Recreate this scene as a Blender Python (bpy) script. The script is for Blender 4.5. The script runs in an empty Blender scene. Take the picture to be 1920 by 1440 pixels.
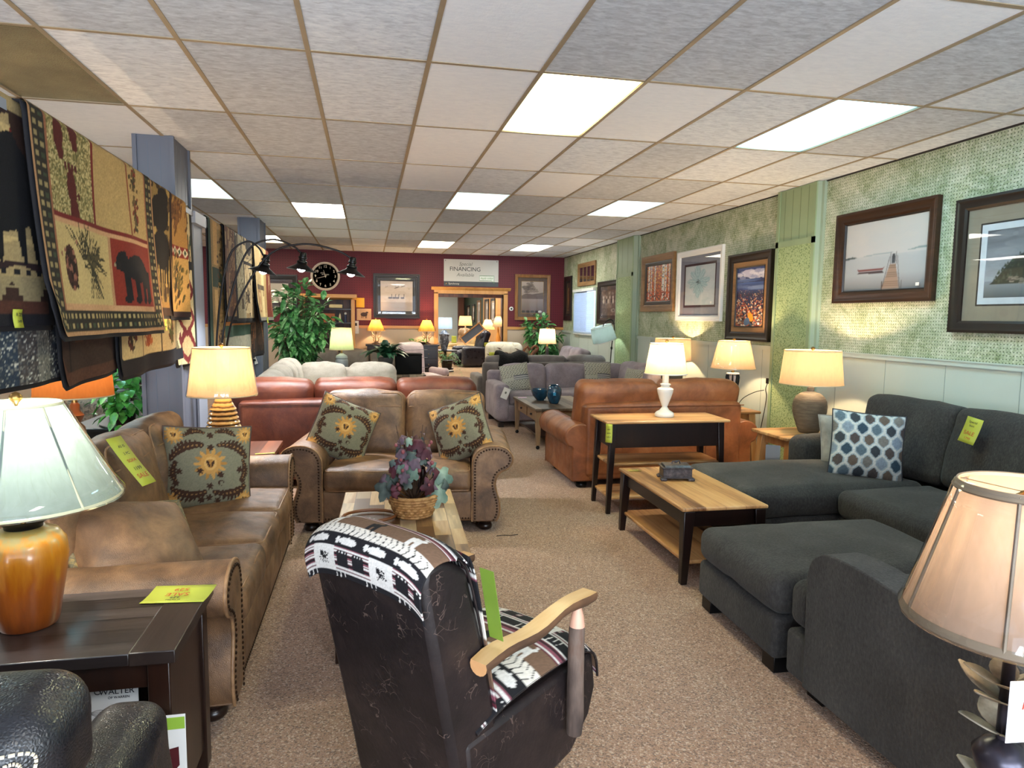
import bpy, math, random
import numpy as np
from mathutils import Vector, Matrix, Euler, noise
R_ = math.radians
random.seed(7)
SC = bpy.context.scene
COL = SC.collection
EYE = 1.58
CEIL = 2.91

# ---------------------------------------------------------------- helpers
def lin(h):
    h = h.lstrip('#')
    c = [int(h[i:i+2], 16)/255 for i in (0, 2, 4)]
    return tuple((x/12.92 if x <= .04045 else ((x+.055)/1.055)**2.4) for x in c)

def tag(o, label=None, cat=None, group=None, kind=None):
    if label: o['label'] = label
    if cat: o['category'] = cat
    if group: o['group'] = group
    if kind: o['kind'] = kind
    return o

def thing(name, label, cat, loc=(0, 0, 0), rz=0.0, group=None, rot=None):
    o = bpy.data.objects.new(name, None)
    COL.objects.link(o)
    o.location = loc
    o.rotation_euler = rot if rot else (0, 0, rz)
    o.empty_display_size = .1
    return tag(o, label, cat, group)

def copy_tree(o, loc=None, rz=None, label=None, group=None, parent=None):
    c = o.copy(); COL.objects.link(c); c.parent = parent
    if loc: c.location = loc
    if rz is not None: c.rotation_euler = (0, 0, rz)
    if label: c['label'] = label
    if group: c['group'] = group
    for ch in list(o.children):
        copy_tree(ch, parent=c)
    return c

class MB:
    """collects shapes; build() links them as one mesh object"""
    def __init__(s):
        s.v = []; s.f = []; s.mi = []; s.c = None
    def add(s, vs, fs, mat=0, m=None):
        n = len(s.v)
        if m is not None: vs = [m @ Vector(p) for p in vs]
        s.v.extend([tuple(p) for p in vs])
        s.f.extend([tuple(i+n for i in f) for f in fs])
        s.mi.extend([mat]*len(fs))
        return s
    def box(s, c, d, mat=0, m=None):
        x, y, z = [a/2 for a in d]
        vs = [(c[0]+i*x, c[1]+j*y, c[2]+k*z) for i in (-1, 1) for j in (-1, 1) for k in (-1, 1)]
        return s.add(vs, [(0, 1, 3, 2), (4, 6, 7, 5), (0, 4, 5, 1), (2, 3, 7, 6), (0, 2, 6, 4), (1, 5, 7, 3)], mat, m)
    def box2(s, a, b, mat=0, m=None):
        return s.box([(p+q)/2 for p, q in zip(a, b)], [abs(q-p) for p, q in zip(a, b)], mat, m)
    def rbox(s, c, d, r=.05, k=3, n=6, bulge=(0, 0, 0), wr=0.0, wf=4.0, seed=0, mat=0, m=None, taper=None):
        r = min(r, min(d)/2*.99)
        ax = []
        for L in d:
            h = L/2
            nn = n if L > 3*r else max(2, n//2)
            lo = [-h + r*(1-math.tan(R_(45)*(1-t/k))) for t in range(k)]
            mid = [-(h-r) + 2*(h-r)*t/nn for t in range(nn+1)]
            ax.append(lo+mid+[-q for q in reversed(lo)])
        nx, ny, nz = [len(a) for a in ax]
        ids = {}; vs = []; fs = []
        hx = [q/2 for q in d]
        def V(i, j, q):
            key = (i, j, q)
            if key in ids: return ids[key]
            p = [ax[0][i], ax[1][j], ax[2][q]]
            cc = [max(-(h-r), min(h-r, t)) for t, h in zip(p, hx)]
            dr = Vector([a-b for a, b in zip(p, cc)])
            L = dr.length
            nrm = dr/L if L > 1e-9 else Vector((0, 0, 1))
            o = Vector(cc)+nrm*r
            u = [o[t]/hx[t] for t in range(3)]
            for t in range(3):
                if bulge[t]:
                    a, b = (t+1) % 3, (t+2) % 3
                    o[t] += bulge[t]*u[t]*max(0, 1-u[a]**2)*max(0, 1-u[b]**2)
            if wr:
                q3 = Vector((o.x*wf+seed*3.1, o.y*wf, o.z*wf+seed))
                o += nrm*(noise.noise(q3)*wr+noise.noise(q3*2.7)*wr*.4)
            if taper:
                sx, sy = taper
                w = (o.z/hx[2]+1)/2
                o.x *= 1+(sx-1)*w; o.y *= 1+(sy-1)*w
            vs.append((o.x+c[0], o.y+c[1], o.z+c[2])); ids[key] = len(vs)-1
            return ids[key]
        def Q(a, b, cq, dq): fs.append((a, b, cq, dq))
        for i in range(nx-1):
            for j in range(ny-1):
                Q(V(i, j, 0), V(i, j+1, 0), V(i+1, j+1, 0), V(i+1, j, 0))
                Q(V(i, j, nz-1), V(i+1, j, nz-1), V(i+1, j+1, nz-1), V(i, j+1, nz-1))
        for i in range(nx-1):
            for q in range(nz-1):
                Q(V(i, 0, q), V(i+1, 0, q), V(i+1, 0, q+1), V(i, 0, q+1))
                Q(V(i, ny-1, q), V(i, ny-1, q+1), V(i+1, ny-1, q+1), V(i+1, ny-1, q))
        for j in range(ny-1):
            for q in range(nz-1):
                Q(V(0, j, q), V(0, j, q+1), V(0, j+1, q+1), V(0, j+1, q))
                Q(V(nx-1, j, q), V(nx-1, j+1, q), V(nx-1, j+1, q+1), V(nx-1, j, q+1))
        return s.add(vs, fs, mat, m)
    def tube(s, pts, r, n=8, closed=False, mat=0, m=None, cap=True):
        pts = [Vector(p) for p in pts]
        N = len(pts)
        rr = r if isinstance(r, (list, tuple)) else [r]*N
        vs = []; fs = []
        up = Vector((0, 0, 1))
        prev = None
        for i, p in enumerate(pts):
            a = pts[(i-1) % N] if (closed or i > 0) else p
            b = pts[(i+1) % N] if (closed or i < N-1) else p
            t = (b-a)
            t = t.normalized() if t.length > 1e-9 else Vector((0, 0, 1))
            if prev is None:
                ref = up if abs(t.dot(up)) < .95 else Vector((1, 0, 0))
                x = t.cross(ref).normalized()
            else:
                x = (prev-t*prev.dot(t))
                x = x.normalized() if x.length > 1e-6 else t.cross(up).normalized()
            prev = x
            y = t.cross(x)
            for k in range(n):
                a_ = 2*math.pi*k/n
                vs.append(p+(x*math.cos(a_)+y*math.sin(a_))*rr[i])
        M_ = N if closed else N-1
        for i in range(M_):
            for k in range(n):
                i2 = (i+1) % N; k2 = (k+1) % n
                fs.append((i*n+k, i*n+k2, i2*n+k2, i2*n+k))
        if not closed and cap:
            fs.append(tuple(reversed(range(n)))); fs.append(tuple((N-1)*n+k for k in range(n)))
        return s.add(vs, fs, mat, m)
    def cyl(s, p0, p1, r0, r1=None, n=20, mat=0, m=None):
        return s.tube([p0, p1], [r0, r0 if r1 is None else r1], n, mat=mat, m=m)
    def lathe(s, prof, c=(0, 0, 0), n=32, mat=0, m=None, cap=True, mats=None):
        vs = []; fs = []
        for r, z in prof:
            for k in range(n):
                a = 2*math.pi*k/n
                vs.append((c[0]+r*math.cos(a), c[1]+r*math.sin(a), c[2]+z))
        N = len(prof)
        for i in range(N-1):
            for k in range(n):
                k2 = (k+1) % n
                fs.append((i*n+k, i*n+k2, (i+1)*n+k2, (i+1)*n+k))
        if cap:
            if prof[0][0] > 1e-4: fs.append(tuple(reversed(range(n))))
            if prof[-1][0] > 1e-4: fs.append(tuple((N-1)*n+k for k in range(n)))
        return s.add(vs, fs, mat, m)
    def sphere(s, c, r, nu=16, nv=10, mat=0, m=None):
        r = r if isinstance(r, (list, tuple)) else (r, r, r)
        vs = [(c[0], c[1], c[2]-r[2])]; fs = []
        for j in range(1, nv):
            b = -math.pi/2+math.pi*j/nv
            for i in range(nu):
                a = 2*math.pi*i/nu
                vs.append((c[0]+r[0]*math.cos(b)*math.cos(a), c[1]+r[1]*math.cos(b)*math.sin(a), c[2]+r[2]*math.sin(b)))
        vs.append((c[0], c[1], c[2]+r[2]))
        for i in range(nu):
            fs.append((0, 1+(i+1) % nu, 1+i))
            fs.append((len(vs)-1, 1+(nv-2)*nu+i, 1+(nv-2)*nu+(i+1) % nu))
        for j in range(nv-2):
            for i in range(nu):
                i2 = (i+1) % nu
                fs.append((1+j*nu+i, 1+j*nu+i2, 1+(j+1)*nu+i2, 1+(j+1)*nu+i))
        return s.add(vs, fs, mat, m)
    def prism(s, poly, axis, a, b, mat=0, m=None):
        """poly: 2-D outline in the other two axes (x,z) for 'y', (y,z) for 'x', (x,y) for 'z'"""
        def P(p, t):
            return {'y': (p[0], t, p[1]), 'x': (t, p[0], p[1]), 'z': (p[0], p[1], t)}[axis]
        n = len(poly)
        vs = [P(p, a) for p in poly]+[P(p, b) for p in poly]
        fs = [tuple(range(n)), tuple(reversed(range(n, 2*n)))]
        for i in range(n):
            j = (i+1) % n
            fs.append((i, i+n, j+n, j))
        return s.add(vs, fs, mat, m)
    def build(s, name, mats, parent=None, angle=38, bevel=None, solid=None, subsurf=0, loc=None, rot=None):
        me = bpy.data.meshes.new(name)
        me.from_pydata(s.v, [], s.f)
        if not isinstance(mats, (list, tuple)): mats = [mats]
        for q in mats: me.materials.append(q)
        me.polygons.foreach_set('material_index', s.mi)
        me.polygons.foreach_set('use_smooth', [True]*len(s.f))
        me.update()
        bm_fix(me)
        me.set_sharp_from_angle(angle=R_(angle))
        if s.c is not None:
            at = me.color_attributes.new('Col', 'FLOAT_COLOR', 'POINT')
            arr = np.ones((len(s.v), 4), dtype=np.float32)
            c = np.asarray(s.c, dtype=np.float32)
            arr[:len(c), :3] = c
            at.data.foreach_set('color', arr.ravel())
        o = bpy.data.objects.new(name, me)
        COL.objects.link(o)
        if parent is not None: o.parent = parent
        if loc: o.location = loc
        if rot: o.rotation_euler = rot
        if bevel:
            b = o.modifiers.new('bevel', 'BEVEL'); b.width = bevel; b.segments = 2
            b.limit_method = 'ANGLE'; b.angle_limit = R_(35); b.harden_normals = False
        if solid:
            b = o.modifiers.new('solid', 'SOLIDIFY'); b.thickness = solid; b.offset = 0
        if subsurf:
            b = o.modifiers.new('sub', 'SUBSURF'); b.levels = subsurf; b.render_levels = subsurf
        return o

def bm_fix(me):
    import bmesh
    bm = bmesh.new(); bm.from_mesh(me)
    bmesh.ops.recalc_face_normals(bm, faces=bm.faces)
    bm.to_mesh(me); bm.free()

def drape(mb, pts, d=(0, -1, 0), lift=.002):
    """lays points on the surface collected in mb, looking along d"""
    from mathutils.bvhtree import BVHTree
    t = BVHTree.FromPolygons([Vector(v) for v in mb.v], mb.f)
    d = Vector(d).normalized(); out = []
    for p in pts:
        h = t.ray_cast(Vector(p)-d*1.0, d)
        out.append(tuple(h[0]-d*lift) if h[0] is not None else None)
    return out

def spline(pts, n=6, closed=False):
    """Catmull-Rom through points"""
    out = []
    N = len(pts)
    rng = range(N) if closed else range(N-1)
    for i in rng:
        def g(k):
            return pts[k % N] if closed else pts[max(0, min(N-1, k))]
        p0, p1, p2, p3 = g(i-1), g(i), g(i+1), g(i+2)
        for j in range(n):
            t = j/n
            out.append(tuple(.5*((2*b)+(-a+c)*t+(2*a-5*b+4*c-d)*t*t+(-a+3*b-3*c+d)*t**3) for a, b, c, d in zip(p0, p1, p2, p3)))
    if not closed: out.append(tuple(pts[-1]))
    return out

def TR(loc=(0, 0, 0), rot=(0, 0, 0)):
    return Matrix.Translation(loc) @ Euler(rot).to_matrix().to_4x4()

def text(body, size, mat, parent, loc, rot, name='lettering', align='CENTER', ext=.0006, shear=0, sx=1.0):
    cu = bpy.data.curves.new(name, 'FONT')
    cu.body = body; cu.size = size; cu.align_x = align; cu.align_y = 'CENTER'; cu.extrude = ext; cu.shear = shear
    cu.resolution_u = 4
    cu.materials.append(mat)
    o = bpy.data.objects.new(name, cu); COL.objects.link(o)
    o.parent = parent; o.location = loc; o.rotation_euler = rot; o.scale = (sx, 1, 1)
    return o

# ---------------------------------------------------------------- materials
class NT:
    def __init__(s, name):
        s.m = bpy.data.materials.new(name); s.m.use_nodes = True
        s.t = s.m.node_tree; s.t.nodes.clear()
        s.out = s.n('ShaderNodeOutputMaterial')
    def n(s, ty, **kw):
        q = s.t.nodes.new(ty)
        for k, v in kw.items(): setattr(q, k, v)
        return q
    def l(s, a, b): s.t.links.new(a, b)
    def coords(s, scale=(1, 1, 1), rot=(0, 0, 0)):
        tc = s.n('ShaderNodeTexCoord'); mp = s.n('ShaderNodeMapping')
        mp.inputs['Scale'].default_value = scale; mp.inputs['Rotation'].default_value = rot
        s.l(tc.outputs['Object'], mp.inputs['Vector']); return mp.outputs[0]
    def noise(s, vec, scale, detail=3, rough=.55, dist=0):
        q = s.n('ShaderNodeTexNoise'); q.inputs['Scale'].default_value = scale
        q.inputs['Detail'].default_value = detail; q.inputs['Roughness'].default_value = rough
        q.inputs['Distortion'].default_value = dist
        s.l(vec, q.inputs['Vector']); return q.outputs['Fac']
    def ramp(s, fac, stops, interp='LINEAR'):
        q = s.n('ShaderNodeValToRGB'); q.color_ramp.interpolation = interp
        e = q.color_ramp.elements
        while len(e) < len(stops): e.new(.5)
        for k, (p, c) in enumerate(stops):
            e[k].position = p; e[k].color = (*(lin(c) if isinstance(c, str) else c), 1)
        s.l(fac, q.inputs[0]); return q.outputs[0]
    def math(s, op, a, b=None, clamp=False):
        q = s.n('ShaderNodeMath', operation=op); q.use_clamp = clamp
        for i, v in enumerate((a, b)):
            if v is None: continue
            if isinstance(v, (int, float)): q.inputs[i].default_value = v
            else: s.l(v, q.inputs[i])
        return q.outputs[0]
    def mix(s, f, a, b, mode='MIX'):
        q = s.n('ShaderNodeMix', data_type='RGBA', blend_type=mode)
        for i, v in ((0, f), (6, a), (7, b)):
            if isinstance(v, (int, float)): q.inputs[i].default_value = v
            elif isinstance(v, (tuple, str)): q.inputs[i].default_value = (*(lin(v) if isinstance(v, str) else v), 1)
            else: s.l(v, q.inputs[i])
        return q.outputs[2]
    def bump(s, h, strength=.3, dist=.01):
        q = s.n('ShaderNodeBump'); q.inputs['Strength'].default_value = strength; q.inputs['Distance'].default_value = dist
        s.l(h, q.inputs['Height']); return q.outputs[0]
    def principled(s, col, rough=.6, metal=0, normal=None, spec=.5, sheen=0, coat=0):
        b = s.n('ShaderNodeBsdfPrincipled')
        if isinstance(col, str): b.inputs['Base Color'].default_value = (*lin(col), 1)
        elif isinstance(col, tuple): b.inputs['Base Color'].default_value = (*col, 1)
        else: s.l(col, b.inputs['Base Color'])
        if isinstance(rough, (int, float)): b.inputs['Roughness'].default_value = rough
        else: s.l(rough, b.inputs['Roughness'])
        b.inputs['Metallic'].default_value = metal
        b.inputs['Specular IOR Level'].default_value = spec
        if sheen:
            b.inputs['Sheen Weight'].default_value = sheen
        if coat: b.inputs['Coat Weight'].default_value = coat; b.inputs['Coat Roughness'].default_value = .1
        if normal is not None: s.l(normal, b.inputs['Normal'])
        s.l(b.outputs[0], s.out.inputs[0]); s.b = b
        return s.m

def plain(name, col, rough=.5, metal=0, spec=.5, coat=0, nscale=0, var=.06):
    t = NT(name)
    v = t.coords()
    f = t.noise(v, nscale or 9, 3)
    c = lin(col)
    lo = tuple(x*(1-var) for x in c); hi = tuple(min(1, x*(1+var)) for x in c)
    return t.principled(t.ramp(f, [(.3, lo), (.7, hi)]), rough, metal, None, spec, 0, coat)

def mottle(name, cols, scale=6, rough=.7, bump=.25, bscale=120, stretch=(1, 1, 1), detail=4, spec=.4, sheen=0, dist=0, bdist=.003, lo=.3, hi=.7, fine=0.0):
    t = NT(name)
    v = t.coords(stretch)
    f = t.noise(v, scale, detail, .6, dist)
    if fine:
        g = t.noise(v, bscale*.6, 2, .6)
        f = t.math('ADD', t.math('MULTIPLY', f, 1-fine), t.math('MULTIPLY', g, fine))
    k = len(cols)
    c = t.ramp(f, [(lo+(hi-lo)*i/(k-1), q) for i, q in enumerate(cols)])
    nb = t.bump(t.noise(v, bscale, 3), bump, bdist) if bump else None
    return t.principled(c, rough, 0, nb, spec, sheen)

def leather(name, cols, scale=5, rough=.42, crack=.3, spec=.5):
    t = NT(name)
    v = t.coords()
    f = t.noise(v, scale, 6, .65, .4)
    k = len(cols)
    c = t.ramp(f, [(.28+.44*i/(k-1), q) for i, q in enumerate(cols)])
    vo = t.n('ShaderNodeTexVoronoi', feature='DISTANCE_TO_EDGE'); vo.inputs['Scale'].default_value = 170
    t.l(v, vo.inputs['Vector'])
    h = t.math('ADD', t.math('MULTIPLY', vo.outputs['Distance'], 1.5, True), t.math('MULTIPLY', t.noise(v, 14, 4), 2.2))
    rr = t.ramp(t.noise(v, 9, 4), [(.3, (rough-.08,)*3), (.7, (rough+.14,)*3)])
    return t.principled(c, rr, 0, t.bump(h, crack, .004), spec)

def wood(name, cols, axis='x', scale=7, plank=0, paxis='y', rough=.45, bump=.12, gap=.02, rings=1.0, spec=.45, vary=.35, blocks=0):
    """grain runs along axis; planks laid side by side along paxis"""
    t = NT(name)
    st = {'x': (.09, 1, 1), 'y': (1, .09, 1), 'z': (1, 1, .09)}[axis]
    tc = t.n('ShaderNodeTexCoord'); sep = t.n('ShaderNodeSeparateXYZ'); t.l(tc.outputs['Object'], sep.inputs[0])
    mp = t.n('ShaderNodeMapping'); mp.inputs['Scale'].default_value = st
    idx = None
    if plank:
        pv = sep.outputs['xyz'.index(paxis)]
        sc = t.math('DIVIDE', pv, plank)
        idx = t.math('FLOOR', sc)
        if blocks:
            gv = sep.outputs['xyz'.index(axis)]
            off = t.math('MULTIPLY', t.math('FRACT', t.math('MULTIPLY', idx, .618)), blocks*1.0)
            bi = t.math('FLOOR', t.math('DIVIDE', t.math('ADD', gv, off), blocks))
            idx = t.math('ADD', idx, t.math('MULTIPLY', bi, 17.3))
        wn = t.n('ShaderNodeTexWhiteNoise', noise_dimensions='1D'); t.l(idx, wn.inputs['W'])
        cmb = t.n('ShaderNodeCombineXYZ')
        for i in range(3): t.l(t.math('MULTIPLY', wn.outputs['Value'], 13.0+i*7), cmb.inputs[i])
        va = t.n('ShaderNodeVectorMath', operation='ADD'); t.l(tc.outputs['Object'], va.inputs[0]); t.l(cmb.outputs[0], va.inputs[1])
        t.l(va.outputs[0], mp.inputs['Vector'])
    else:
        t.l(tc.outputs['Object'], mp.inputs['Vector'])
    v = mp.outputs[0]
    f1 = t.noise(v, scale, 5, .6, .8*rings)
    f2 = t.noise(v, scale*9, 2, .5)
    f = t.math('ADD', t.math('MULTIPLY', f1, .78), t.math('MULTIPLY', f2, .22))
    if plank:
        f = t.math('ADD', f, t.math('MULTIPLY', t.math('SUBTRACT', wn.outputs['Value'], .5), vary))
    k = len(cols)
    c = t.ramp(f, [(.25+.5*i/(k-1), q) for i, q in enumerate(cols)])
    if plank and gap:
        fr = t.math('FRACT', sc)
        e = t.math('LESS_THAN', fr, gap)
        c = t.mix(e, c, tuple(x*.25 for x in lin(cols[0])))
    return t.principled(c, rough, 0, t.bump(f2, bump, .002), spec)

def vcol(name, rough=.8, bump=.2, bscale=260, spec=.3, coat=0, sheen=0):
    t = NT(name)
    a = t.n('ShaderNodeAttribute'); a.attribute_name = 'Col'
    nb = t.bump(t.noise(t.coords(), bscale, 2), bump, .002) if bump else None
    return t.principled(a.outputs['Color'], rough, 0, nb, spec, sheen, coat)

def emis(name, col, st):
    t = NT(name); e = t.n('ShaderNodeEmission')
    e.inputs[0].default_value = (*lin(col), 1); e.inputs[1].default_value = st
    t.l(e.outputs[0], t.out.inputs[0]); return t.m

def shade_mat(name, col, trans=.6, glow=None, gst=0.0):
    """cloth shade that lets the bulb's light through"""
    t = NT(name)
    v = t.coords((1, 1, .25))
    c = lin(col)
    cc = t.ramp(t.noise(v, 60, 2), [(.3, tuple(x*.93 for x in c)), (.7, tuple(min(1, x*1.04) for x in c))])
    d = t.n('ShaderNodeBsdfDiffuse'); tr = t.n('ShaderNodeBsdfTranslucent'); mx = t.n('ShaderNodeMixShader')
    t.l(cc, d.inputs[0]); t.l(cc, tr.inputs[0]); mx.inputs[0].default_value = trans
    t.l(d.outputs[0], mx.inputs[1]); t.l(tr.outputs[0], mx.inputs[2])
    o = mx.outputs[0]
    if gst:
        e = t.n('ShaderNodeEmission'); e.inputs[0].default_value = (*lin(glow or col), 1); e.inputs[1].default_value = gst
        ad = t.n('ShaderNodeAddShader'); t.l(o, ad.inputs[0]); t.l(e.outputs[0], ad.inputs[1]); o = ad.outputs[0]
    t.l(o, t.out.inputs[0]); return t.m

def glass_film(name, tint='#ffffff', amt=.12, rough=.05):
    """thin clear film or pane: mostly see-through with a mirror sheen"""
    t = NT(name)
    tr = t.n('ShaderNodeBsdfTransparent'); tr.inputs[0].default_value = (*lin(tint), 1)
    g = t.n('ShaderNodeBsdfGlossy'); g.inputs['Roughness'].default_value = rough
    fr = t.n('ShaderNodeLayerWeight'); fr.inputs[0].default_value = .5
    mx = t.n('ShaderNodeMixShader')
    t.l(t.math('ADD', t.math('MULTIPLY', t.math('POWER', fr.outputs['Facing'], 4.0), .85), .035+amt*.2, True), mx.inputs[0])
    t.l(tr.outputs[0], mx.inputs[1]); t.l(g.outputs[0], mx.inputs[2]); t.l(mx.outputs[0], t.out.inputs[0])
    return t.m

# ---------------------------------------------------------------- woven / painted pictures
class Ras:
    """small drawing board in 0..1 coordinates (v up); colours end up on mesh points"""
    def __init__(s, w, h, bg, asp=1.0):
        s.w, s.h = w, h; s.asp = asp
        s.a = np.zeros((h, w, 3)); s.a[:] = lin(bg)
        u = (np.arange(w)+.5)/w; v = (np.arange(h)+.5)/h
        s.U, s.V = np.meshgrid(u, v)
    def put(s, m, c, al=1.0):
        c = np.array(lin(c)) if isinstance(c, str) else np.array(c)
        s.a[m] = s.a[m]*(1-al)+c*al
        return s
    def rect(s, u0, v0, u1, v1, c, al=1.0):
        return s.put((s.U >= u0) & (s.U < u1) & (s.V >= v0) & (s.V < v1), c, al)
    def ell(s, u, v, ru, rv, c, ang=0, al=1.0):
        du = (s.U-u)*s.asp; dv = s.V-v
        ca, sa = math.cos(R_(ang)), math.sin(R_(ang))
        x = du*ca+dv*sa; y = -du*sa+dv*ca
        return s.put((x/(ru))**2+(y/rv)**2 < 1, c, al)
    def line(s, u0, v0, u1, v1, wd, c, al=1.0, w1=None):
        ax, ay = u0*s.asp, v0; bx, by = u1*s.asp, v1
        px, py = s.U*s.asp-ax, s.V-ay
        dx, dy = bx-ax, by-ay
        L = dx*dx+dy*dy+1e-12
        t = np.clip((px*dx+py*dy)/L, 0, 1)
        d = np.hypot(px-t*dx, py-t*dy)
        ww = wd if w1 is None else wd+(w1-wd)*t
        return s.put(d < ww/2, c, al)
    def poly(s, pts, c, al=1.0):
        ins = np.zeros(s.U.shape, bool)
        n = len(pts)
        for i in range(n):
            x0, y0 = pts[i]; x1, y1 = pts[(i+1) % n]
            if y0 == y1: continue
            cond = (s.V > min(y0, y1)) & (s.V <= max(y0, y1))
            xi = (s.V-y0)*(x1-x0)/(y1-y0)+x0
            ins ^= cond & (s.U < xi)
        return s.put(ins, c, al)
    def noise(s, amt=.15, seed=0, cell=1, fx=None, fy=None):
        rg = np.random.default_rng(seed)
        fx = fx or cell; fy = fy or cell
        n = rg.random((s.h//fy+2, s.w//fx+2))
        n = np.repeat(np.repeat(n, fy, 0), fx, 1)[:s.h, :s.w]
        s.a *= (1+(n-.5)[..., None]*2*amt); return s
    def speck(s, c, dens, seed=0, cell=1, m=None, al=1.0):
        rg = np.random.default_rng(seed)
        n = rg.random((s.h//cell+1, s.w//cell+1))
        n = np.repeat(np.repeat(n, cell, 0), cell, 1)[:s.h, :s.w]
        mm = n < dens
        if m is not None: mm &= m
        return s.put(mm, c, al)
    def grad(s, c0, c1, v0=0, v1=1, u0=0, u1=1):
        m = (s.U >= u0) & (s.U < u1) & (s.V >= v0) & (s.V < v1)
        t = np.clip((s.V-v0)/(v1-v0), 0, 1)[..., None]
        g = np.array(lin(c0))*(1-t)+np.array(lin(c1))*t
        s.a[m] = g[m]; return s
    def blur(s, k=1):
        for _ in range(k):
            p = np.pad(s.a, ((1, 1), (1, 1), (0, 0)), mode='edge')
            s.a = (p[:-2, 1:-1]+p[2:, 1:-1]+p[1:-1, :-2]+p[1:-1, 2:]+p[1:-1, 1:-1]*2)/6
        return s
    def at(s, u, v):
        x = min(s.w-1, max(0, int(u*s.w))); y = min(s.h-1, max(0, int(v*s.h)))
        return s.a[y, x]

def sheet(mb, ras, fn, nu, nv, flip_u=False, mat=0):
    """a dense sheet of points coloured from the drawing board; fn(u,v) -> point"""
    base = len(mb.v)
    vs = []; cs = []
    for j in range(nv+1):
        for i in range(nu+1):
            u, v = i/nu, j/nv
            vs.append(fn(u, v)); cs.append(ras.at(1-u if flip_u else u, v))
    fs = [(j*(nu+1)+i, j*(nu+1)+i+1, (j+1)*(nu+1)+i+1, (j+1)*(nu+1)+i) for j in range(nv) for i in range(nu)]
    mb.add(vs, fs, mat)
    if mb.c is None: mb.c = [(.5, .5, .5)]*base
    mb.c = list(mb.c)+[tuple(c) for c in cs]
    return mb
# ================================================================ materials used
MAT = {}
MAT['carpet'] = None
def mk_carpet(name, cols, speck):
    t = NT(name); v = t.coords()
    big = t.noise(v, 1.3, 3)
    fin = t.noise(v, 190, 2, .7)
    c = t.ramp(fin, [(.33, cols[0]), (.5, cols[1]), (.66, cols[2])])
    c = t.mix(t.math('MULTIPLY', big, .5), c, cols[1])
    sp = t.n('ShaderNodeTexVoronoi'); sp.inputs['Scale'].default_value = 150; t.l(v, sp.inputs['Vector'])
    wn = t.n('ShaderNodeSeparateColor'); t.l(sp.outputs['Color'], wn.inputs[0])
    c = t.mix(t.math('MULTIPLY', t.math('GREATER_THAN', wn.outputs[0], .78), .75), c, speck[0])
    c = t.mix(t.math('MULTIPLY', t.math('GREATER_THAN', wn.outputs[1], .86), .65), c, speck[1])
    return t.principled(c, .95, 0, t.bump(t.math('ADD', fin, sp.outputs['Distance']), .6, .012), .15, .25)
m_carpet = mk_carpet('brown_loop_carpet', ['#80604a', '#a07d63', '#b9977e'], ['#654c3a', '#d0b7a0'])
m_carpet2 = mk_carpet('tan_carpet', ['#9a7850', '#b08a5e', '#c19c70'], ['#8a6a46', '#c8aa80'])

def mk_tile(name, cols, rough=.8):
    t = NT(name); v = t.coords((1, .35, 1)); v2 = t.coords((.6, 1.6, 1))
    f = t.noise(v2, 26, 5, .62, .5)
    c = t.ramp(f, [(.32, cols[0]), (.5, cols[1]), (.68, cols[2])])
    return t.principled(c, rough, 0, t.bump(t.noise(t.coords(), 60, 3), .3, .003), .25)
m_tile_a = mk_tile('mottled_ceiling_tile', ['#bfc4cd', '#d6dce5', '#e6eaf0'])
m_tile_b = mk_tile('smooth_ceiling_tile', ['#e3e6ed', '#e8ebf1', '#edeff4'])
m_tile_c = mk_tile('dark_ceiling_tile', ['#a9adb5', '#bec3cb', '#d0d5dc'])
m_tbar = plain('ceiling_bar_metal', '#a08f76', .5, .2)
m_dim_panel = NT('gold_prismatic_panel')
_v = m_dim_panel.coords()
m_dim_panel = m_dim_panel.principled(m_dim_panel.ramp(m_dim_panel.noise(_v, 3, 2), [(.3, '#8a8468'), (.7, '#b8ad86')]), .25, .55, m_dim_panel.bump(m_dim_panel.noise(_v, 150, 2), 1.0, .01), .8)
m_white_trim = plain('white_trim_paint', '#d8d6d0', .5)

def mk_peg():
    t = NT('sponged_green_pegboard')
    tc = t.n('ShaderNodeTexCoord'); sp = t.n('ShaderNodeSeparateXYZ'); t.l(tc.outputs['Object'], sp.inputs[0])
    v = t.coords((1, 1, 1))
    f = t.noise(v, 3.2, 6, .68, .6)
    g = t.noise(v, 34, 3, .7, 1.5)
    s = t.math('ADD', t.math('MULTIPLY', f, .5), t.math('MULTIPLY', g, .5))
    c = t.ramp(s, [(.36, '#74835c'), (.46, '#9fa888'), (.56, '#c3c7af'), (.66, '#dddccd')])
    du = t.math('SUBTRACT', t.math('FRACT', t.math('DIVIDE', sp.outputs[1], .0254)), .5)
    dv = t.math('SUBTRACT', t.math('FRACT', t.math('DIVIDE', sp.outputs[2], .0254)), .5)
    d = t.math('SQRT', t.math('ADD', t.math('MULTIPLY', du, du), t.math('MULTIPLY', dv, dv)))
    hole = t.math('LESS_THAN', d, .15)
    c = t.mix(hole, c, '#28331f')
    return t.principled(c, .6, 0, t.bump(g, .25, .003), .35)
m_peg = mk_peg()
def mk_leafpaper():
    t = NT('leafy_green_wallpaper'); v = t.coords()
    vo = t.n('ShaderNodeTexVoronoi'); vo.inputs['Scale'].default_value = 55; t.l(v, vo.inputs['Vector'])
    n = t.noise(v, 40, 3, .6, 2.0)
    s = t.math('ADD', t.math('MULTIPLY', vo.outputs['Distance'], .5), t.math('MULTIPLY', n, .6))
    c = t.ramp(s, [(.40, '#64794f'), (.47, '#8ea070'), (.6, '#a2b283')])
    return t.principled(c, .6, 0, None, .3)
m_leafpaper = mk_leafpaper()
m_green = plain('sage_green_paint', '#8fa07a', .5, nscale=3)
m_grey_green = plain('pale_grey_green_paint', '#9caa94', .45, nscale=2, var=.03)
m_wains = plain('pale_blue_green_panel', '#bcc5bc', .42, nscale=2, var=.03)
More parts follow.
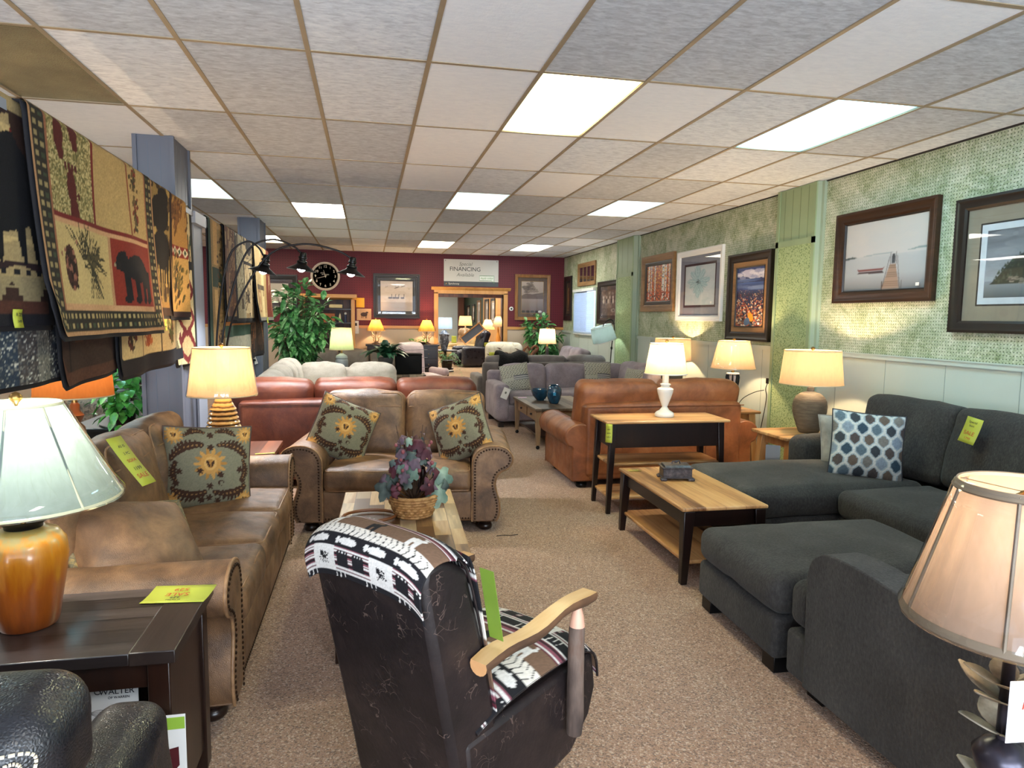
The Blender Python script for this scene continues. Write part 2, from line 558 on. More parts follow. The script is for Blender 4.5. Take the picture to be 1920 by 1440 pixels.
m_dark_gap = plain('dark_gap', '#2a241f', .8)
def mk_red():
    t = NT('burgundy_pegboard')
    tc = t.n('ShaderNodeTexCoord'); sp = t.n('ShaderNodeSeparateXYZ'); t.l(tc.outputs['Object'], sp.inputs[0])
    du = t.math('SUBTRACT', t.math('FRACT', t.math('DIVIDE', sp.outputs[0], .0508)), .5)
    dv = t.math('SUBTRACT', t.math('FRACT', t.math('DIVIDE', sp.outputs[2], .0508)), .5)
    d = t.math('SQRT', t.math('ADD', t.math('MULTIPLY', du, du), t.math('MULTIPLY', dv, dv)))
    c = t.mix(t.math('LESS_THAN', d, .13), '#5f1824', '#2e0a11')
    return t.principled(c, .55, 0, None, .35)
m_red = mk_red()
m_beige_wall = plain('beige_wall_paint', '#b6a592', .7, nscale=2, var=.03)
m_pine = wood('knotty_pine', ['#a8743c', '#c08a4c', '#cf9e5e'], 'z', 6, rough=.4)
m_pine_x = wood('knotty_pine_rail', ['#a8743c', '#c08a4c', '#cf9e5e'], 'x', 6, rough=.4)
m_colpaint = plain('blue_grey_column_paint', '#5c606c', .5, nscale=2, var=.03)
m_colpaint2 = plain('pale_blue_paint', '#868c98', .5, nscale=2, var=.03)
m_black = plain('black_metal', '#0d0c0d', .35, .4)
m_black_rod = plain('black_rod', '#151214', .3, .6)
m_glass_pane = glass_film('window_glass', '#ffffff', .1, .02)
m_brownpanel = wood('dark_wood_panelling', ['#3a1f14', '#5a3220', '#6f4128'], 'z', 5, .14, 'x', .45, gap=.04)
m_greenwall = plain('dark_green_wall', '#33402f', .6)
m_palewall = plain('pale_wall', '#c8d2cf', .6, nscale=2, var=.02)

# ================================================================ room shell
XW = 4.27; YB = 14.65; YF = -3.0; XL = -5.6
def struct(name, mb, mats, **kw):
    o = mb.build(name, mats, **kw); o['kind'] = 'structure'; return o

b = MB(); b.box2((XL, YF-.1, -.1), (XW+.1, YB, 0)); struct('floor', b, m_carpet)
b = MB(); b.box2((-1.2, YB, -.1), (6.2, 34.4, -.002)); struct('floor', b, m_carpet2)

# --- ceiling: 2 x 4 foot drop-in tiles on a metal grid
TX, TY = .6096, 1.2192
GX0, GY0 = -1.5075, 3.708
LIGHTS = {(4, 0): 'warm', (7, 0): 'cool', (1, 4): 'white', (4, 3): 'cool2', (7, 3): 'cool3', (4, 7): 'warm2', (7, 7): 'white2', (-1, 3): 'cool2', (-1, 7): 'warm2'}
# unseen panels added for light; those beyond the rugs give the dark table sheen
LIGHTS.update({(-3, 3): 'cool', (-3, 2): 'cool', (-3, 0): 'cool', (4, -4): 'white', (-5, 2): 'white', (-5, 6): 'white', (-4, -1): 'white'})
OFF = {(-1, 0)}
SMOOTH = {(3, -1), (3, 0), (3, 1), (3, 2), (5, 0), (4, 1), (5, 2), (2, 7), (3, 4), (3, 5), (4, 5), (5, 5), (6, -1), (2, 6), (0, 6), (1, 6), (-1, 1), (-1, 2), (-1, 5)}
rg = random.Random(4)
b = MB()
i0, i1, j0, j1 = -7, 10, -6, 9
for i in range(i0, i1):
    for j in range(j0, j1):
        if (i, j) in LIGHTS or (i, j) in OFF: continue
        x0, x1 = GX0+i*TX, GX0+(i+1)*TX; y0, y1 = GY0+j*TY, GY0+(j+1)*TY
        x0 = max(x0, XL); x1 = min(x1, XW); y0 = max(y0, YF); y1 = min(y1, YB)
        if x1-x0 < .02 or y1-y0 < .02: continue
        mt = 1 if (i, j) in SMOOTH else (2 if rg.random() < .3 or (j == -1 and i in (4, 7)) else 0)
        if mt == 0 and j > 4 and rg.random() < .25: mt = 1
        b.add([(x0, y0, CEIL), (x1, y0, CEIL), (x1, y1, CEIL), (x0, y1, CEIL)], [(0, 1, 2, 3)], mt)
ceil = struct('ceiling', b, [m_tile_a, m_tile_b, m_tile_c])
b = MB()
for i in range(i0, i1+1):
    x = GX0+i*TX
    if XL < x < XW: b.box2((x-.012, YF, CEIL-.006), (x+.012, YB, CEIL+.02))
for j in range(j0, j1+1):
    y = GY0+j*TY
    if YF < y < YB: b.box2((XL, y-.012, CEIL-.004), (XW, y+.012, CEIL+.02))
b.build('ceiling_grid', m_tbar, ceil)
b = MB(); b.box2((XL, YF, CEIL+.02), (XW, YB, CEIL+.12)); b.build('ceiling_deck', m_dark_gap, ceil)

# fluorescent troffers
LCOL = {'warm': ('#fdfcc4', 7.5), 'cool': ('#a4dff0', 6.0), 'white': ('#fffdf6', 8.0), 'cool2': ('#d9f4f2', .62), 'cool3': ('#dcf2f4', .66), 'warm2': ('#fff2cf', 7.0), 'white2': ('#f4fbf4', 7.0)}
LLAB = {(4, 0): 'large warm glowing ceiling light panel nearest the viewer', (7, 0): 'bluish glowing ceiling light panel nearest the green wall',
        (1, 4): 'bright white square ceiling panel above the leafy tree', (4, 3): 'pale aqua ceiling light panel in the middle of the room',
        (7, 3): 'pale aqua ceiling panel above the birch picture', (4, 7): 'warm ceiling panel just before the financing banner',
        (7, 7): 'white ceiling panel before the far right corner', (-1, 3): 'blue ceiling panel cut off by the first grey column',
        (-1, 7): 'cream ceiling panel beside the second grey column'}
def mk_panel(k):
    col, st = LCOL[k]
    t = NT('lit_diffuser_'+k)
    tc = t.n('ShaderNodeTexCoord'); sp = t.n('ShaderNodeSeparateXYZ'); t.l(tc.outputs['Object'], sp.inputs[0])
    # the tube behind the diffuser runs along the panel: brighter along its middle
    xx = t.math('DIVIDE', sp.outputs[0], .305)
    yy = t.math('DIVIDE', sp.outputs[1], .61)
    k0, k1 = (1.5, 1.42) if k in ('cool', 'warm') else (1.15, .5)
    g = t.math('SUBTRACT', k0, t.math('MULTIPLY', t.math('POWER', t.math('ABSOLUTE', xx), 1.5), k1))
    if k in ('cool', 'warm'): g = t.math('MULTIPLY', g, t.math('SUBTRACT', 1.0, t.math('MULTIPLY', t.math('POWER', t.math('ABSOLUTE', yy), 4.0), .75)))
    e = t.n('ShaderNodeEmission'); e.inputs[0].default_value = (*lin(col), 1)
    t.l(t.math('MULTIPLY', g, st*LSCALE), e.inputs[1]); t.l(e.outputs[0], t.out.inputs[0]); return t.m
LSCALE = 1.0
PM = {}
first = None
for (i, j), k in LIGHTS.items():
    if k not in PM: PM[k] = mk_panel(k)
    cx, cy = GX0+(i+.5)*TX, GY0+(j+.5)*TY
    lab = LLAB.get((i, j), 'lit ceiling panel added outside the view')
    t = thing('ceiling_light', lab, 'ceiling light', (cx, cy, CEIL), group='fluorescent panels in the drop ceiling')
    b = MB(); b.box2((-TX/2+.014, -TY/2+.014, .004), (TX/2-.014, TY/2-.014, .01)); b.build('diffuser', PM[k], t)
    b = MB(); b.box2((-TX/2+.004, -TY/2+.004, .0105), (TX/2-.004, TY/2-.004, .019)); b.build('housing', m_white_trim, t)
t = thing('ceiling_light', 'unlit gold shimmering ceiling panel above the rugs', 'ceiling light', (GX0-.5*TX, GY0+.5*TY, CEIL))
b = MB(); b.box2((-TX/2+.012, -TY/2+.012, .002), (TX/2-.012, TY/2-.012, .012)); b.build('diffuser', m_dim_panel, t)

# --- right wall, with the blinds window left open
WY0, WY1, WZ0, WZ1 = 12.42, 13.72, 1.30, 2.12
def wall_rect(mb, x, y0, y1, z0, z1, mat=0, th=.1):
    mb.box2((x, y0, z0), (x+th, y1, z1), mat)
b = MB()
RAIL = 1.29
wall_rect(b, XW, YF, WY0, RAIL, CEIL+.1, 0)
wall_rect(b, XW, WY1, YB+.1, RAIL, CEIL+.1, 0)
wall_rect(b, XW, WY0, WY1, WZ1, CEIL+.1, 0)
wall_rect(b, XW, YF, YB+.1, 0, RAIL, 1)
struct('wall_right', b, [m_peg, m_wains])
b = MB()
b.box2((XW-.022, YF, RAIL-.03), (XW, YB, RAIL+.012)); b.box2((XW-.03, YF, RAIL+.004), (XW, YB, RAIL+.014))
struct('trim_1', b, m_wains)
b = MB(); b.box2((XW-.014, YF, 0), (XW, YB, .09)); struct('baseboard_right', b, m_wains)
b = MB()
y = -2.4
while y < YB:
    b.box2((XW-.0025, y, .09), (XW+.001, y+.004, RAIL-.03)); y += .61
struct('trim_2', b, plain('panel_seam', '#8f9a93', .6))
b = MB(); b.box2((XW-.012, YF, CEIL-.012), (XW, YB, CEIL)); struct('trim_3', b, m_dark_gap)

def pilaster(n, y0, y1, xf, split):
    b = MB(); b.box2((xf, y0, 0), (XW, y1, CEIL-.004)); o = struct('wall_column_%d' % n, b, m_grey_green)
    b = MB()
    b.box2((xf-.006, y0+.045, .1), (xf+.001, y1-.045, split-.03))
    b.build('papered_panel', m_leafpaper, o)
    b = MB()
    for a in ((y0, y0+.045), (y1-.045, y1)): b.box2((xf-.014, a[0], 0), (xf, a[1], CEIL-.006))
    b.box2((xf-.014, y0, split-.03), (xf, y1, split+.03))
    b.box2((xf-.004, y0+.045, split+.03), (xf, y1-.045, CEIL-.006))
    k = 5 if n == 1 else 3
    b.build('frame_boards', m_green, o)
    b = MB()
    for q in range(1, k):
        yy = y0+(y1-y0)*q/k
        b.box2((xf-.0055, yy-.003, split+.03), (xf, yy+.003, CEIL-.02))
    b.build('groove', plain('groove_green', '#6c7c58', .6), o)
pilaster(1, 5.84, 6.47, 4.195, 2.36)
pilaster(2, 10.35, 11.08, 4.17, 2.30)
b = MB()
for y0 in (5.84-.035, 10.35-.035): b.box2((4.24, y0, 0), (XW, y0+.035, CEIL-.004))
struct('trim_4', b, m_grey_green)

# window with blinds
b = MB()
for a, c in (((WY0-.06, WZ0-.03), (WY1+.06, WZ0)), ((WY0-.06, WZ1), (WY1+.06, WZ1+.05)), ((WY0-.06, WZ0), (WY0, WZ1)), ((WY1, WZ0), (WY1+.06, WZ1))):
    b.box2((XW-.02, a[0], a[1]), (XW+.1, c[0], c[1]))
wn = struct('window_1', b, m_grey_green)
b = MB(); b.box2((XW+.085, WY0, WZ0), (XW+.09, WY1, WZ1)); b.build('window_pane', m_glass_pane, wn)
bl = thing('window_blinds', 'white horizontal slat blinds lowered over the bright side window', 'window blinds', (XW, (WY0+WY1)/2, WZ0))
t = NT('white_blind_slat'); d_ = t.n('ShaderNodeBsdfDiffuse'); tr = t.n('ShaderNodeBsdfTranslucent'); mx = t.n('ShaderNodeMixShader')
d_.inputs[0].default_value = (.7, .76, .84, 1); tr.inputs[0].default_value = (.42, .50, .62, 1); mx.inputs[0].default_value = .55
t.l(d_.outputs[0], mx.inputs[1]); t.l(tr.outputs[0], mx.inputs[2]); t.l(mx.outputs[0], t.out.inputs[0]); m_slat = t.m
b = MB()
hw = (WY1-WY0)/2+.01
n = 42
for k in range(n):
    z = -.02+k*(WZ1-WZ0+.0)/n
    b.box((-.045, 0, z), (.003, 2*hw, .0165), 0, TR((0, 0, 0)))
b.build('slats', m_slat, bl)
b = MB(); b.box((-.05, 0, WZ1-WZ0+.02), (.05, 2*hw+.02, .05)); b.build('head_rail', m_white_trim, bl)
b = MB(); b.box((-.045, 0, -.045), (.02, 2*hw, .02)); b.build('bottom_rail', m_white_trim, bl)

# --- far wall with the cased opening
DX0, DX1, DZ = 1.47, 2.90, 2.07
b = MB()
RZ = 1.34
for x0, x1, z0, z1, mt in ((XL, DX0, RZ, CEIL+.1, 0), (XL, DX0, 0, RZ, 1), (DX1, XW, RZ, CEIL+.1, 0), (DX1, XW, 0, RZ, 1), (DX0, DX1, DZ, CEIL+.1, 0)):
    b.box2((x0, YB, z0), (x1, YB+.12, z1), mt)
struct('wall_back', b, [m_red, m_beige_wall])
b = MB()
for x0, x1 in ((XL, DX0-.09), (DX1+.09, XW)): b.box2((x0, YB-.02, RZ-.03), (x1, YB, RZ+.03))
struct('trim_5', b, m_pine_x)
b = MB()
b.box2((DX0-.09, YB-.03, 0), (DX0, YB+.14, DZ+.02)); b.box2((DX1, YB-.03, 0), (DX1+.09, YB+.14, DZ+.02))
b.box2((DX0-.09, YB-.03, DZ), (DX1+.09, YB+.14, DZ+.075))
b.prism([(YB-.03, DZ+.075), (YB+.0, DZ+.075), (YB+.0, DZ+.14), (YB-.09, DZ+.14), (YB-.085, DZ+.125)], 'x', DX0-.15, DX1+.15)
struct('door_1', b, m_pine)
b = MB(); b.box2((XL, YB-.014, 0), (DX0-.09, YB, .09)); b.box2((DX1+.09, YB-.014, 0), (XW, YB, .09)); struct('baseboard_back', b, m_beige_wall)

# --- left wall, front wall with shop windows behind the viewer
b = MB(); b.box2((XL-.1, YF, 0), (XL, YB+.1, CEIL+.1)); struct('wall_left', b, m_beige_wall)
b = MB()
b.box2((XL, YF-.1, 0), (XW, YF, .55)); b.box2((XL, YF-.1, 2.55), (XW, YF, CEIL+.1))
for x0, x1 in ((XL, -3.4), (-.75, -.55), (1.75, 1.95), (3.9, XW+.1)): b.box2((x0, YF-.1, .55), (x1, YF, 2.55))
struct('wall_front', b, m_beige_wall)
for q, (x0, x1) in enumerate(((-3.4, -.75), (-.55, 1.75), (1.95, 3.9))):
    b = MB()
    for a, c in (((x0, .55), (x0+.05, 2.55)), ((x1-.05, .55), (x1, 2.55)), ((x0, .55), (x1, .6)), ((x0, 2.5), (x1, 2.55)), (((x0+x1)/2-.025, .55), ((x0+x1)/2+.025, 2.55))):
        b.box2((a[0], YF-.08, a[1]), (c[0], YF-.02, c[1]))
    w = struct('window_%d' % (q+2), b, m_white_trim)
    b = MB(); b.box2((x0+.05, YF-.052, .6), (x1-.05, YF-.048, 2.5)); b.build('window_pane', m_glass_pane, w)

# --- grey panelled columns and the rug rack beam
def column(n, x0, x1, y0, y1):
    b = MB(); b.box2((x0, y0, 0), (x1, y1, CEIL-.002)); o = struct('column_%d' % n, b, m_colpaint)
    b = MB()
    for q in range(1, 4):
        yy = y0+(y1-y0)*q/4; b.box2((x1-.001, yy-.002, 0), (x1+.0008, yy+.002, CEIL-.05))
    for q in range(1, 3):
        xx = x0+(x1-x0)*q/3; b.box2((xx-.002, y0-.0008, 0), (xx+.002, y0+.001, CEIL-.05))
    b.build('groove', plain('groove_grey', '#5f6877', .7), o)
    b = MB()
    for (xa, ya) in ((x0, y0), (x1, y0), (x1, y1)): b.box((xa, ya, CEIL/2), (.03, .03, CEIL-.01))
    b.build('corner_strip', m_colpaint, o)
column(1, -1.70, -1.44, 5.68, 6.14)
column(2, -1.74, -1.48, 10.08, 10.62)
b = MB(); b.box2((-1.46, 6.16, 0), (-1.42, 6.46, 2.35)); struct('column_3', b, m_colpaint2)

# --- second room beyond the opening
b = MB(); b.box2((-1.3, YB+.12, 0), (-1.2, 34.2, CEIL)); struct('wall_far_left', b, m_palewall)
b = MB(); b.box2((-1.2, 34.1, 0), (4.5, 34.2, CEIL), 0); b.box2((4.5, 34.1, 0), (6.2, 34.2, CEIL), 1); struct('wall_far_back', b, [m_palewall, m_brownpanel])
b = MB(); b.box2((4.75, 28.4, 0), (4.85, 34.1, CEIL), 0); b.box2((4.75, 24.5, 0), (4.85, 28.4, CEIL), 1); b.box2((4.75, YB+.12, 0), (4.85, 24.5, CEIL), 2); struct('wall_far_right', b, [m_greenwall, m_pine, m_brownpanel])
b = MB(); b.box2((-1.2, 19.4, 2.13), (4.75, 19.5, CEIL)); struct('trim_6', b, m_brownpanel)
b = MB(); b.box2((4.32, 33.2, 0), (4.6, 33.5, CEIL)); struct('trim_7', b, m_brownpanel)
b = MB(); b.box2((-1.3, YB+.12, CEIL), (6.2, 34.4, CEIL+.1)); struct('ceiling', b, m_tile_a)
m_farpanel = emis('far_room_diffuser', '#fffaf0', 12)  # most of these panels are added to brighten the far room
for (cx, cy, lab) in ((3.6, 21.0, 'added ceiling panel above the black recliner of the far room'), (1.0, 20.5, 'added ceiling panel at the left of the far room'), (3.4, 25.5, 'added ceiling panel above the tan recliners of the far room'), (2.6, 31.5, 'added ceiling panel before the pale end wall of the far room'), (2.2, 17.4, 'bright ceiling panel seen through the top of the opening'), (1.5, 23.5, 'ceiling panel deep in the second room'), (2.6, 27.5, 'rearmost ceiling panel of the second room')):
    t = thing('ceiling_light', lab, 'ceiling light', (cx, cy, CEIL), group='ceiling panels in the room beyond')
    b = MB(); b.box2((-.6, -.3, -.012), (.6, .3, -.004)); b.build('diffuser', m_farpanel, t)
    b = MB(); b.box2((-.62, -.32, -.003), (.62, .32, 0)); b.build('housing', m_white_trim, t)

# ================================================================ camera, daylight
cam = bpy.data.cameras.new('camera'); co = bpy.data.objects.new('camera', cam); COL.objects.link(co)
F_ = 1267.64; yaw, pitch, roll = .2095034, -.0984107, .012485
fw = Vector((math.sin(yaw)*math.cos(pitch), math.cos(yaw)*math.cos(pitch), math.sin(pitch)))
r0 = Vector((math.cos(yaw), -math.sin(yaw), 0)); u0 = r0.cross(fw)
rr = r0*math.cos(roll)+u0*math.sin(roll); uu = -r0*math.sin(roll)+u0*math.cos(roll)
mw = Matrix((rr, uu, -fw)).transposed().to_4x4(); mw.translation = Vector((0, 0, EYE))
co.matrix_world = mw
cam.sensor_width = 36; cam.sensor_fit = 'HORIZONTAL'; cam.lens = F_*36/1920; cam.clip_start = .05
SC.camera = co
w = bpy.data.worlds.new('World'); SC.world = w; w.use_nodes = True
w.node_tree.nodes['Background'].inputs[0].default_value = (.62, .78, 1, 1)
w.node_tree.nodes['Background'].inputs[1].default_value = 1.2
def area(name, loc, rot, sx, sy, power, col):
    l = bpy.data.lights.new(name, 'AREA'); l.shape = 'RECTANGLE'; l.size = sx; l.size_y = sy; l.energy = power; l.color = col
    o = bpy.data.objects.new(name, l); COL.objects.link(o); o.location = loc; o.rotation_euler = rot
    return o
area('daylight_front', (.3, YF-.5, 1.1), (R_(90+28), 0, 0), 7.0, 1.5, 290, (.80, .90, 1))
area('daylight_side', (XW+.5, (WY0+WY1)/2, 1.8), (0, R_(90), 0), 1.2, 1.5, 9, (.72, .84, 1))
def point(name, loc, power, col=(1, .74, .45), r=.035, parent=None):
    l = bpy.data.lights.new(name, 'POINT'); l.energy = power; l.color = col; l.shadow_soft_size = r
    o = bpy.data.objects.new(name, l); COL.objects.link(o); o.location = loc
    if parent: o.parent = parent
    return o
vs = SC.view_settings
vs.view_transform = 'Standard'; vs.look = 'None'; vs.exposure = 1.72; vs.gamma = 1.0; vs.use_curve_mapping = False
cy_ = SC.cycles
cy_.use_denoising = True
cy_.max_bounces = 7; cy_.diffuse_bounces = 4; cy_.glossy_bounces = 3; cy_.transparent_max_bounces = 12; cy_.transmission_bounces = 6
cy_.sample_clamp_indirect = 6.0
cy_.caustics_reflective = False; cy_.caustics_refractive = False
cy_.use_adaptive_sampling = True; cy_.adaptive_threshold = .02
# ================================================================ furniture builders (local front = -y)
m_brown = leather('brown_faux_leather', ['#3f2d20', '#5f4530', '#7b5b3f', '#957251'], 5, .44, .35)
m_brown_dk = leather('dark_brown_faux_leather', ['#33241d', '#46332a', '#5b4538'], 6, .42, .3)
m_pipe_brown = leather('brown_piping', ['#6a4c34', '#a07a54'], 20, .5, .1)
m_tan = leather('tan_leather', ['#5b3219', '#774325', '#8f5632', '#a36a44'], 3.2, .38, .25)
m_tan_pipe = leather('tan_piping', ['#6a3a1c', '#8c5028'], 20, .45, .1)
m_redleather = leather('russet_leather', ['#3f1b11', '#582a1b', '#6e3a26', '#875039'], 3.4, .36, .25)
m_redpipe = leather('russet_piping', ['#4a1f16', '#6a3222'], 20, .45, .1)
m_blackleather = leather('black_leather', ['#090a0d', '#0f1014', '#17181e', '#22242b'], 4, .3, .3, .6)
m_walnut = wood('dark_walnut', ['#150b08', '#22120c', '#331d13'], 'z', 6, rough=.3, bump=.08)
m_foot = plain('dark_turned_foot', '#1e110c', .28, nscale=6)
m_hickory_x = wood('rustic_hickory', ['#5e371d', '#b98856', '#d0a570', '#ddbb8a'], 'x', 5.5, .13, 'y', .38, vary=.32, gap=.012)
m_hickory_y = wood('rustic_hickory_lengthwise', ['#5e371d', '#b98856', '#d0a570', '#ddbb8a'], 'y', 5.5, .13, 'x', .38, vary=.32, gap=.012)
m_hickory_z = wood('rustic_hickory_leg', ['#7d4f2c', '#b07b48', '#d3a873'], 'z', 4.5, rough=.42)
m_barn = wood('grey_weathered_plank', ['#463a30', '#6b5a48', '#8b7a64', '#a3937c'], 'y', 6, .11, 'x', .5, vary=.5, blocks=.0)
m_barn_leg = wood('weathered_leg', ['#6a5340', '#947659', '#ab8f70'], 'z', 6, rough=.5)
m_barn_x = wood('weathered_apron', ['#5f4a38', '#86694e', '#a2855f'], 'y', 6, rough=.5)
m_block = wood('patchwork_reclaimed_top', ['#5a3f2a', '#8f6c48', '#ad8a62', '#c7ad88', '#9a8468'], 'y', 6, .085, 'x', .3, vary=.7, gap=.03, blocks=.24)
m_darkplank = wood('dark_brown_plank_top', ['#241c1a', '#3c322f', '#584d4a'], 'x', 7, .082, 'y', .30, vary=.6, gap=.07, bump=.3, spec=1.0)
m_darkplank_y = wood('dark_brown_end_board', ['#1c1513', '#2e2420', '#41352f'], 'y', 7, rough=.33, bump=.4)
m_darkwood = wood('espresso_wood', ['#0e0706', '#180c0a', '#241310'], 'z', 6, rough=.28)
m_nail = plain('antique_nailhead', '#3d2b20', .3, .8)
m_greyfab = mottle('charcoal_chenille', ['#1b1a1a', '#2a2827', '#3a3836', '#4e4b47'], 2.6, .92, .9, 150, stretch=(1, 1, .55), sheen=.06, bdist=.004, fine=.45)
m_lav = mottle('lavender_grey_velvet', ['#71666e', '#8d828a', '#a89ca4'], 4, .85, .25, 200, sheen=.15, fine=.3)
m_taupe = mottle('taupe_grey_fabric', ['#56504d', '#6b6461', '#7d7673'], 4, .9, .3, 220, sheen=.2, fine=.3)
m_cream = mottle('cream_chenille', ['#c2bbaf', '#dad4ca', '#ebe6de'], 9, .92, .5, 160, stretch=(1, 1, 2.2), sheen=.2, fine=.45)
m_pink = mottle('pinkish_mauve_leather', ['#b09a9c', '#c2aeb0', '#d0bfc1'], 3, .45, .12, 120, spec=.5)
m_floral_beige = mottle('beige_bird_print', ['#a39a86', '#cdc6b4', '#d9d3c3', '#dcd6c8'], 7, .85, .1, 160, dist=1.2)
m_tag_y = plain('yellow_green_card', '#adb33c', .6, nscale=3, var=.02)
m_tag_w = plain('white_card', '#dcdad6', .55, nscale=3, var=.02)
m_tag_g = plain('grey_card', '#6d6c70', .5, nscale=3, var=.02)
m_ink_r = plain('red_ink', '#b03a22', .6)
m_ink_k = plain('dark_ink', '#20222a', .6)
m_ink_b = plain('grey_ink', '#6a6c64', .6)

SCROLL = [(0, .08), (0, .30), (.0, .50), (.012, .56), (.05, .612), (.12, .640), (.20, .640), (.262, .612), (.296, .565), (.292, .515), (.262, .475), (.216, .452), (.185, .420), (.170, .365), (.180, .305), (.198, .245), (.206, .185), (.200, .125), (.178, .08)]
FATROLL = [(0, .07), (0, .30), (.0, .47), (.012, .54), (.06, .60), (.14, .625), (.22, .605), (.275, .55), (.285, .48), (.255, .415), (.215, .39), (.215, .30), (.215, .18), (.215, .07)]

def outline(poly, m=5):
    return spline(poly[:-1]+[poly[-1]], m)

def arm_mesh(prof, side, x_in, y0, y1, hs=1.0):
    pts = [(side*(x_in+p[0]), p[1]*hs) for p in outline(prof, 4)]
    b = MB(); b.prism(pts, 'y', y0, y1); return b

def piping_rect(b, w, h, y, rc, r=.006, m=None, zc=0):
    pts = []
    for (sx, sz, a0) in ((1, 1, 0), (-1, 1, 90), (-1, -1, 180), (1, -1, 270)):
        cx, cz = sx*(w/2-rc), sz*(h/2-rc)
        for q in range(5):
            a = R_(a0+q*22.5); pts.append((cx+rc*math.cos(a), y, zc+cz+rc*math.sin(a)))
    b.tube(pts, r, 6, True, m=m)

def back_cushion(parent, w, h, d, loc, lean, mat, pmat, seed, style='plain', name='back_cushion', rz=0, roll=0):
    """cushion centred on loc, front towards -y"""
    m = TR(loc, (R_(-lean), R_(roll), rz))
    b = MB(); b.rbox((0, 0, 0), (w, d, h), min(.075, d*.45), 4, 8, (0.01, .035, .02), .012, 5, seed, m=m)
    c = b.build(name, mat, parent, angle=60)
    k = min(.075, d*.45); cs = k*math.cos(R_(45))
    if pmat:
        p = MB()
        piping_rect(p, w-2*(k-cs), h-2*(k-cs), -(d/2-k+cs), cs*1.0, .0055, m)
        if style == 'seam':
            zz = h/2-.135
            n = 12
            p.tube([m @ Vector((-w/2+.03+(w-.06)*q/n, -d/2-.030*(1-(2*q/n-1)**2)*.75-.001, zz)) for q in range(n+1)], .004, 6)
        p.build('piping', pmat, c, angle=60)
    return c

def seat_cushion(parent, w, d, h, loc, mat, pmat, seed, name='seat_cushion', crown=.03, k=.05, rz=0, wr=.008):
    m = TR(loc, (0, 0, rz))
    b = MB(); b.rbox((0, 0, 0), (w, d, h), min(k, h*.45), 4, 8, (.004, .01, crown), wr, 5, seed, m=m)
    c = b.build(name, mat, parent, angle=60)
    if pmat:
        kk = min(k, h*.45); cs = kk*math.cos(R_(45))
        p = MB()
        for sz in (1, -1):
            pts = []
            for (sx, sy, a0) in ((1, 1, 0), (-1, 1, 90), (-1, -1, 180), (1, -1, 270)):
                W2, D2 = w/2-(kk-cs), d/2-(kk-cs)
                for q in range(5):
                    a = R_(a0+q*22.5); pts.append(m @ Vector((sx*(W2-cs)+cs*math.cos(a), sy*(D2-cs)+cs*math.sin(a), sz*(h/2-kk+cs))))
            p.tube(pts, .0055, 6, True)
        p.build('piping', pmat, c, angle=60)
    return c

def nail_row(b, pts, y, step=.022, r=.0075):
    """dome nails along an outline in the x-z plane at depth y"""
    acc = 0
    for (x0, z0), (x1, z1) in zip(pts, pts[1:]):
        L = math.hypot(x1-x0, z1-z0)
        while acc < L:
            t = acc/L; b.sphere((x0+(x1-x0)*t, y, z0+(z1-z0)*t), (r, r*.6, r), 8, 5); acc += step
        acc -= L

def bun_foot(parent, x, y, h=.085, r=.055, mat=None):
    b = MB(); b.lathe([(r*.75, 0), (r*.95, .012), (r, .03), (r*.85, .045), (r*.7, .05), (r*.95, .058), (r*1.02, .068), (r*.9, h)], (x, y, 0), 20)
    return b.build('foot', mat or m_foot, parent, angle=50)

def block_foot(parent, x, y, s=.07, h=.06, mat=None):
    b = MB(); b.box((x, y, h/2), (s, s, h)); return b.build('foot', mat or m_foot, parent, bevel=.004)

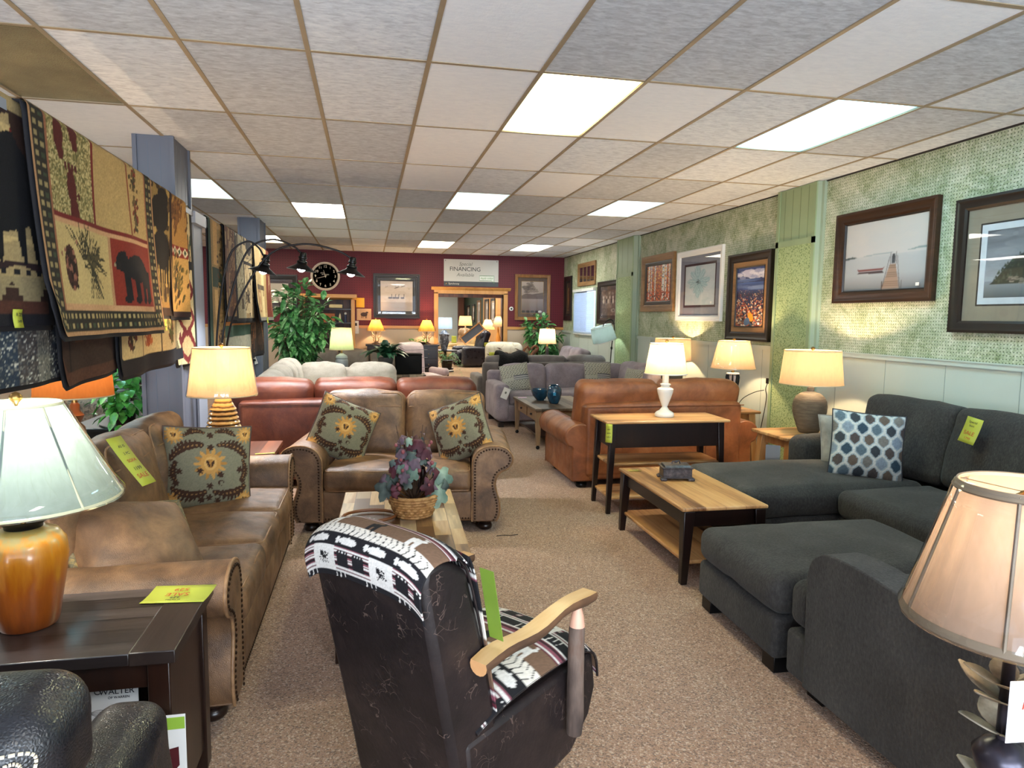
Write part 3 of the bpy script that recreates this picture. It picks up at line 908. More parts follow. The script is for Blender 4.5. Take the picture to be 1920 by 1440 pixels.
def rolled_sofa(t, W, D, seats, mat, pmat, nails=True, prof=SCROLL, seat_h=.48, back_h=.93, arm_front=0.0, bstyle='seam', hs=1.0, fm=None, bw=None, foot_h=.085, panel=.08):
    ax = .30 if prof is SCROLL else .285
    bodyw = .205
    xin = W/2-ax
    b = MB(); b.rbox((0, .02, .19), (2*xin+.12, D-.06, .22), .03, 2, 4); b.rbox((0, -D/2+.05, .195), (2*xin+.02, .08, .23), .025, 3, 6, (0, .006, 0))
    b.build('base', mat, t, angle=60)
    if nails:
        b = MB(); nail_row(b, [(-xin, .105), (xin, .105)], -D/2+.008)
        b.build('base_nailhead_trim', m_nail, t)
    b = MB(); b.rbox((0, D/2-.10, (back_h-panel+.10)/2), (2*(xin+.10), .19, back_h-panel-.10), .05, 4, 8, (0, .0, .02))
    b.build('back', mat, t, angle=60)
    for sd in (-1, 1):
        o = arm_mesh(prof, sd, xin, -D/2-arm_front, D/2-.02, hs).build('arm', mat, t, angle=40, bevel=.014)
        if nails:
            pp = outline(prof, 5)
            cx = sum(p[0] for p in pp)/len(pp)
            def inset(p, d=.022):
                i = pp.index(p); a = pp[max(0, i-1)]; c = pp[min(len(pp)-1, i+1)]
                tx, tz = c[0]-a[0], c[1]-a[1]; L = math.hypot(tx, tz) or 1
                return (sd*(xin+p[0]+tz/L*d), (p[1]-tx/L*d)*hs)
            b = MB(); nail_row(b, [inset(p) for p in pp], -D/2-arm_front-.002)
            nb = b.build('nailhead_trim', m_nail, o)
        # seam welting round the arm front
        b = MB(); b.tube([(sd*(xin+p[0]), -D/2-arm_front+.006, p[1]*hs) for p in outline(prof, 3)], .0065, 6)
        b.build('welt', pmat, o, angle=60)
    sw = (2*xin)/seats
    sd_ = D-.26
    for k in range(seats):
        x = -xin+sw*(k+.5)
        seat_cushion(t, sw-.006, sd_, .17, (x, -D/2+sd_/2-.012, seat_h-.085), mat, pmat, k+3)
    bw = bw or (2*xin+.22)/seats
    for k in range(seats):
        x = -(bw*seats)/2+bw*(k+.5)
        back_cushion(t, bw-.006, back_h-seat_h+.06, .23, (x, D/2-.26, seat_h+(back_h-seat_h)/2-.0), 13, mat, pmat, k*2+1, bstyle)
    for sx in (-1, 1):
        for sy in (-1, 1):
            bun_foot(t, sx*(xin+.10), sy*(D/2-.10), foot_h, mat=fm)
    return t

# pillows -------------------------------------------------------------
def pillow(name, label, cat, loc, rot, size, th, ras=None, mat=None, pmat=None, back=None, group=None, seed=0, n=26, squash=1.0, ears=.05, prad=.006):
    """square cushion: face towards local -y, standing in the x-z plane"""
    t = thing(name, label, cat, loc, group=group, rot=rot)
    def pt(u, v, s):
        a, c = 2*u-1, 2*v-1
        e = (1-abs(a)**2.6)*(1-abs(c)**2.6)
        y = s*th/2*max(0, e)**.55
        x = a*size/2*(1-ears*(1-c*c)); z = c*size/2*squash*(1-ears*(1-a*a))
        w = noise.noise(Vector((x*7+seed, z*7, seed*2.3)))*.012*max(0, e)**.3
        return (x, y+w*s, z)
    b = MB()
    if ras is not None:
        sheet(b, ras, lambda u, v: pt(u, v, -1), 84, 84)
        o = b.build('front_cover', mat or m_tapestry, t, angle=80)
    else:
        b.add([pt(i/n, j/n, -1) for j in range(n+1) for i in range(n+1)], [(j*(n+1)+i, j*(n+1)+i+1, (j+1)*(n+1)+i+1, (j+1)*(n+1)+i) for j in range(n) for i in range(n)])
        o = b.build('front_cover', mat, t, angle=80)
    b = MB()
    b.add([pt(i/n, j/n, 1) for j in range(n+1) for i in range(n+1)], [(j*(n+1)+i, (j+1)*(n+1)+i, (j+1)*(n+1)+i+1, j*(n+1)+i+1) for j in range(n) for i in range(n)])
    b.build('back_cover', back or pmat or mat, t, angle=80)
    if pmat:
        b = MB(); pts = []
        for (u0, v0, u1, v1) in ((0, 0, 1, 0), (1, 0, 1, 1), (1, 1, 0, 1), (0, 1, 0, 0)):
            for q in range(10): pts.append(pt(u0+(u1-u0)*q/10, v0+(v1-v0)*q/10, 1))
        b.tube(pts, prad, 6, True); b.build('piping', pmat, t, angle=80)
    return t
m_tapestry = vcol('woven_tapestry', .85, .4, 300)

def ras_floral():
    r = Ras(168, 168, '#77735f'); r.noise(.10, 3, 2)
    G, G2, B, B2 = '#b98a4a', '#a57538', '#3a2418', '#4b3120'
    def flower(u, v, s, dk=True):
        for k in range(14):
            a = k*math.pi*2/14
            r.ell(u+math.cos(a)*s*.62, v+math.sin(a)*s*.62, s*.42, s*.12, G if k % 2 else G2, math.degrees(a))
        r.ell(u, v, s*.62, s*.66, G); r.ell(u, v, s*.38, s*.44, '#c79c5c'); r.ell(u, v, s*.2, s*.3, G2)
        if dk:
            r.ell(u-s*.14, v+.0, s*.08, s*.26, B, 20); r.ell(u+s*.14, v, s*.08, s*.26, B, -20)
    def leafs(u, v, s, a, f=1):
        ca, sa = math.cos(R_(a)), math.sin(R_(a))
        for k in range(9):
            t = k/8-.5
            x = t*s; y = f*(.22-t*t)*s*.6
            w = s*(.15-.16*abs(t)**1.5)
            px, py = u+x*ca-y*sa, v+x*sa+y*ca
            r.ell(px, py, w*1.05, w*.75, B, a+40*f); r.ell(px, py, w*.28, w*.22, '#8f6a40', a)
            r.ell(px+(-sa)*w*1.1*f, py+ca*w*1.1*f, w*.6, w*.3, B, a+70)
    def star(u, v, s):
        for k in range(3): r.ell(u, v, s, s*.3, B, k*60+15)
    flower(.5, .54, .19); flower(.10, .9, .11); flower(.92, .9, .11); flower(.08, .1, .11); flower(.92, .1, .11)
    leafs(.23, .70, .36, 25); leafs(.77, .70, .36, -25, 1); leafs(.27, .22, .36, -10, -1); leafs(.74, .22, .36, 12, -1)
    leafs(.32, .92, .22, 10); leafs(.68, .92, .22, -14); leafs(.12, .45, .24, 95); leafs(.89, .45, .24, -95)
    for p in ((.5, .9), (.38, .45), (.62, .4), (.15, .46), (.86, .46), (.5, .74), (.42, .1), (.6, .08), (.12, .32), (.9, .33), (.5, .26), (.5, .12)): star(p[0], p[1], .045)
    for a in range(0, 300, 20):
        r.ell(.63+.03*math.cos(R_(a)), .30+.03*math.sin(R_(a)), .006, .006, B)
    r.noise(.06, 5, 1)
    return r
FLORAL = ras_floral()

# lamps ---------------------------------------------------------------
m_bulb = emis('glowing_bulb', '#fff0d0', 14)
m_brass = plain('aged_brass', '#8a6a3a', .3, .9)
m_film = glass_film('clear_shade_wrap', '#ffffff', .10, .04)
SHW = shade_mat('warm_linen_shade', '#867560', .44, '#ffb960', .0)
SHC = shade_mat('ivory_pleated_shade', '#7c8880', .28, '#e8fff0', .0)
SHY = shade_mat('cream_shade', '#b09c74', .42, '#ffdf9a', .0)
SHG = shade_mat('pale_green_white_shade', '#959c74', .48, '#f0f4c0', .0)
LP = .5
def lamp(name, label, loc, prof, bmat, sh, smat, power=26, col=(1, .70, .40), group=None, finial=True, wrap=False, trim=None, cat='table lamp', extra=None, oval=False, seg=40):
    """sh = (z0, z1, r_bottom, r_top) ; prof = base outline"""
    t = thing(name, label, cat, loc, group=group)
    if prof:
        b = MB(); b.lathe(prof, n=36); b.build('base', bmat, t, angle=55)
    z0, z1, rb, rt = sh
    ztop = max(p[1] for p in prof) if prof else z0-.02
    b = MB(); b.cyl((0, 0, ztop-.01), (0, 0, z1-.01), .007); b.tube([(-.05, 0, z0+.03), (-.065, 0, (z0+z1)/2), (-.03, 0, z1-.02), (0, 0, z1-.01), (.03, 0, z1-.02), (.065, 0, (z0+z1)/2), (.05, 0, z0+.03)], .003, 6)
    b.cyl((0, 0, ztop-.005), (0, 0, ztop+.05), .018, .015)
    b.build('stem', m_brass, t, angle=60)
    if finial:
        b = MB(); b.lathe([(.004, 0), (.006, .008), (.016, .018), (.018, .028), (.010, .038), (.0, .042)], (0, 0, z1-.004), 14); b.build('finial', m_brass, t, angle=60)
    b = MB(); b.lathe([(rb+(rt-rb)*q/6, z0+(z1-z0)*q/6) for q in range(7)], n=seg, cap=False)
    s = b.build('lamp_shade', smat, t, angle=70)
    b = MB()
    for q, rq in ((z0, rb), (z1, rt)): b.lathe([(rq+.0015, q-.003), (rq+.0025, q), (rq+.0015, q+.006), (rq-.002, q+.004), (rq-.002, q-.003), (rq+.0015, q-.003)], n=seg, cap=False)
    for k in range(3):
        a = k*2.094; b.cyl((0, 0, z1-.012), ((rt-.001)*math.cos(a), (rt-.001)*math.sin(a), z1-.002), .0016, n=6)
    b.build('shade_trim', trim or m_shtrim, s, angle=60)
    if wrap:
        b = MB(); b.lathe([(rb-.02, z0-.01), (rb+.006, z0-.006), (rb+.008, z0+.01)]+[(rb+(rt-rb)*q/6+.006, z0+(z1-z0)*q/6) for q in range(1, 7)]+[(rt-.02, z1+.004)], n=seg, cap=False)
        b.build('plastic_wrap', m_film, s, angle=70)
    b = MB(); zb = z0+(z1-z0)*.42; b.sphere((0, 0, zb), (.028, .028, .036), 12, 8); b.build('bulb', m_bulb, t, angle=80)
    if power: point('lamp_glow', (loc[0], loc[1], loc[2]+zb+.06), power*LP, col, .03)
    if extra: extra(t)
    return t
m_shtrim = plain('shade_edge_tape', '#cbb68e', .7)

def sale_tag(label, loc, rot, w=.07, h=.16, lines=None, group=None, col=None, name='sale_tag', flip=False):
    t = thing(name, label, 'price tag', loc, rot=rot, group=group)
    b = MB(); n = 6
    vs = []
    for j in range(n+1):
        for i in range(2):
            v = j/n; vs.append(((i-.5)*w, .006*math.sin(v*2.6)-.003, (v-.5)*h))
    b.add(vs, [(j*2, j*2+1, j*2+3, j*2+2) for j in range(n)])
    b.build('card', col or m_tag_y, t, solid=.0012, angle=80)
    for (s, z, sz, mt) in (lines or []):
        text(s, sz, mt, t, (0, -.0052, z), (R_(90), 0, 0), 'lettering', ext=.0002)
    return t

def ruled(b, w, z, k, y=-.0045, r=.0008):
    pass

# leaves --------------------------------------------------------------
def leaf(b, base, d, L, W, up=Vector((0, 0, 1)), droop=.35, mat=0, n=4, fold=.25):
    d = Vector(d).normalized(); side = d.cross(up)
    side = side.normalized() if side.length > .05 else Vector((1, 0, 0))
    nn = side.cross(d).normalized()
    vs = []; fs = []
    base = Vector(base)
    for i in range(n+1):
        t = i/n
        c = base+d*(L*t)-Vector((0, 0, 1))*(droop*L*t*t)
        w = W*math.sin(math.pi*min(.985, .06+t*.94))**.8*.5
        vs += [c-side*w+nn*(w*fold), c, c+side*w+nn*(w*fold)]
    for i in range(n):
        a = i*3
        fs += [(a, a+1, a+4, a+3), (a+1, a+2, a+5, a+4)]
    b.add(vs, fs, mat)

def leafmat(name, cols, rough=.35, spec=.5):
    t = NT(name); v = t.coords()
    c = t.ramp(t.noise(v, 14, 2), [(.3+.4*i/(len(cols)-1), q) for i, q in enumerate(cols)])
    return t.principled(c, rough, 0, None, spec)
m_leaf = leafmat('glossy_green_leaf', ['#1f4a26', '#3a7a40', '#68a05e', '#a5c8a0'])  # pale end of the ramp paints whitish highlights into the leaves
m_leaf_dk = leafmat('dark_green_leaf', ['#0c2318', '#173a26', '#285438', '#4a7a5c'])
m_fern = leafmat('fern_green', ['#2c7028', '#4c9c3c', '#7cc05c'])
m_bark = plain('brown_stem', '#4a3423', .8)
# ================================================================ left foreground
# long brown sofa against the rug rack, facing the aisle
t = thing('sofa', 'long brown leather-look three-seat sofa along the left side under the rugs', 'sofa', (-1.00, 3.66, 0), R_(90))
rolled_sofa(t, 2.30, .98, 3, m_brown, m_pipe_brown, nails=True)
m_edge_floral = mottle('tapestry_edge', ['#2c1d14', '#8a7a58', '#5a5644', '#a58a52'], 38, .85, .3, 200)
pillow('throw_pillow', 'brown leather pillow with tapestry edge lying on the near end of the brown sofa', 'pillow', (-.93, 2.92, .615), (R_(-52), R_(10), R_(42)), .50, .27, None, m_brown, m_edge_floral, back=m_brown_dk, seed=3, prad=.017)
pillow('throw_pillow', 'floral tapestry pillow at the far end of the long brown sofa', 'pillow', (-.92, 4.14, .69), (R_(-14), R_(5), R_(22)), .48, .17, FLORAL, None, m_brown_dk, seed=5)
sale_tag('long yellow sale tag lying over the back of the brown sofa', (-1.075, 3.36, .90), (R_(-38), R_(0), R_(72)), .10, .27,
         [('SALE', -.085, .034, m_ink_r), ('1199', -.045, .026, m_ink_k), ('SOFA', .0, .024, m_ink_r), ('3 PC', .04, .02, m_ink_k), ('AS IS', .08, .02, m_ink_k)])

# end table in the corner, with the ringed lamp
def simple_table(t, W, D, H, top_m, leg_m, top_th=.03, leg=.05, apron=.09, shelf=None, splay=0.0, taper=1.0, over=.03, ap_m=None, shelf_m=None):
    b = MB(); b.box((0, 0, H-top_th/2), (W, D, top_th)); b.build('table_top', top_m, t, bevel=.005)
    xs, ys = W/2-over-leg/2, D/2-over-leg/2
    for sx in (-1, 1):
        for sy in (-1, 1):
            b = MB(); k = leg/2*taper
            x1, y1 = sx*(xs+splay), sy*(ys+splay)
            x0, y0 = sx*xs, sy*ys
            l = leg/2
            vs = [(x1-k, y1-k, 0), (x1+k, y1-k, 0), (x1+k, y1+k, 0), (x1-k, y1+k, 0), (x0-l, y0-l, H-top_th), (x0+l, y0-l, H-top_th), (x0+l, y0+l, H-top_th), (x0-l, y0+l, H-top_th)]
            b.add(vs, [(3, 2, 1, 0), (4, 5, 6, 7), (0, 1, 5, 4), (1, 2, 6, 5), (2, 3, 7, 6), (3, 0, 4, 7)])
            b.build('leg', leg_m, t, bevel=.004)
    if apron:
        b = MB()
        for s in (-1, 1):
            b.box((0, s*ys, H-top_th-apron/2), (2*xs, .02, apron)); b.box((s*xs, 0, H-top_th-apron/2), (.02, 2*ys, apron))
        b.build('apron', ap_m or leg_m, t, bevel=.003)
    for z in (shelf or []):
        f = splay*(1-z/H)
        b = MB(); b.box((0, 0, z), (2*(xs+f)+.02, 2*(ys+f)+.02, .022)); b.build('shelf', shelf_m or top_m, t, bevel=.004)
    return t
m_redwood = wood('reddish_brown_plank', ['#3a1f16', '#5d3524', '#7a4b34'], 'y', 6, .1, 'x', .35, vary=.4)
t = thing('end_table', 'reddish brown end table in the corner between the brown sofa and the loveseat', 'table', (-.97, 5.15, 0))
simple_table(t, .62, .64, .60, m_redwood, m_walnut, .035, .06, .1)
sale_tag('small yellow tag lying on the corner end table', (-.72, 4.95, .602), (R_(-90), 0, R_(12)), .13, .05, [('$329.95', 0, .022, m_ink_r)])
m_ring = NT('banded_amber_glaze')
_v = m_ring.coords()
_tc = m_ring.n('ShaderNodeTexCoord'); _s = m_ring.n('ShaderNodeSeparateXYZ'); m_ring.l(_tc.outputs['Object'], _s.inputs[0])
_f = m_ring.math('FRACT', m_ring.math('ADD', m_ring.math('MULTIPLY', _s.outputs[2], 31), m_ring.math('MULTIPLY', m_ring.noise(_v, 22, 4), .5)))
m_ring = m_ring.principled(m_ring.ramp(_f, [(.0, '#3a2312'), (.18, '#57361a'), (.34, '#a97f3f'), (.7, '#c9a566'), (.95, '#7b552a')]), .14, 0, None, .6, 0, .6)
prof = [(.075, 0), (.10, .004)]
for k in range(9):
    z = .02+k*.028; rr_ = .098+.012*math.sin(min(1, k/4)*1.57)-(.0 if k < 4 else (k-3)*.0065)
    prof += [(rr_-.005, z), (rr_+.004, z+.012), (rr_-.004, z+.026)]
prof += [(.064, .285), (.052, .31), (.04, .335), (.02, .345)]
lamp('table_lamp', 'lamp with banded amber and brown ceramic base and glowing drum shade, beside the loveseat', (-1.03, 5.16, .60), [(r*1.12, z*1.16) for r, z in prof], m_ring, (.40, .735, .235, .19), SHW, 34, wrap=True)

# dark plank table at the lower left with the amber lamp
t = thing('end_table', 'dark brown plank-topped table in the lower left corner', 'table', (-1.06, 2.215, 0))
b = MB(); b.box2((-.42, -.24, .60), (.40, .24, .635)); b.build('table_top', m_darkplank, t, bevel=.003)
b = MB(); b.box2((.40, -.242, .598), (.52, .242, .637)); b.build('end_board', m_darkplank_y, t, bevel=.003)
b = MB(); b.box2((-.52, -.242, .598), (-.42, .242, .637)); b.build('end_board', m_darkplank_y, t, bevel=.003)
for sx in (-1, 1):
    for sy in (-1, 1):
        b = MB(); b.box((sx*.47, sy*.195, .3), (.06, .06, .6)); b.build('leg', m_walnut, t, bevel=.004)
b = MB(); b.box2((.44, -.17, .08), (.49, .17, .60)); b.build('side_panel', m_walnut, t)
b = MB(); b.box2((-.49, -.17, .08), (-.44, .17, .60)); b.build('side_panel', m_walnut, t)
b = MB(); b.box2((-.44, -.215, .52), (.44, -.19, .60)); b.box2((-.44, .19, .1), (.44, .215, .60)); b.build('apron', m_walnut, t, bevel=.003)
b = MB(); b.box2((-.46, -.2, .12), (.46, .2, .145)); b.build('shelf', m_walnut, t, bevel=.003)
tg = sale_tag('bright yellow sale card lying on the dark plank table', (-.63, 2.375, .6395), (R_(-90), 0, R_(180-6)), .20, .135,
         [('SALE', .012, .036, m_ink_r), ('529', -.028, .032, m_ink_r), ('629', .038, .02, m_ink_k), ('as marked', .056, .011, m_ink_k)], col=m_tag_y)
m_amber = NT('burnt_amber_glaze')
_v = m_amber.coords((1, 1, .12)); _tc = m_amber.n('ShaderNodeTexCoord'); _s = m_amber.n('ShaderNodeSeparateXYZ'); m_amber.l(_tc.outputs['Object'], _s.inputs[0])
_g = m_amber.math('ADD', m_amber.math('MULTIPLY', _s.outputs[2], 2.6), m_amber.math('MULTIPLY', m_amber.noise(_v, 40, 4), .5))
m_amber = m_amber.principled(m_amber.ramp(_g, [(.25, '#6d3008'), (.6, '#9a4d0c'), (.88, '#c07a1a'), (1.0, '#9d8550')]), .28, 0, None, .5, 0, .35)
prof = [(.0, 0), (.075, 0), (.08, .01), (.088, .06), (.105, .16), (.112, .21), (.108, .255), (.088, .285), (.062, .297), (.05, .30)]
def ex(t):
    b = MB(); b.lathe([(.048, .296), (.05, .31), (.072, .325), (.078, .334), (.07, .338), (.035, .336), (.015, .345)], n=36); b.build('collar', m_black, t, angle=60)
    b = MB()
    for k in range(8):
        a = k*math.pi/4+.2
        b.tube([((.262+(.115-.262)*q/5-.004*math.sin(q/5*3.14))*math.cos(a)*1.004, (.262+(.115-.262)*q/5-.004*math.sin(q/5*3.14))*math.sin(a)*1.004, .385+(.665-.385)*q/5) for q in range(6)], .0035, 6)
    b.build('shade_rib', m_shtrim2, t, angle=60)
m_shtrim2 = plain('ivory_rib_tape', '#d8d4ae', .7)
lamp('table_lamp', 'big lamp with burnt amber pot base and wide white bell shade, at the left edge', (-1.015, 2.23, .637), prof, m_amber, (.385, .67, .262, .115), SHC, 18, col=(1, .97, .9), finial=True, wrap=True, trim=m_shtrim2, extra=ex)

# dark leather recliner at the lower left
t = thing('recliner', 'dark leather recliner with white double stitching at the bottom left', 'recliner', (-.90, 1.48, 0), R_(180))
b = MB(); b.rbox((0, .0, .19), (.66, .7, .38), .06, 3, 6, wr=.01); b.build('base', m_blackleather, t, angle=60)
b = MB(); b.rbox((0, -.05, .42), (.5, .62, .14), .06, 3, 6, (0, .01, .03), .01); b.build('seat_cushion', m_blackleather, t, angle=60)
b = MB(); b.rbox((0, .36, .55), (.86, .21, .66), .07, 5, 9, (.01, .03, .02), .02, 3.5, 4); bkm = b; b.build('back', m_blackleather, t, angle=60)
b = MB(); b.rbox((0, .37, .905), (.90, .21, .19), .06, 5, 9, (.01, .02, .01), .022, 4, 8); hm = b; hr = b.build('head_cushion', m_blackleather, t, angle=60)
m_stitch = plain('cream_stitching', '#cfc3ac', .7)
b = MB()
for off in (0, .014):
    path = [(-.405+off, 0, .72), (-.407+off, 0, .862), (-.413+off, 0, .906), (-.434+off*1.1, 0, .950), (-.428+off, 0, .972-off*.5), (-.388, 0, .978-off), (-.30, 0, .978-off), (.30, 0, .978-off)]
    mm_ = MB(); mm_.v = hm.v+bkm.v; mm_.f = hm.f+[tuple(i+len(hm.v) for i in f) for f in bkm.f]
    pp = [p for p in drape(mm_, [(a, 0, c-.012) for a, b_, c in spline(path, 12)], (0, -1, 0), .003) if p]
    k = 0
    while k < len(pp)-1:
        if k % 3 != 2: b.tube([pp[k], pp[k+1]], .0026, 5)
        k += 1
b.build('stitching', m_stitch, t)
for sx in (-1, 1):
    b = MB(); b.rbox((sx*.345, .06, .36), (.15, .56, .60), .05, 4, 8, (.012, .01, .015), .018, 4, 3+sx); b.build('arm', m_blackleather, t, angle=60)

# leaflets beside the dark table
t = thing('brochure', 'white furniture maker leaflet with line drawing, behind the dark recliner', 'leaflet', (-.75, 2.055, .343), rot=(R_(90), 0, 0))
b = MB(); b.box((0, 0, 0), (.17, .37, .0015)); b.build('paper', m_tag_w, t)
text('WALTER', .024, m_ink_k, t, (.028, .145, .001), (0, 0, 0)); text('OF WARREN', .010, m_ink_k, t, (.033, .127, .001), (0, 0, 0))
b = MB(); b.tube([(-.022+.008*math.cos(a*.7), .148+.008*math.sin(a*.7), .0015) for a in range(0, 9)], .0013, 5); b.build('emblem', m_ink_k, t)
b = MB()
for k in range(5): b.tube(spline([(-.07, .07+k*.007, .0015), (-.03, .092-k*.004, .0015), (.0, .09-k*.006, .0015), (.03, .075+k*.003, .0015)], 5), .0006, 4)
b.build('drawing', m_ink_k, t)
t = thing('brochure', 'white and green leaflet with a dark red recliner picture beside the dark table', 'leaflet', (-.577, 1.945, .232), rot=(R_(90), 0, 0))
b = MB(); b.box((0, 0, 0), (.13, .46, .0015)); b.build('paper', m_tag_w, t)
b = MB(); b.box((0, .205, .0012), (.126, .035, .0006)); b.build('green_band', plain('leaf_green_print', '#8fb43c', .5), t)
b = MB(); b.prism([(-.045, .07), (-.005, .085), (.02, .13), (.045, .135), (.046, .08), (.015, .045), (-.045, .055)], 'z', .0008, .0018); b.build('picture', plain('maroon_print', '#4a1218', .5), t)
t = thing('envelope', 'small white folded card tucked in front of the green leaflet', 'card', (-.60, 1.935, .39), rot=(R_(90), R_(0), R_(-8)))
b = MB(); b.box((0, 0, 0), (.07, .07, .0015), 0, TR((0, 0, 0), (0, 0, R_(38)))); b.build('paper', m_tag_w, t)

# ================================================================ loveseat group
t = thing('loveseat', 'brown leather-look loveseat with nailhead arms facing the viewer in the middle', 'loveseat', (.265, 5.36, 0), R_(-8))
rolled_sofa(t, 1.68, .98, 2, m_brown, m_pipe_brown, nails=True, seat_h=.47)
# one long bench front cushion in the photo
pillow('throw_pillow', 'floral tapestry pillow leaning in the left corner of the loveseat', 'pillow', (-.20, 5.30, .70), (R_(-16), R_(24), R_(8)), .46, .17, FLORAL, None, m_brown_dk, seed=11)
pillow('throw_pillow', 'floral tapestry pillow leaning in the right corner of the loveseat', 'pillow', (.69, 5.12, .71), (R_(-16), R_(-22), R_(-26)), .46, .17, FLORAL, None, m_brown_dk, seed=17)
t = thing('hang_tag', 'dark grey maker tag hanging from the left arm of the loveseat', 'tag', (-.60, 4.72, .42), rot=(0, R_(-35), R_(-10)))
b = MB(); b.box((0, 0, 0), (.10, .002, .16)); b.build('card', m_tag_g, t)
b = MB()
for k in range(2): b.tube(spline([(-.03, -.002, .02-k*.03), (-.01, -.002, .032-k*.03), (.005, -.002, .015-k*.03), (.03, -.002, .03-k*.03)], 5), .0015, 4)
b.build('script_mark', m_tag_w, t)
b = MB(); b.tube([(0, 0, .08), (.03, .0, .14), (.06, .02, .18)], .001, 4); b.build('string', m_black, t)

# patchwork wood coffee table with flower basket
t = thing('coffee_table', 'patchwork reclaimed wood coffee table in front of the loveseat', 'table', (.155, 3.60, 0), R_(-2))
simple_table(t, .65, 1.22, .49, m_block, m_walnut, .04, .06, .09, [.14], shelf_m=m_walnut)

def flower_basket():
    t = thing('flower_basket', 'wicker basket of dried burgundy leaves and berries on the patchwork coffee table', 'flower arrangement', (.235, 3.66, .49)); t.scale = (1.08, 1.08, 1.28)
    m_wick = mottle('woven_wicker', ['#7d5530', '#a87a48', '#c79c66'], 40, .6, .8, 90)
    b = MB(); pr = [(.0, 0), (.085, 0), (.10, .02), (.118, .06), (.125, .095), (.118, .10), (.10, .095), (.09, .03), (0, .02)]
    b.lathe(pr, n=40)
    for z in range(8):
        r = .092+.034*min(1, z/6)
        b.tube([((r+.004*math.cos(q*math.pi+z*math.pi))*math.cos(q*2*math.pi/44), (r+.004*math.cos(q*math.pi+z*math.pi))*math.sin(q*2*math.pi/44), .008+z*.012) for q in range(44)], .0045, 5, True)
    b.build('basket', m_wick, t, angle=60)
    b = MB(); b.tube([(-.22+.13*math.cos(a/20*2*math.pi), -.02+.10*math.sin(a/20*2*math.pi), .012+.0*a) for a in range(20)], .007, 8, True); b.build('handle', plain('bentwood_handle', '#7a4a28', .4), t)
    cols = [('burgundy_leaf', ['#2a1018', '#47202a', '#683a44']), ('grey_green_leaf', ['#2c3434', '#46514e', '#66716b']), ('mauve_leaf', ['#443640', '#62505a', '#857080']), ('dusky_pink_leaf', ['#83566a', '#a97a88', '#c7a0a6']), ('sage_leaf', ['#4d6258', '#6d8474', '#93a592'])]
    lm = [leafmat(n, c, .6, .3) for n, c in cols]
    rg = random.Random(21)
    def lobed(b, c, nrm, s, mat):
        nrm = Vector(nrm).normalized(); x = nrm.cross(Vector((0, 0, 1)))
        x = x.normalized() if x.length > .1 else Vector((1, 0, 0)); y = nrm.cross(x)
        a0 = rg.random()*6.28; vs = [Vector(c)+nrm*.012]; K = 20
        for k in range(K):
            a = a0+k*2*math.pi/K
            rd = s*(.62+.38*abs(math.cos(k*math.pi/4)))*(.9+.2*rg.random())
            vs.append(Vector(c)+(x*math.cos(a)+y*math.sin(a))*rd+nrm*(-.02*(rd/s)))
        b.add(vs, [(0, 1+k, 1+(k+1) % K) for k in range(K)], mat)
    groups = [('large_leaves', 0), ('small_leaves', 1)]
    b = MB(); st = MB()
    for k in range(84):
        a = rg.random()*6.28; el = rg.uniform(-.2, 1.35)
        R0 = rg.uniform(.10, .165)
        c = (R0*math.cos(a)*math.cos(el)*1.05, R0*math.sin(a)*math.cos(el), .10+R0*1.3*math.sin(el)+.04)
        lobed(b, c, (math.cos(a)*math.cos(el), math.sin(a)*math.cos(el)-.35, math.sin(el)), rg.uniform(.018, .046), rg.choice([0, 1, 1, 2, 2, 0, 4, 3]))
        st.tube([(0, 0, .06), (c[0]*.6, c[1]*.6, c[2]*.8), c], .002, 4)
    for s, (dx, dy, dz) in enumerate(((.12, -.05, .1), (-.14, -.03, .13), (.15, 0, .16))):
        lobed(b, (dx, dy, dz), (dx, -.5, .2), .062, (4, 1, 4)[s])
    b.build('leaves', lm, t, angle=80); 
    b = MB()
    for k in range(9):
        a = rg.random()*6.28; R1 = rg.uniform(.02, .08); h = rg.uniform(.28, .40)
        tip = (R1*1.5*math.cos(a), R1*math.sin(a), h)
        st.tube([(0, 0, .08), (tip[0]*.5, tip[1]*.5, h*.55), tip], .0022, 5)
        for q in range(7):
            f = .45+.5*q/7
            p = Vector((tip[0]*f, tip[1]*f, .08+(h-.08)*f)); d = Vector((math.cos(q*2.4), math.sin(q*2.4), .6))
            leaf(b, p, d, .035, .014, mat=rg.choice([0, 3, 2]), n=2)
    b.build('twig_leaves', lm, t, angle=80)
    st.build('stems', m_bark, t)
    b = MB()
    for k in range(26):
        a = rg.random()*6.28; R1 = rg.uniform(.03, .12)
        b.sphere((R1*math.cos(a), R1*math.sin(a)-.03, .10+rg.random()*.22), rg.uniform(.006, .011), 8, 6)
    b.build('berries', plain('dusky_berry', '#8a4a4e', .35), t)
    b = MB()
    for k in range(3): b.tube([(.01+.018*k, .0, .1), (.01+.018*k, 0, .30-.05*k)], .007, 7)
    b.build('cinnamon_sticks', m_walnut, t)
flower_basket()

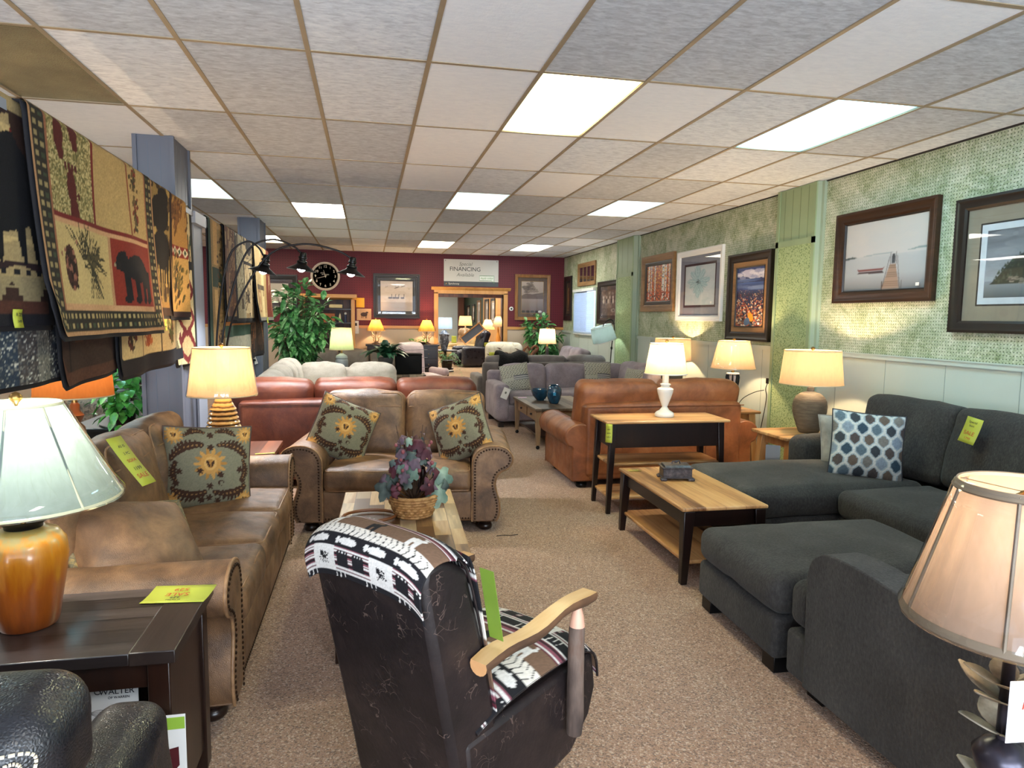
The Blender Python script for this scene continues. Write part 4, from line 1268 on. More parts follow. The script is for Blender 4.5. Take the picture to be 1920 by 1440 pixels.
# lodge rocker seen from behind -----------------------------------------
def ras_lodge():
    r = Ras(200, 240, '#e4e0da')
    K, RD, BR, W = '#131217', '#571f2c', '#6b5240', '#cfcbc6'
    def stripes(v0, v1):
        v = v0; k = 0
        while v < v1:
            h = .010; r.rect(0, v, 1, min(v1, v+h), (RD, W, '#7c4450', K, RD, W)[k % 6]); v += h; k += 1
    def pine(u, v, s):
        for k in range(16):
            a = k*22.5+rg2.random()*20; r.line(u, v-s*.2, u+s*.9*math.cos(R_(a)), v-s*.2+s*.6*math.sin(R_(a)), .0035, K)
        for (du, dv) in ((-.3, .2), (.25, .1)):
            for q in range(5):
                for w in range(5-abs(q-2)): r.ell(u+s*du+(w-2)*s*.11, v+s*dv+(q-2)*s*.14, s*.055, s*.05, K)
    def moose(u, v, s, f=1, c=K):
        r.ell(u, v, s*.6, s*.3, c); r.ell(u+f*s*.55, v+s*.3, s*.25, s*.18, c, 30*f)
        for q in (-.4, -.2, .25, .45): r.rect(u+q*s-.006, v-s*.75, u+q*s+.008, v, c)
        for q in range(4): r.line(u+f*s*.5, v+s*.4, u+f*s*(.2+q*.25), v+s*.9, .008, c)
    def bear(u, v, s, c=K, f=1):
        r.ell(u, v, s*.75, s*.38, c); r.ell(u+f*s*.75, v+s*.12, s*.24, s*.22, c)
        for q in (-.55, -.3, .3, .5): r.rect(u+q*s-.008, v-s*.6, u+q*s+.014, v, c)
    rg2 = random.Random(2)
    def tile(v0):
        r.rect(0, v0, 1, v0+.045, K)
        for q in range(26):
            if q % 7 < 3: r.line(q/26+.01, v0+.005, q/26+.018, v0+.042, .007, W)
        r.rect(0, v0+.045, 1, v0+.055, W)
        stripes(v0+.055, v0+.205)
        for q in (0, 1):
            u = .10+q*.5
            r.rect(u, v0+.045, u+.19, v0+.205, W); pine(u+.095, v0+.125, .062)
            for w in (0, 1):
                bu = u+.215+w*.135
                r.rect(bu, v0+.075, bu+.10, v0+.16, K); r.ell(bu+.05, v0+.165, .05, .02, K)
                for e in range(3): r.ell(bu+.025+e*.025, v0+.172, .005, .005, W)
        r.rect(0, v0+.205, 1, v0+.285, K)
        for q in range(4): r.ell(.14+q*.25, v0+.245, .075, .024, W); r.ell(.05+q*.25, v0+.245, .018, .022, W)
        r.rect(0, v0+.285, 1, v0+.345, '#cfc8bd')
        for q in range(22):
            r.line(q/22, v0+.285, q/22+.022, v0+.315, .006, K); r.line(q/22+.022, v0+.315, q/22, v0+.345, .006, K)
        r.rect(0, v0+.345, 1, v0+.44, BR)
        for q in range(3): moose(.15+q*.33, v0+.395, .07, 1, K if q % 2 else W)
        stripes(v0+.44, v0+.50)
    tile(0.0); tile(.5)
    r.noise(.12, 6, 1)
    return r
LODGE = ras_lodge()
LODGE2 = LODGE
m_suede = NT('dark_scratched_brown_hide')
_v = m_suede.coords(); _v2 = m_suede.coords((1, 1, .5), (.3, .2, .5))
_w = m_suede.n('ShaderNodeTexVoronoi', feature='DISTANCE_TO_EDGE'); _w.inputs['Scale'].default_value = 17
_wv = m_suede.n('ShaderNodeTexNoise'); _wv.inputs['Scale'].default_value = 6; m_suede.l(_v, _wv.inputs['Vector'])
_mx = m_suede.n('ShaderNodeMix', data_type='RGBA'); _mx.inputs[0].default_value = .55; m_suede.l(_v2, _mx.inputs[6]); m_suede.l(_wv.outputs['Color'], _mx.inputs[7]); m_suede.l(_mx.outputs[2], _w.inputs['Vector'])
_sc = m_suede.math('MULTIPLY', m_suede.math('LESS_THAN', _w.outputs['Distance'], .018), m_suede.math('GREATER_THAN', m_suede.noise(_v, 11, 3), .56))
_c = m_suede.ramp(m_suede.noise(_v, 7, 5, .65), [(.3, '#110c0d'), (.5, '#1b1415'), (.7, '#2a201e')])
m_suede = m_suede.principled(m_suede.mix(m_suede.math('MULTIPLY', _sc, .45), _c, '#6f5c54'), .5, 0, m_suede.bump(m_suede.noise(_v, 60, 4), .25, .004), .4)
m_bark_log = mottle('grey_bark', ['#2f2622', '#4d3f38', '#6b5a50', '#5a3a28'], 9, .8, .9, 30, stretch=(1, 1, .3), bdist=.006)
m_barklog_y = mottle('brown_bark_lengthwise', ['#33251c', '#5a3f2b', '#7a573a'], 9, .75, .8, 30, stretch=(1, .3, 1), bdist=.005)
m_logface = wood('pale_split_log', ['#b07c46', '#d2a56c', '#e6c592'], 'y', 5, rough=.38)
m_logend = plain('cut_log_end', '#cf9a68', .5, nscale=20)

t = thing('lodge_rocker', 'dark brown rocking chair with log arms and animal tapestry, back to the viewer', 'rocking chair', (.29, 2.09, 0), R_(129))
RW = .245
prof_seat = [(-.41, .42), (-.435, .28), (-.40, .19), (-.29, .10), (-.05, .075), (.14, .085), (.22, .12), (.25, .40)]
b = MB(); b.prism(prof_seat, 'x', -RW, RW); b.build('seat_box', m_suede, t, bevel=.02, angle=30)
pb = [(.235, .10), (.275, .30), (.345, .62), (.405, .90), (.395, .945), (.33, .955), (.235, .90), (.15, .62), (.10, .40), (.10, .12)]
pb = [(y, z) for y, z in pb]
b = MB(); b.prism(pb, 'x', -RW+.005, RW-.005); b.build('back', m_suede, t, bevel=.022, angle=30)
b = MB()
for s in (-1, 1): b.tube([(s*(RW-.012), y+.0, z) for y, z in spline([(.33, .955), (.235, .90), (.15, .62)], 4)], .004, 6)
b.build('welt', m_suede, t)
crv = spline([(.402, .845), (.415, .90), (.412, .945), (.375, .985), (.315, .992), (.255, .965), (.218, .905), (.185, .78), (.15, .62), (.115, .45)], 8)
def crv_at(v):
    f = v*(len(crv)-1); k = min(len(crv)-2, int(f)); q = f-k
    return (crv[k][0]*(1-q)+crv[k+1][0]*q, crv[k][1]*(1-q)+crv[k+1][1]*q)
def bp(u, v):
    y, z = crv_at(v); a = 2*u-1
    drop = .035*abs(a)**5*(1 if v < .6 else .3)
    return (-a*RW*1.005, y-(.0 if v > .35 else .0), z-drop-.010*a*a*(v < .5))
b = MB(); sheet(b, LODGE2, bp, 130, 150); b.build('back_cover', m_tapestry, t, angle=80, solid=.004)
sc_ = spline([(.20, .455), (.05, .49), (-.15, .50), (-.33, .49), (-.42, .445), (-.442, .36)], 8)
def sp_(u, v):
    f = v*(len(sc_)-1); k = min(len(sc_)-2, int(f)); q = f-k
    a = 2*u-1
    return (-a*(RW+.002), sc_[k][0]*(1-q)+sc_[k+1][0]*q, sc_[k][1]*(1-q)+sc_[k+1][1]*q-.045*abs(a)**4)
b = MB(); sheet(b, LODGE2, sp_, 130, 120); b.build('seat_cover', m_tapestry, t, angle=80, solid=.004)
b = MB()
for s in (-1, 1): b.tube([(s*(RW-.001), y, z-.046) for y, z in sc_], .005, 6)
b.build('seat_welt', m_suede, t)
for s in (-1, 1):
    ar = MB()
    X = s*(RW+.03)
    n = 12; ys = [.23-.56*k/n for k in range(n+1)]
    zs = [.635+.035*k/n+.008*math.sin(k*.9) for k in range(n+1)]
    vs = []; fs = []; K = 14; mi = []
    for k in range(n+1):
        rad = .028+.002*math.sin(k*1.3)
        for q in range(K):
            a = math.pi*2*q/K
            zz = rad*math.sin(a); zz = min(zz, rad*.42)
            vs.append((X+rad*1.1*math.cos(a), ys[k], zs[k]+zz))
    for k in range(n):
        for q in range(K):
            q2 = (q+1) % K; fs.append((k*K+q, k*K+q2, (k+1)*K+q2, (k+1)*K+q))
            mi.append(1 if 1 <= q <= 5 else 0)
    fs.append(tuple(reversed(range(K)))); fs.append(tuple(n*K+q for q in range(K))); mi += [2, 2]
    ar.v = vs; ar.f = fs; ar.mi = mi
    o = ar.build('log_arm', [m_barklog_y, m_logface, m_logend], t, angle=50)
    b = MB(); b.tube([(X+s*.004, -.245, .21), (X+s*.006, -.247, .27), (X+s*.002, -.25, .38), (X, -.253, .52), (X, -.255, .575)], [.026, .029, .028, .027, .026], 14)
    o = b.build('log_post', m_bark_log, t, angle=50)
    b = MB(); b.tube([(X, -.255, .575), (X, -.256, .61), (X, -.257, .645)], [.026, .021, .011], 14); b.build('peeled_tip', plain('peeled_wood', '#d3a28a', .5), o, angle=60)
b = MB(); b.lathe([(.24, 0), (.25, .012), (.24, .03), (.05, .035), (.05, .07)], (0, -.02, 0), 32); b.build('swivel_base', m_black, t)
t = thing('hang_tag', 'lime green tag clipped to the right side of the lodge rocker back', 'tag', (.301, 1.80, .78), rot=(R_(-12), R_(0), R_(129)))
b = MB(); b.box((-.03, -.012, 0), (.05, .002, .22)); b.build('card', plain('lime_card', '#6f8a30', .5), t)

t = thing('loose_thread', 'short dark thread lying on the carpet in the open aisle', 'thread', (.965, 4.68, 0))
b = MB(); b.tube(spline([(-.07, 0, .003), (-.02, .006, .004), (.03, -.004, .003), (.09, .004, .004)], 6), .0028, 5); b.build('thread', m_walnut, t)
# ================================================================ right side of the aisle
# tan leather sofa seen from behind
t = thing('sofa', 'orange-tan leather sofa turned away from the viewer behind the dark-legged console table', 'sofa', (2.74, 6.36, 0), R_(180))
rolled_sofa(t, 1.96, .98, 2, m_tan, m_tan_pipe, nails=False, prof=FATROLL, back_h=.96, panel=.17, bstyle='plain', hs=.98, fm=m_black, bw=.83)
b = MB()
for x in (-.42, .42): b.tube([(x, .488, .14), (x, .490, .45), (x, .487, .74)], .003, 5)
b.tube([(-.80, .488, .765), (0, .49, .768), (.80, .488, .765)], .005, 6); b.build('back_seam', m_tan_pipe, t)

# russet leather sofa behind the loveseat, also turned away
t = thing('sofa', 'russet brown leather sofa turned away from the viewer, directly behind the loveseat', 'sofa', (-.12, 6.80, 0), R_(180))
rolled_sofa(t, 2.42, 1.0, 3, m_redleather, m_redpipe, nails=False, prof=FATROLL, back_h=.955, panel=.15, bstyle='plain', fm=m_foot, bw=.76)
b = MB(); b.tube([(-1.0, .498, .785), (0, .50, .787), (1.0, .498, .785)], .005, 6); b.build('back_seam', m_redpipe, t)

# console table
def splay_table(t, W, D, H, shelves, top_m, leg_m, th=.022, splay=.03, leg_top=.055, leg_bot=.035, apron=.11, over=.07, shelf_m=None):
    b = MB(); b.rbox((0, 0, H-th/2), (W, D, th), .009, 2, 6); b.build('table_top', top_m, t, angle=60)
    xs, ys = W/2-over, D/2-over*.75
    for sx in (-1, 1):
        for sy in (-1, 1):
            b = MB(); k = leg_bot/2; l = leg_top/2
            x1, y1, x0, y0 = sx*(xs+splay), sy*(ys+splay*.6), sx*xs, sy*ys
            vs = [(x1-k, y1-k, 0), (x1+k, y1-k, 0), (x1+k, y1+k, 0), (x1-k, y1+k, 0), (x0-l, y0-l, H-th), (x0+l, y0-l, H-th), (x0+l, y0+l, H-th), (x0-l, y0+l, H-th)]
            b.add(vs, [(3, 2, 1, 0), (4, 5, 6, 7), (0, 1, 5, 4), (1, 2, 6, 5), (2, 3, 7, 6), (3, 0, 4, 7)])
            b.build('leg', leg_m, t, bevel=.004)
    b = MB()
    for s in (-1, 1):
        b.box((0, s*ys, H-th-apron/2), (2*xs, .022, apron)); b.box((s*xs, 0, H-th-apron/2), (.022, 2*ys, apron))
    b.build('apron', leg_m, t, bevel=.003)
    for z in shelves:
        f = splay*(1-z/H)
        b = MB(); b.rbox((0, 0, z), (2*(xs+f)-.0, 2*(ys+f*.6)+.03, .024), .008, 2, 6); b.build('shelf', shelf_m or top_m, t, angle=60)
    return t
t = thing('console_table', 'tall console table with pale wood top and dark legs behind the tan sofa', 'console table', (2.39, 5.27, 0), R_(-1.5))
splay_table(t, 1.07, .46, .76, [.13, .40], m_hickory_x, m_darkwood, apron=.20)
sale_tag('yellow tag hanging from the left end of the console table', (1.862, 5.03, .672), (0, 0, R_(-40)), .055, .15, [('SALE', -.03, .018, m_ink_k), ('$499', .0, .016, m_ink_k), ('499', .03, .016, m_ink_k)])
# coffee table
t = thing('coffee_table', 'low coffee table with pale rustic wood top and dark tapered legs beside the grey sectional', 'table', (2.09, 4.14, 0), R_(-1))
splay_table(t, .56, 1.10, .47, [.135], m_hickory_y, m_darkwood, apron=.10, splay=.02, leg_top=.07, leg_bot=.04, over=.05)
sale_tag('small yellow tag lying on the far corner of the pale coffee table', (1.90, 4.58, .4715), (R_(-90), 0, R_(2)), .09, .05, [('SALE', 0, .018, m_ink_b)])
# trinket box
m_bronze = mottle('embossed_dark_bronze', ['#231f22', '#3a3438', '#554c4c'], 30, .35, .8, 70, bdist=.004)
t = thing('trinket_box', 'ornate dark bronze lidded box standing on the pale coffee table', 'box', (2.09, 4.30, .47), R_(-12))
b = MB(); b.box((0, 0, .052), (.20, .13, .062)); b.build('box_body', m_bronze, t, bevel=.004)
b = MB(); b.box((0, 0, .088), (.215, .145, .010)); b.prism([(-.075, .093), (.075, .093), (.055, .108), (-.055, .108)], 'x', -.09, .09); ld = b.build('lid', m_bronze, t, bevel=.004)
b = MB(); b.tube(spline([(-.03, 0, .108), (-.02, 0, .125), (0, .0, .118), (.02, 0, .13), (.03, 0, .108)], 5), .005, 8); b.sphere((0, 0, .124), .009, 10, 8); b.build('lid_handle', m_bronze, ld)
b = MB()
for sx in (-1, 1):
    for sy in (-1, 1): b.rbox((sx*.095, sy*.06, .010), (.045, .04, .02), .008, 2, 3)
b.box((0, 0, .021), (.215, .145, .008)); b.build('foot_plinth', m_bronze, t, bevel=.002)

# hickory end tables
for (x, y, lab, W, D) in ((3.71, 5.25, 'pale hickory end table by the grey sectional carrying the round pot lamp', .60, .54), (3.93, 6.75, 'pale hickory end table past the pillar carrying the black cage lamp', .44, .44)):
    t = thing('end_table', lab, 'table', (x, y, 0), group='pale hickory end tables')
    splay_table(t, W, D, .60, [.22], m_hickory_x, m_hickory_z, th=.028, splay=.045, leg_top=.075, leg_bot=.06, apron=.08, over=.09)
sale_tag('yellow tag hanging from the front of the hickory end table', (3.53, 4.972, .50), (0, 0, R_(0)), .055, .15, [('SALE', -.03, .018, m_ink_k), ('$269', .0, .016, m_ink_k), ('269', .03, .014, m_ink_k)])

# lamps on the right
m_pot = NT('ribbed_grey_stoneware')
_tc = m_pot.n('ShaderNodeTexCoord'); _s = m_pot.n('ShaderNodeSeparateXYZ'); m_pot.l(_tc.outputs['Object'], _s.inputs[0])
_w = m_pot.math('SINE', m_pot.math('MULTIPLY', _s.outputs[2], 620)); _n = m_pot.noise(m_pot.coords((1, 1, 5)), 14, 4)
m_pot = m_pot.principled(m_pot.ramp(_n, [(.3, '#5a544b'), (.5, '#645d53'), (.7, '#70685d')]), .7, 0, m_pot.bump(m_pot.math('ADD', _w, m_pot.math('MULTIPLY', _n, 3)), .35, .002), .25)
potp = [(.0, 0), (.085, 0), (.092, .008), (.108, .05), (.135, .13), (.152, .20), (.155, .25), (.148, .30), (.125, .345), (.085, .375), (.045, .388), (.034, .395), (.034, .425), (.03, .43)]
lamp('table_lamp', 'round grey stoneware pot lamp with glowing drum shade on the hickory end table', (3.80, 5.24, .60), [(r*.93, z*.93) for r, z in potp], m_pot, (.43, .72, .262, .232), SHW, 30)
lamp('table_lamp', 'grey pot lamp half hidden behind the white lamp and the tan sofa', (4.0, 8.45, .60), [(r*.93, z*.93) for r, z in potp], m_pot, (.43, .72, .245, .232), SHW, 26)
t = thing('side_table', 'small table hidden behind the tan sofa under the far pot lamp', 'table', (4.0, 8.45, 0)); simple_table(t, .44, .44, .60, m_walnut, m_walnut)
# cage lamp
def cage(t):
    b = MB(); b.lathe([(.0, 0), (.078, 0), (.080, .01), (.055, .03), (.035, .05), (.028, .06), (.022, .075), (.04, .085), (.046, .10), (.04, .115), (.022, .125), (.03, .135), (.02, .14)], n=32); b.build('base', m_black, t, angle=55)
    b = MB(); b.lathe([(.016, .14), (.030, .22), (.045, .32), (.05, .375), (.0, .38)], n=20); b.build('inner_cone', m_tag_w, t)
    for k in range(9):
        a = k*2*math.pi/9; b = MB()
        b.tube([((r)*math.cos(a), (r)*math.sin(a), z) for r, z in ((.022, .135), (.036, .19), (.052, .25), (.063, .31), (.068, .36), (.064, .39))], [.006, .008, .010, .011, .010, .007], 8); b.build('rib', m_black, t, angle=60)
    b = MB(); b.lathe([(.0, .388), (.066, .388), (.07, .395), (.066, .405), (.015, .41)], n=28); b.build('cap', m_tag_w, t)
lamp('table_lamp', 'black ribbed cage lamp with wrapped tapered shade in front of the wainscot', (3.90, 6.72, .60), [(.0, .38), (.01, .40)], m_black, (.455, .75, .235, .165), SHW, 30, wrap=True, extra=cage)
t = thing('lamp_cord', 'thin black cord and plug hanging on the wall beside the black cage lamp', 'cord', (4.262, 6.75, .62))
b = MB(); b.tube(spline([(-.28, 0, .0), (-.22, -.02, .10), (-.10, -.05, .17), (-.03, -.12, .20)], 6), .004, 6); b.tube(spline([(-.004, -.16, .30), (-.03, -.15, .22), (-.004, -.13, .10), (-.03, -.1, -.2), (-.06, -.05, -.5)], 6), .004, 6); b.build('cord', m_black, t)
b = MB(); b.box((-.012, -.16, .305), (.026, .05, .06)); b.build('plug', m_black, t, bevel=.004)
m_whitecer = plain('glossy_white_ceramic', '#d8d6cf', .25, nscale=3, var=.02)
wp = [(.0, 0), (.075, 0), (.082, .008), (.082, .03), (.07, .045), (.045, .06), (.028, .08), (.022, .095), (.027, .105), (.05, .17), (.066, .225), (.070, .255), (.062, .265), (.04, .275), (.034, .285), (.046, .295), (.046, .302), (.028, .31), (.028, .385), (.02, .39)]
lamp('table_lamp', 'slim white ceramic vase lamp with bright square-cut shade on the console table', (2.44, 5.27, .76), [(r*.98, z*.92) for r, z in wp], m_whitecer, (.365, .615, .175, .135), SHY, 22, col=(1, .84, .62), trim=m_white_trim)

# ---------------------------------------------------------------- charcoal sectional
t = thing('sectional_sofa', 'large charcoal grey U-shaped sectional filling the right front corner', 'sofa', (0, 0, 0))
def rb(name, c, d, r=.05, bulge=(0, 0, 0), wr=.006, mat=None, n=7, seed=1, m=None, k=4):
    b = MB(); b.rbox(c, d, r, k, n, bulge, wr, 4, seed, m=m); return b.build(name, mat or m_greyfab, t, angle=60)
rb('base', (3.22, 4.34, .17), (1.62, .86, .20), .025, wr=.002)                   # far chaise base
rb('base', (3.62, 3.10, .17), (1.10, 1.66, .20), .025, wr=.002)
rb('base', (2.98, 1.98, .17), (2.46, 1.02, .20), .025, wr=.002)
rb('chaise_cushion', (3.08, 4.33, .375), (1.40, .88, .20), .07, (.01, .02, .035), .012, n=10)
for k, y in enumerate((3.44, 2.62)): rb('seat_cushion', (3.40, y, .375), (.74, .86, .19), .06, (.01, .005, .035), .01, seed=k+3)
for k, x in enumerate((2.08, 2.82)): rb('seat_cushion', (x+.11, 2.10, .375), (.73, .80, .19), .06, (.005, .01, .035), .01, seed=k+7)
for k, y in enumerate((4.28, 3.44, 2.60)):
    back_cushion(t, .86, .56, .24, (3.98, y, .72), 12, m_greyfab, None, 20+k, rz=R_(-90))
for k, x in enumerate((2.30, 3.06)):
    back_cushion(t, .78, .48, .22, (x+.05, 1.66, .66), 12, m_greyfab, None, 30+k, rz=R_(180))
rb('seat_cushion', (1.86, 2.425, .385), (.20, .15, .19), .05, (.0, .0, .01), .004, seed=12, n=4)
rb('back', (4.14, 3.1, .42), (.16, 3.3, .66), .05)
rb('back', (2.95, 1.50, .38), (2.36, .14, .60), .05)
rb('arm', (3.73, 4.87, .37), (.68, .20, .54), .08, (.0, .01, .02))               # far arm
aprof = spline([(2.36, .07), (2.36, .30), (2.365, .52), (2.35, .60), (2.31, .645), (2.24, .672), (2.10, .678), (1.95, .668), (1.80, .655), (1.62, .645), (1.44, .63), (1.42, .55), (1.42, .07)], 5)
b = MB(); b.prism(aprof, 'x', 1.745, 1.90); b.build('arm', m_greyfab, t, bevel=.03, angle=40)
for (x, y) in ((2.50, 3.98), (2.50, 4.70), (1.86, 2.36), (1.86, 1.5), (3.9, 4.7), (3.9, 1.5)):
    block_foot(t, x, y, .10, .075, m_black)
# ottoman
t2 = thing('ottoman', 'big square charcoal grey ottoman inside the U of the sectional', 'ottoman', (2.29, 2.93, 0), R_(-2))
b = MB(); b.rbox((0, 0, .17), (1.06, .76, .20), .03, 3, 7, wr=.002); b.build('base', m_greyfab, t2, angle=60)
b = MB(); b.rbox((0, 0, .365), (1.08, .78, .19), .07, 4, 10, (.01, .01, .03), .010, 4, 3); b.build('cushion', m_greyfab, t2, angle=60)
for sx in (-1, 1):
    for sy in (-1, 1): block_foot(t2, sx*.46, sy*.31, .10, .075, m_black)
t2 = thing('hang_tag', 'blank grey tag hanging on the far arm of the charcoal sectional', 'tag', (3.17, 4.80, .50), rot=(0, 0, R_(-35)))
b = MB(); b.box((0, 0, 0), (.11, .002, .17)); b.build('card', m_tag_g, t2)

m_seapillow = mottle('pale_taupe_velvet', ['#77716a', '#989189', '#b5aea4'], 6, .7, .2, 90, sheen=.4)
pillow('throw_pillow', 'plain pale taupe pillow standing at the far end of the charcoal sectional', 'pillow', (3.66, 4.58, .65), (R_(-16), 0, R_(-14)), .40, .15, None, m_seapillow, m_seapillow, seed=2)
def ras_ogee():
    r = Ras(168, 168, '#b9bab6'); cols = ['#2f4250', '#6d6a66', '#4a4240', '#54646e', '#7a8794', '#5d5148', '#33383e']
    rows, colsn = 7, 6
    K1 = 1.15
    for j in range(rows):
        for i in range(colsn):
            u = (i+.5*(j % 2))/5.0; v = (j+.35)/5.9
            c = cols[(i*3+j*2) % 7]
            r.poly([(u-.082, v-.035), (u-.05, v-.065), (u-.035, v-.085), (u, v-.105), (u+.035, v-.085), (u+.05, v-.065), (u+.082, v-.035), (u+.082, v+.035), (u+.05, v+.065), (u+.035, v+.085), (u, v+.105), (u-.035, v+.085), (u-.05, v+.065), (u-.082, v+.035)], '#8f9ca2')
            r.poly([(u-.068, v-.03), (u-.04, v-.055), (u-.028, v-.072), (u, v-.09), (u+.028, v-.072), (u+.04, v-.055), (u+.068, v-.03), (u+.068, v+.03), (u+.04, v+.055), (u+.028, v+.072), (u, v+.09), (u-.028, v+.072), (u-.04, v+.055), (u-.068, v+.03)], c)
    r.noise(.12, 4, 1); r.noise(.08, 6, 4); return r
pillow('throw_pillow', 'patterned pillow with blue, grey and brown lantern shapes on the charcoal sectional', 'pillow', (3.47, 4.13, .70), (R_(-18), R_(4), R_(-30)), .48, .17, ras_ogee(), None, plain('charcoal_cord', '#2a2b30', .8), seed=8)
def ras_swirl():
    r = Ras(120, 120, '#7c8488'); 
    for k in range(16):
        v = k/15
        for q in range(24):
            u = q/23; r.ell(u, v+.03*math.sin(u*14+k*1.9), .03, .012, ('#c3c8c8', '#3f4e58', '#a3a7a4')[k % 3], 30*math.sin(k))
    r.noise(.1, 4, 1); return r
pillow('throw_pillow', 'blue-grey wavy leaf pillow at the near right of the charcoal sectional', 'pillow', (3.64, 2.78, .67), (R_(-20), R_(-14), R_(-80)), .46, .16, ras_swirl(), None, plain('slate_cord', '#39424b', .8), seed=4)
sale_tag('yellow sale tag stuck on the back cushion of the charcoal sectional', (3.79, 3.60, .89), (R_(-14), R_(8), R_(-88)), .115, .17,
         [('Special', .055, .022, m_ink_k), ('Item', .03, .02, m_ink_k), ('SALE', -.02, .036, m_ink_r), ('1799', -.055, .022, m_ink_r)])

# ---------------------------------------------------------------- near lamp with leaf tiers
m_leafmetal = mottle('antique_cream_metal', ['#59524a', '#8b8373', '#b3ab98'], 14, .5, .4, 60)
m_pewter = plain('dark_pewter', '#3d3a44', .3, .7)
SHP = shade_mat('pinkish_silk_shade', '#857870', .32, '#ffcf90', .0)
def tiers(t):
    b = MB()
    for z0_, z1_ in ((.482, .500), (.762, .780)):
        q0 = .205+(.118-.205)*(z0_-.485)/.29; q1 = .205+(.118-.205)*(z1_-.485)/.29
        b.lathe([(q0+.003, z0_), (q0+.006, z0_+.004), (q1+.006, z1_-.004), (q1+.003, z1_)], n=56, cap=False)
    for k in range(6):
        a = k*math.pi/3+2.75; b.tube([((.205+(-.087)*q/5+.0015)*math.cos(a), (.205+(-.087)*q/5+.0015)*math.sin(a), .485+.29*q/5) for q in range(6)], .004, 6)
    b.build('braid_trim', plain('bronze_braid_tape', '#6f6252', .6), t, angle=60)
    b = MB(); b.lathe([(.0, 0), (.09, 0), (.095, .012), (.05, .03), (.02, .05), (.018, .10), (.03, .12), (.05, .16), (.055, .19), (.035, .215), (.014, .225), (.012, .42), (.02, .43)], n=28); b.build('base', m_pewter, t, angle=55)
    b = MB(); b.lathe([(.028, .43), (.03, .435), (.03, .53), (.0, .53)], n=24); b.build('candle_sleeve', plain('ivory_candle_sleeve', '#ece5bf', .5), t)
    for (z, r, k, a0) in ((.13, .075, 4, .5), (.255, .085, 4, 1.2), (.325, .10, 4, .2), (.36, .075, 4, .9), (.425, .095, 4, 2.6)):
        for q in range(k):
            a = a0+q*2*math.pi/k; b = MB()
            leaf(b, (.01*math.cos(a), .01*math.sin(a), z-.02), (math.cos(a), math.sin(a), .35), r, .055, droop=-.12, n=6, fold=.2)
            b.build('metal_leaf', m_leafmetal, t, angle=80, solid=.003)
lamp('table_lamp', 'large near lamp with metal leaf tiers and wrapped pinkish shade at the right edge', (1.325, 1.12, .47), [(.0, .52), (.01, .53)], m_pewter, (.485, .775, .205, .118), SHP, 9, wrap=True, extra=tiers, trim=plain('bronze_braid', '#8c7c68', .5), finial=False, seg=56)
t = thing('side_table', 'small round dark table under the near leaf lamp, below the frame', 'table', (1.325, 1.12, 0))
b = MB(); b.lathe([(.0, .44), (.18, .44), (.185, .455), (.18, .47), (0, .47)], n=36); b.build('table_top', m_walnut, t)
b = MB(); b.lathe([(.15, 0), (.155, .02), (.04, .05), (.03, .2), (.04, .38), (.03, .44)], n=24); b.build('pedestal', m_walnut, t, angle=50)
t = thing('price_card', 'white paper card with handwritten red price on the near leaf lamp', 'price tag', (1.262, 1.0, .835), rot=(0, 0, R_(-6)))
b = MB(); b.box((.0, 0, 0), (.13, .001, .125)); b.build('card', plain('white_paper', '#e4e6f0', .6, nscale=2, var=.01), t)
text('119', .05, m_ink_r, t, (-.02, -.001, .02), (R_(90), 0, 0), shear=.3, sx=.6)

# ================================================================ middle right
# weathered coffee table with bowl and vase
t = thing('coffee_table', 'weathered grey plank coffee table with two drawers by the lavender sectional', 'table', (2.34, 8.36, 0))
b = MB(); b.box((0, 0, .485), (.82, 1.28, .03)); b.build('table_top', m_barn, t, bevel=.004)
for sx in (-1, 1):
    for sy in (-1, 1):
        b = MB(); xx, yy = sx*.36, sy*.58
        b.add([(xx-.022, yy-.022, .05), (xx+.022, yy-.022, .05), (xx+.022, yy+.022, .05), (xx-.022, yy+.022, .05), (xx-.035, yy-.035, .47), (xx+.035, yy-.035, .47), (xx+.035, yy+.035, .47), (xx-.035, yy+.035, .47)], [(3, 2, 1, 0), (4, 5, 6, 7), (0, 1, 5, 4), (1, 2, 6, 5), (2, 3, 7, 6), (3, 0, 4, 7)])
        lg = b.build('leg', m_barn_leg, t, bevel=.003)
        b = MB(); b.sphere((xx, yy, .024), (.024, .014, .024), 12, 8); b.cyl((xx, yy, .03), (xx, yy, .055), .012); b.build('caster', m_black, lg)
b = MB(); b.box((.36, 0, .39), (.02, 1.12, .15)); b.box((-.33, 0, .39), (.02, 1.12, .15)); b.box((0, .58, .39), (.66, .02, .15)); b.box((0, -.58, .39), (.66, .02, .15)); b.build('apron', m_barn_x, t, bevel=.002)
for sy in (-1, 1):
    b = MB(); b.box((-.352, sy*.275, .39), (.022, .50, .125)); dr = b.build('drawer', m_barn_x, t, bevel=.003)
    b = MB(); b.sphere((-.378, sy*.275, .39), .014, 10, 8); b.build('knob', m_bronze, dr)
b = MB(); b.box((0, 0, .15), (.68, 1.14, .02)); b.build('shelf', m_walnut, t)
m_teal = plain('deep_teal_glaze', '#12405c', .1, nscale=12, var=.5, spec=.7, coat=.5)
t = thing('vase', 'glossy deep blue vase standing on the weathered coffee table', 'vase', (2.29, 8.20, .50))
b = MB(); b.lathe([(.0, 0), (.052, 0), (.06, .01), (.085, .07), (.096, .13), (.092, .18), (.075, .215), (.055, .23), (.056, .238), (.048, .236), (.05, .22), (.07, .19), (.07, .10), (0, .06)], n=36); b.build('vase', m_teal, t, angle=60)
b = MB(); b.box((-.02, -.093, .13), (.035, .004, .04)); b.build('sticker', plain('blue_sticker', '#3a9ac8', .5), t)
t = thing('bowl', 'blue glazed bowl just behind the blue vase', 'bowl', (2.20, 8.55, .50))
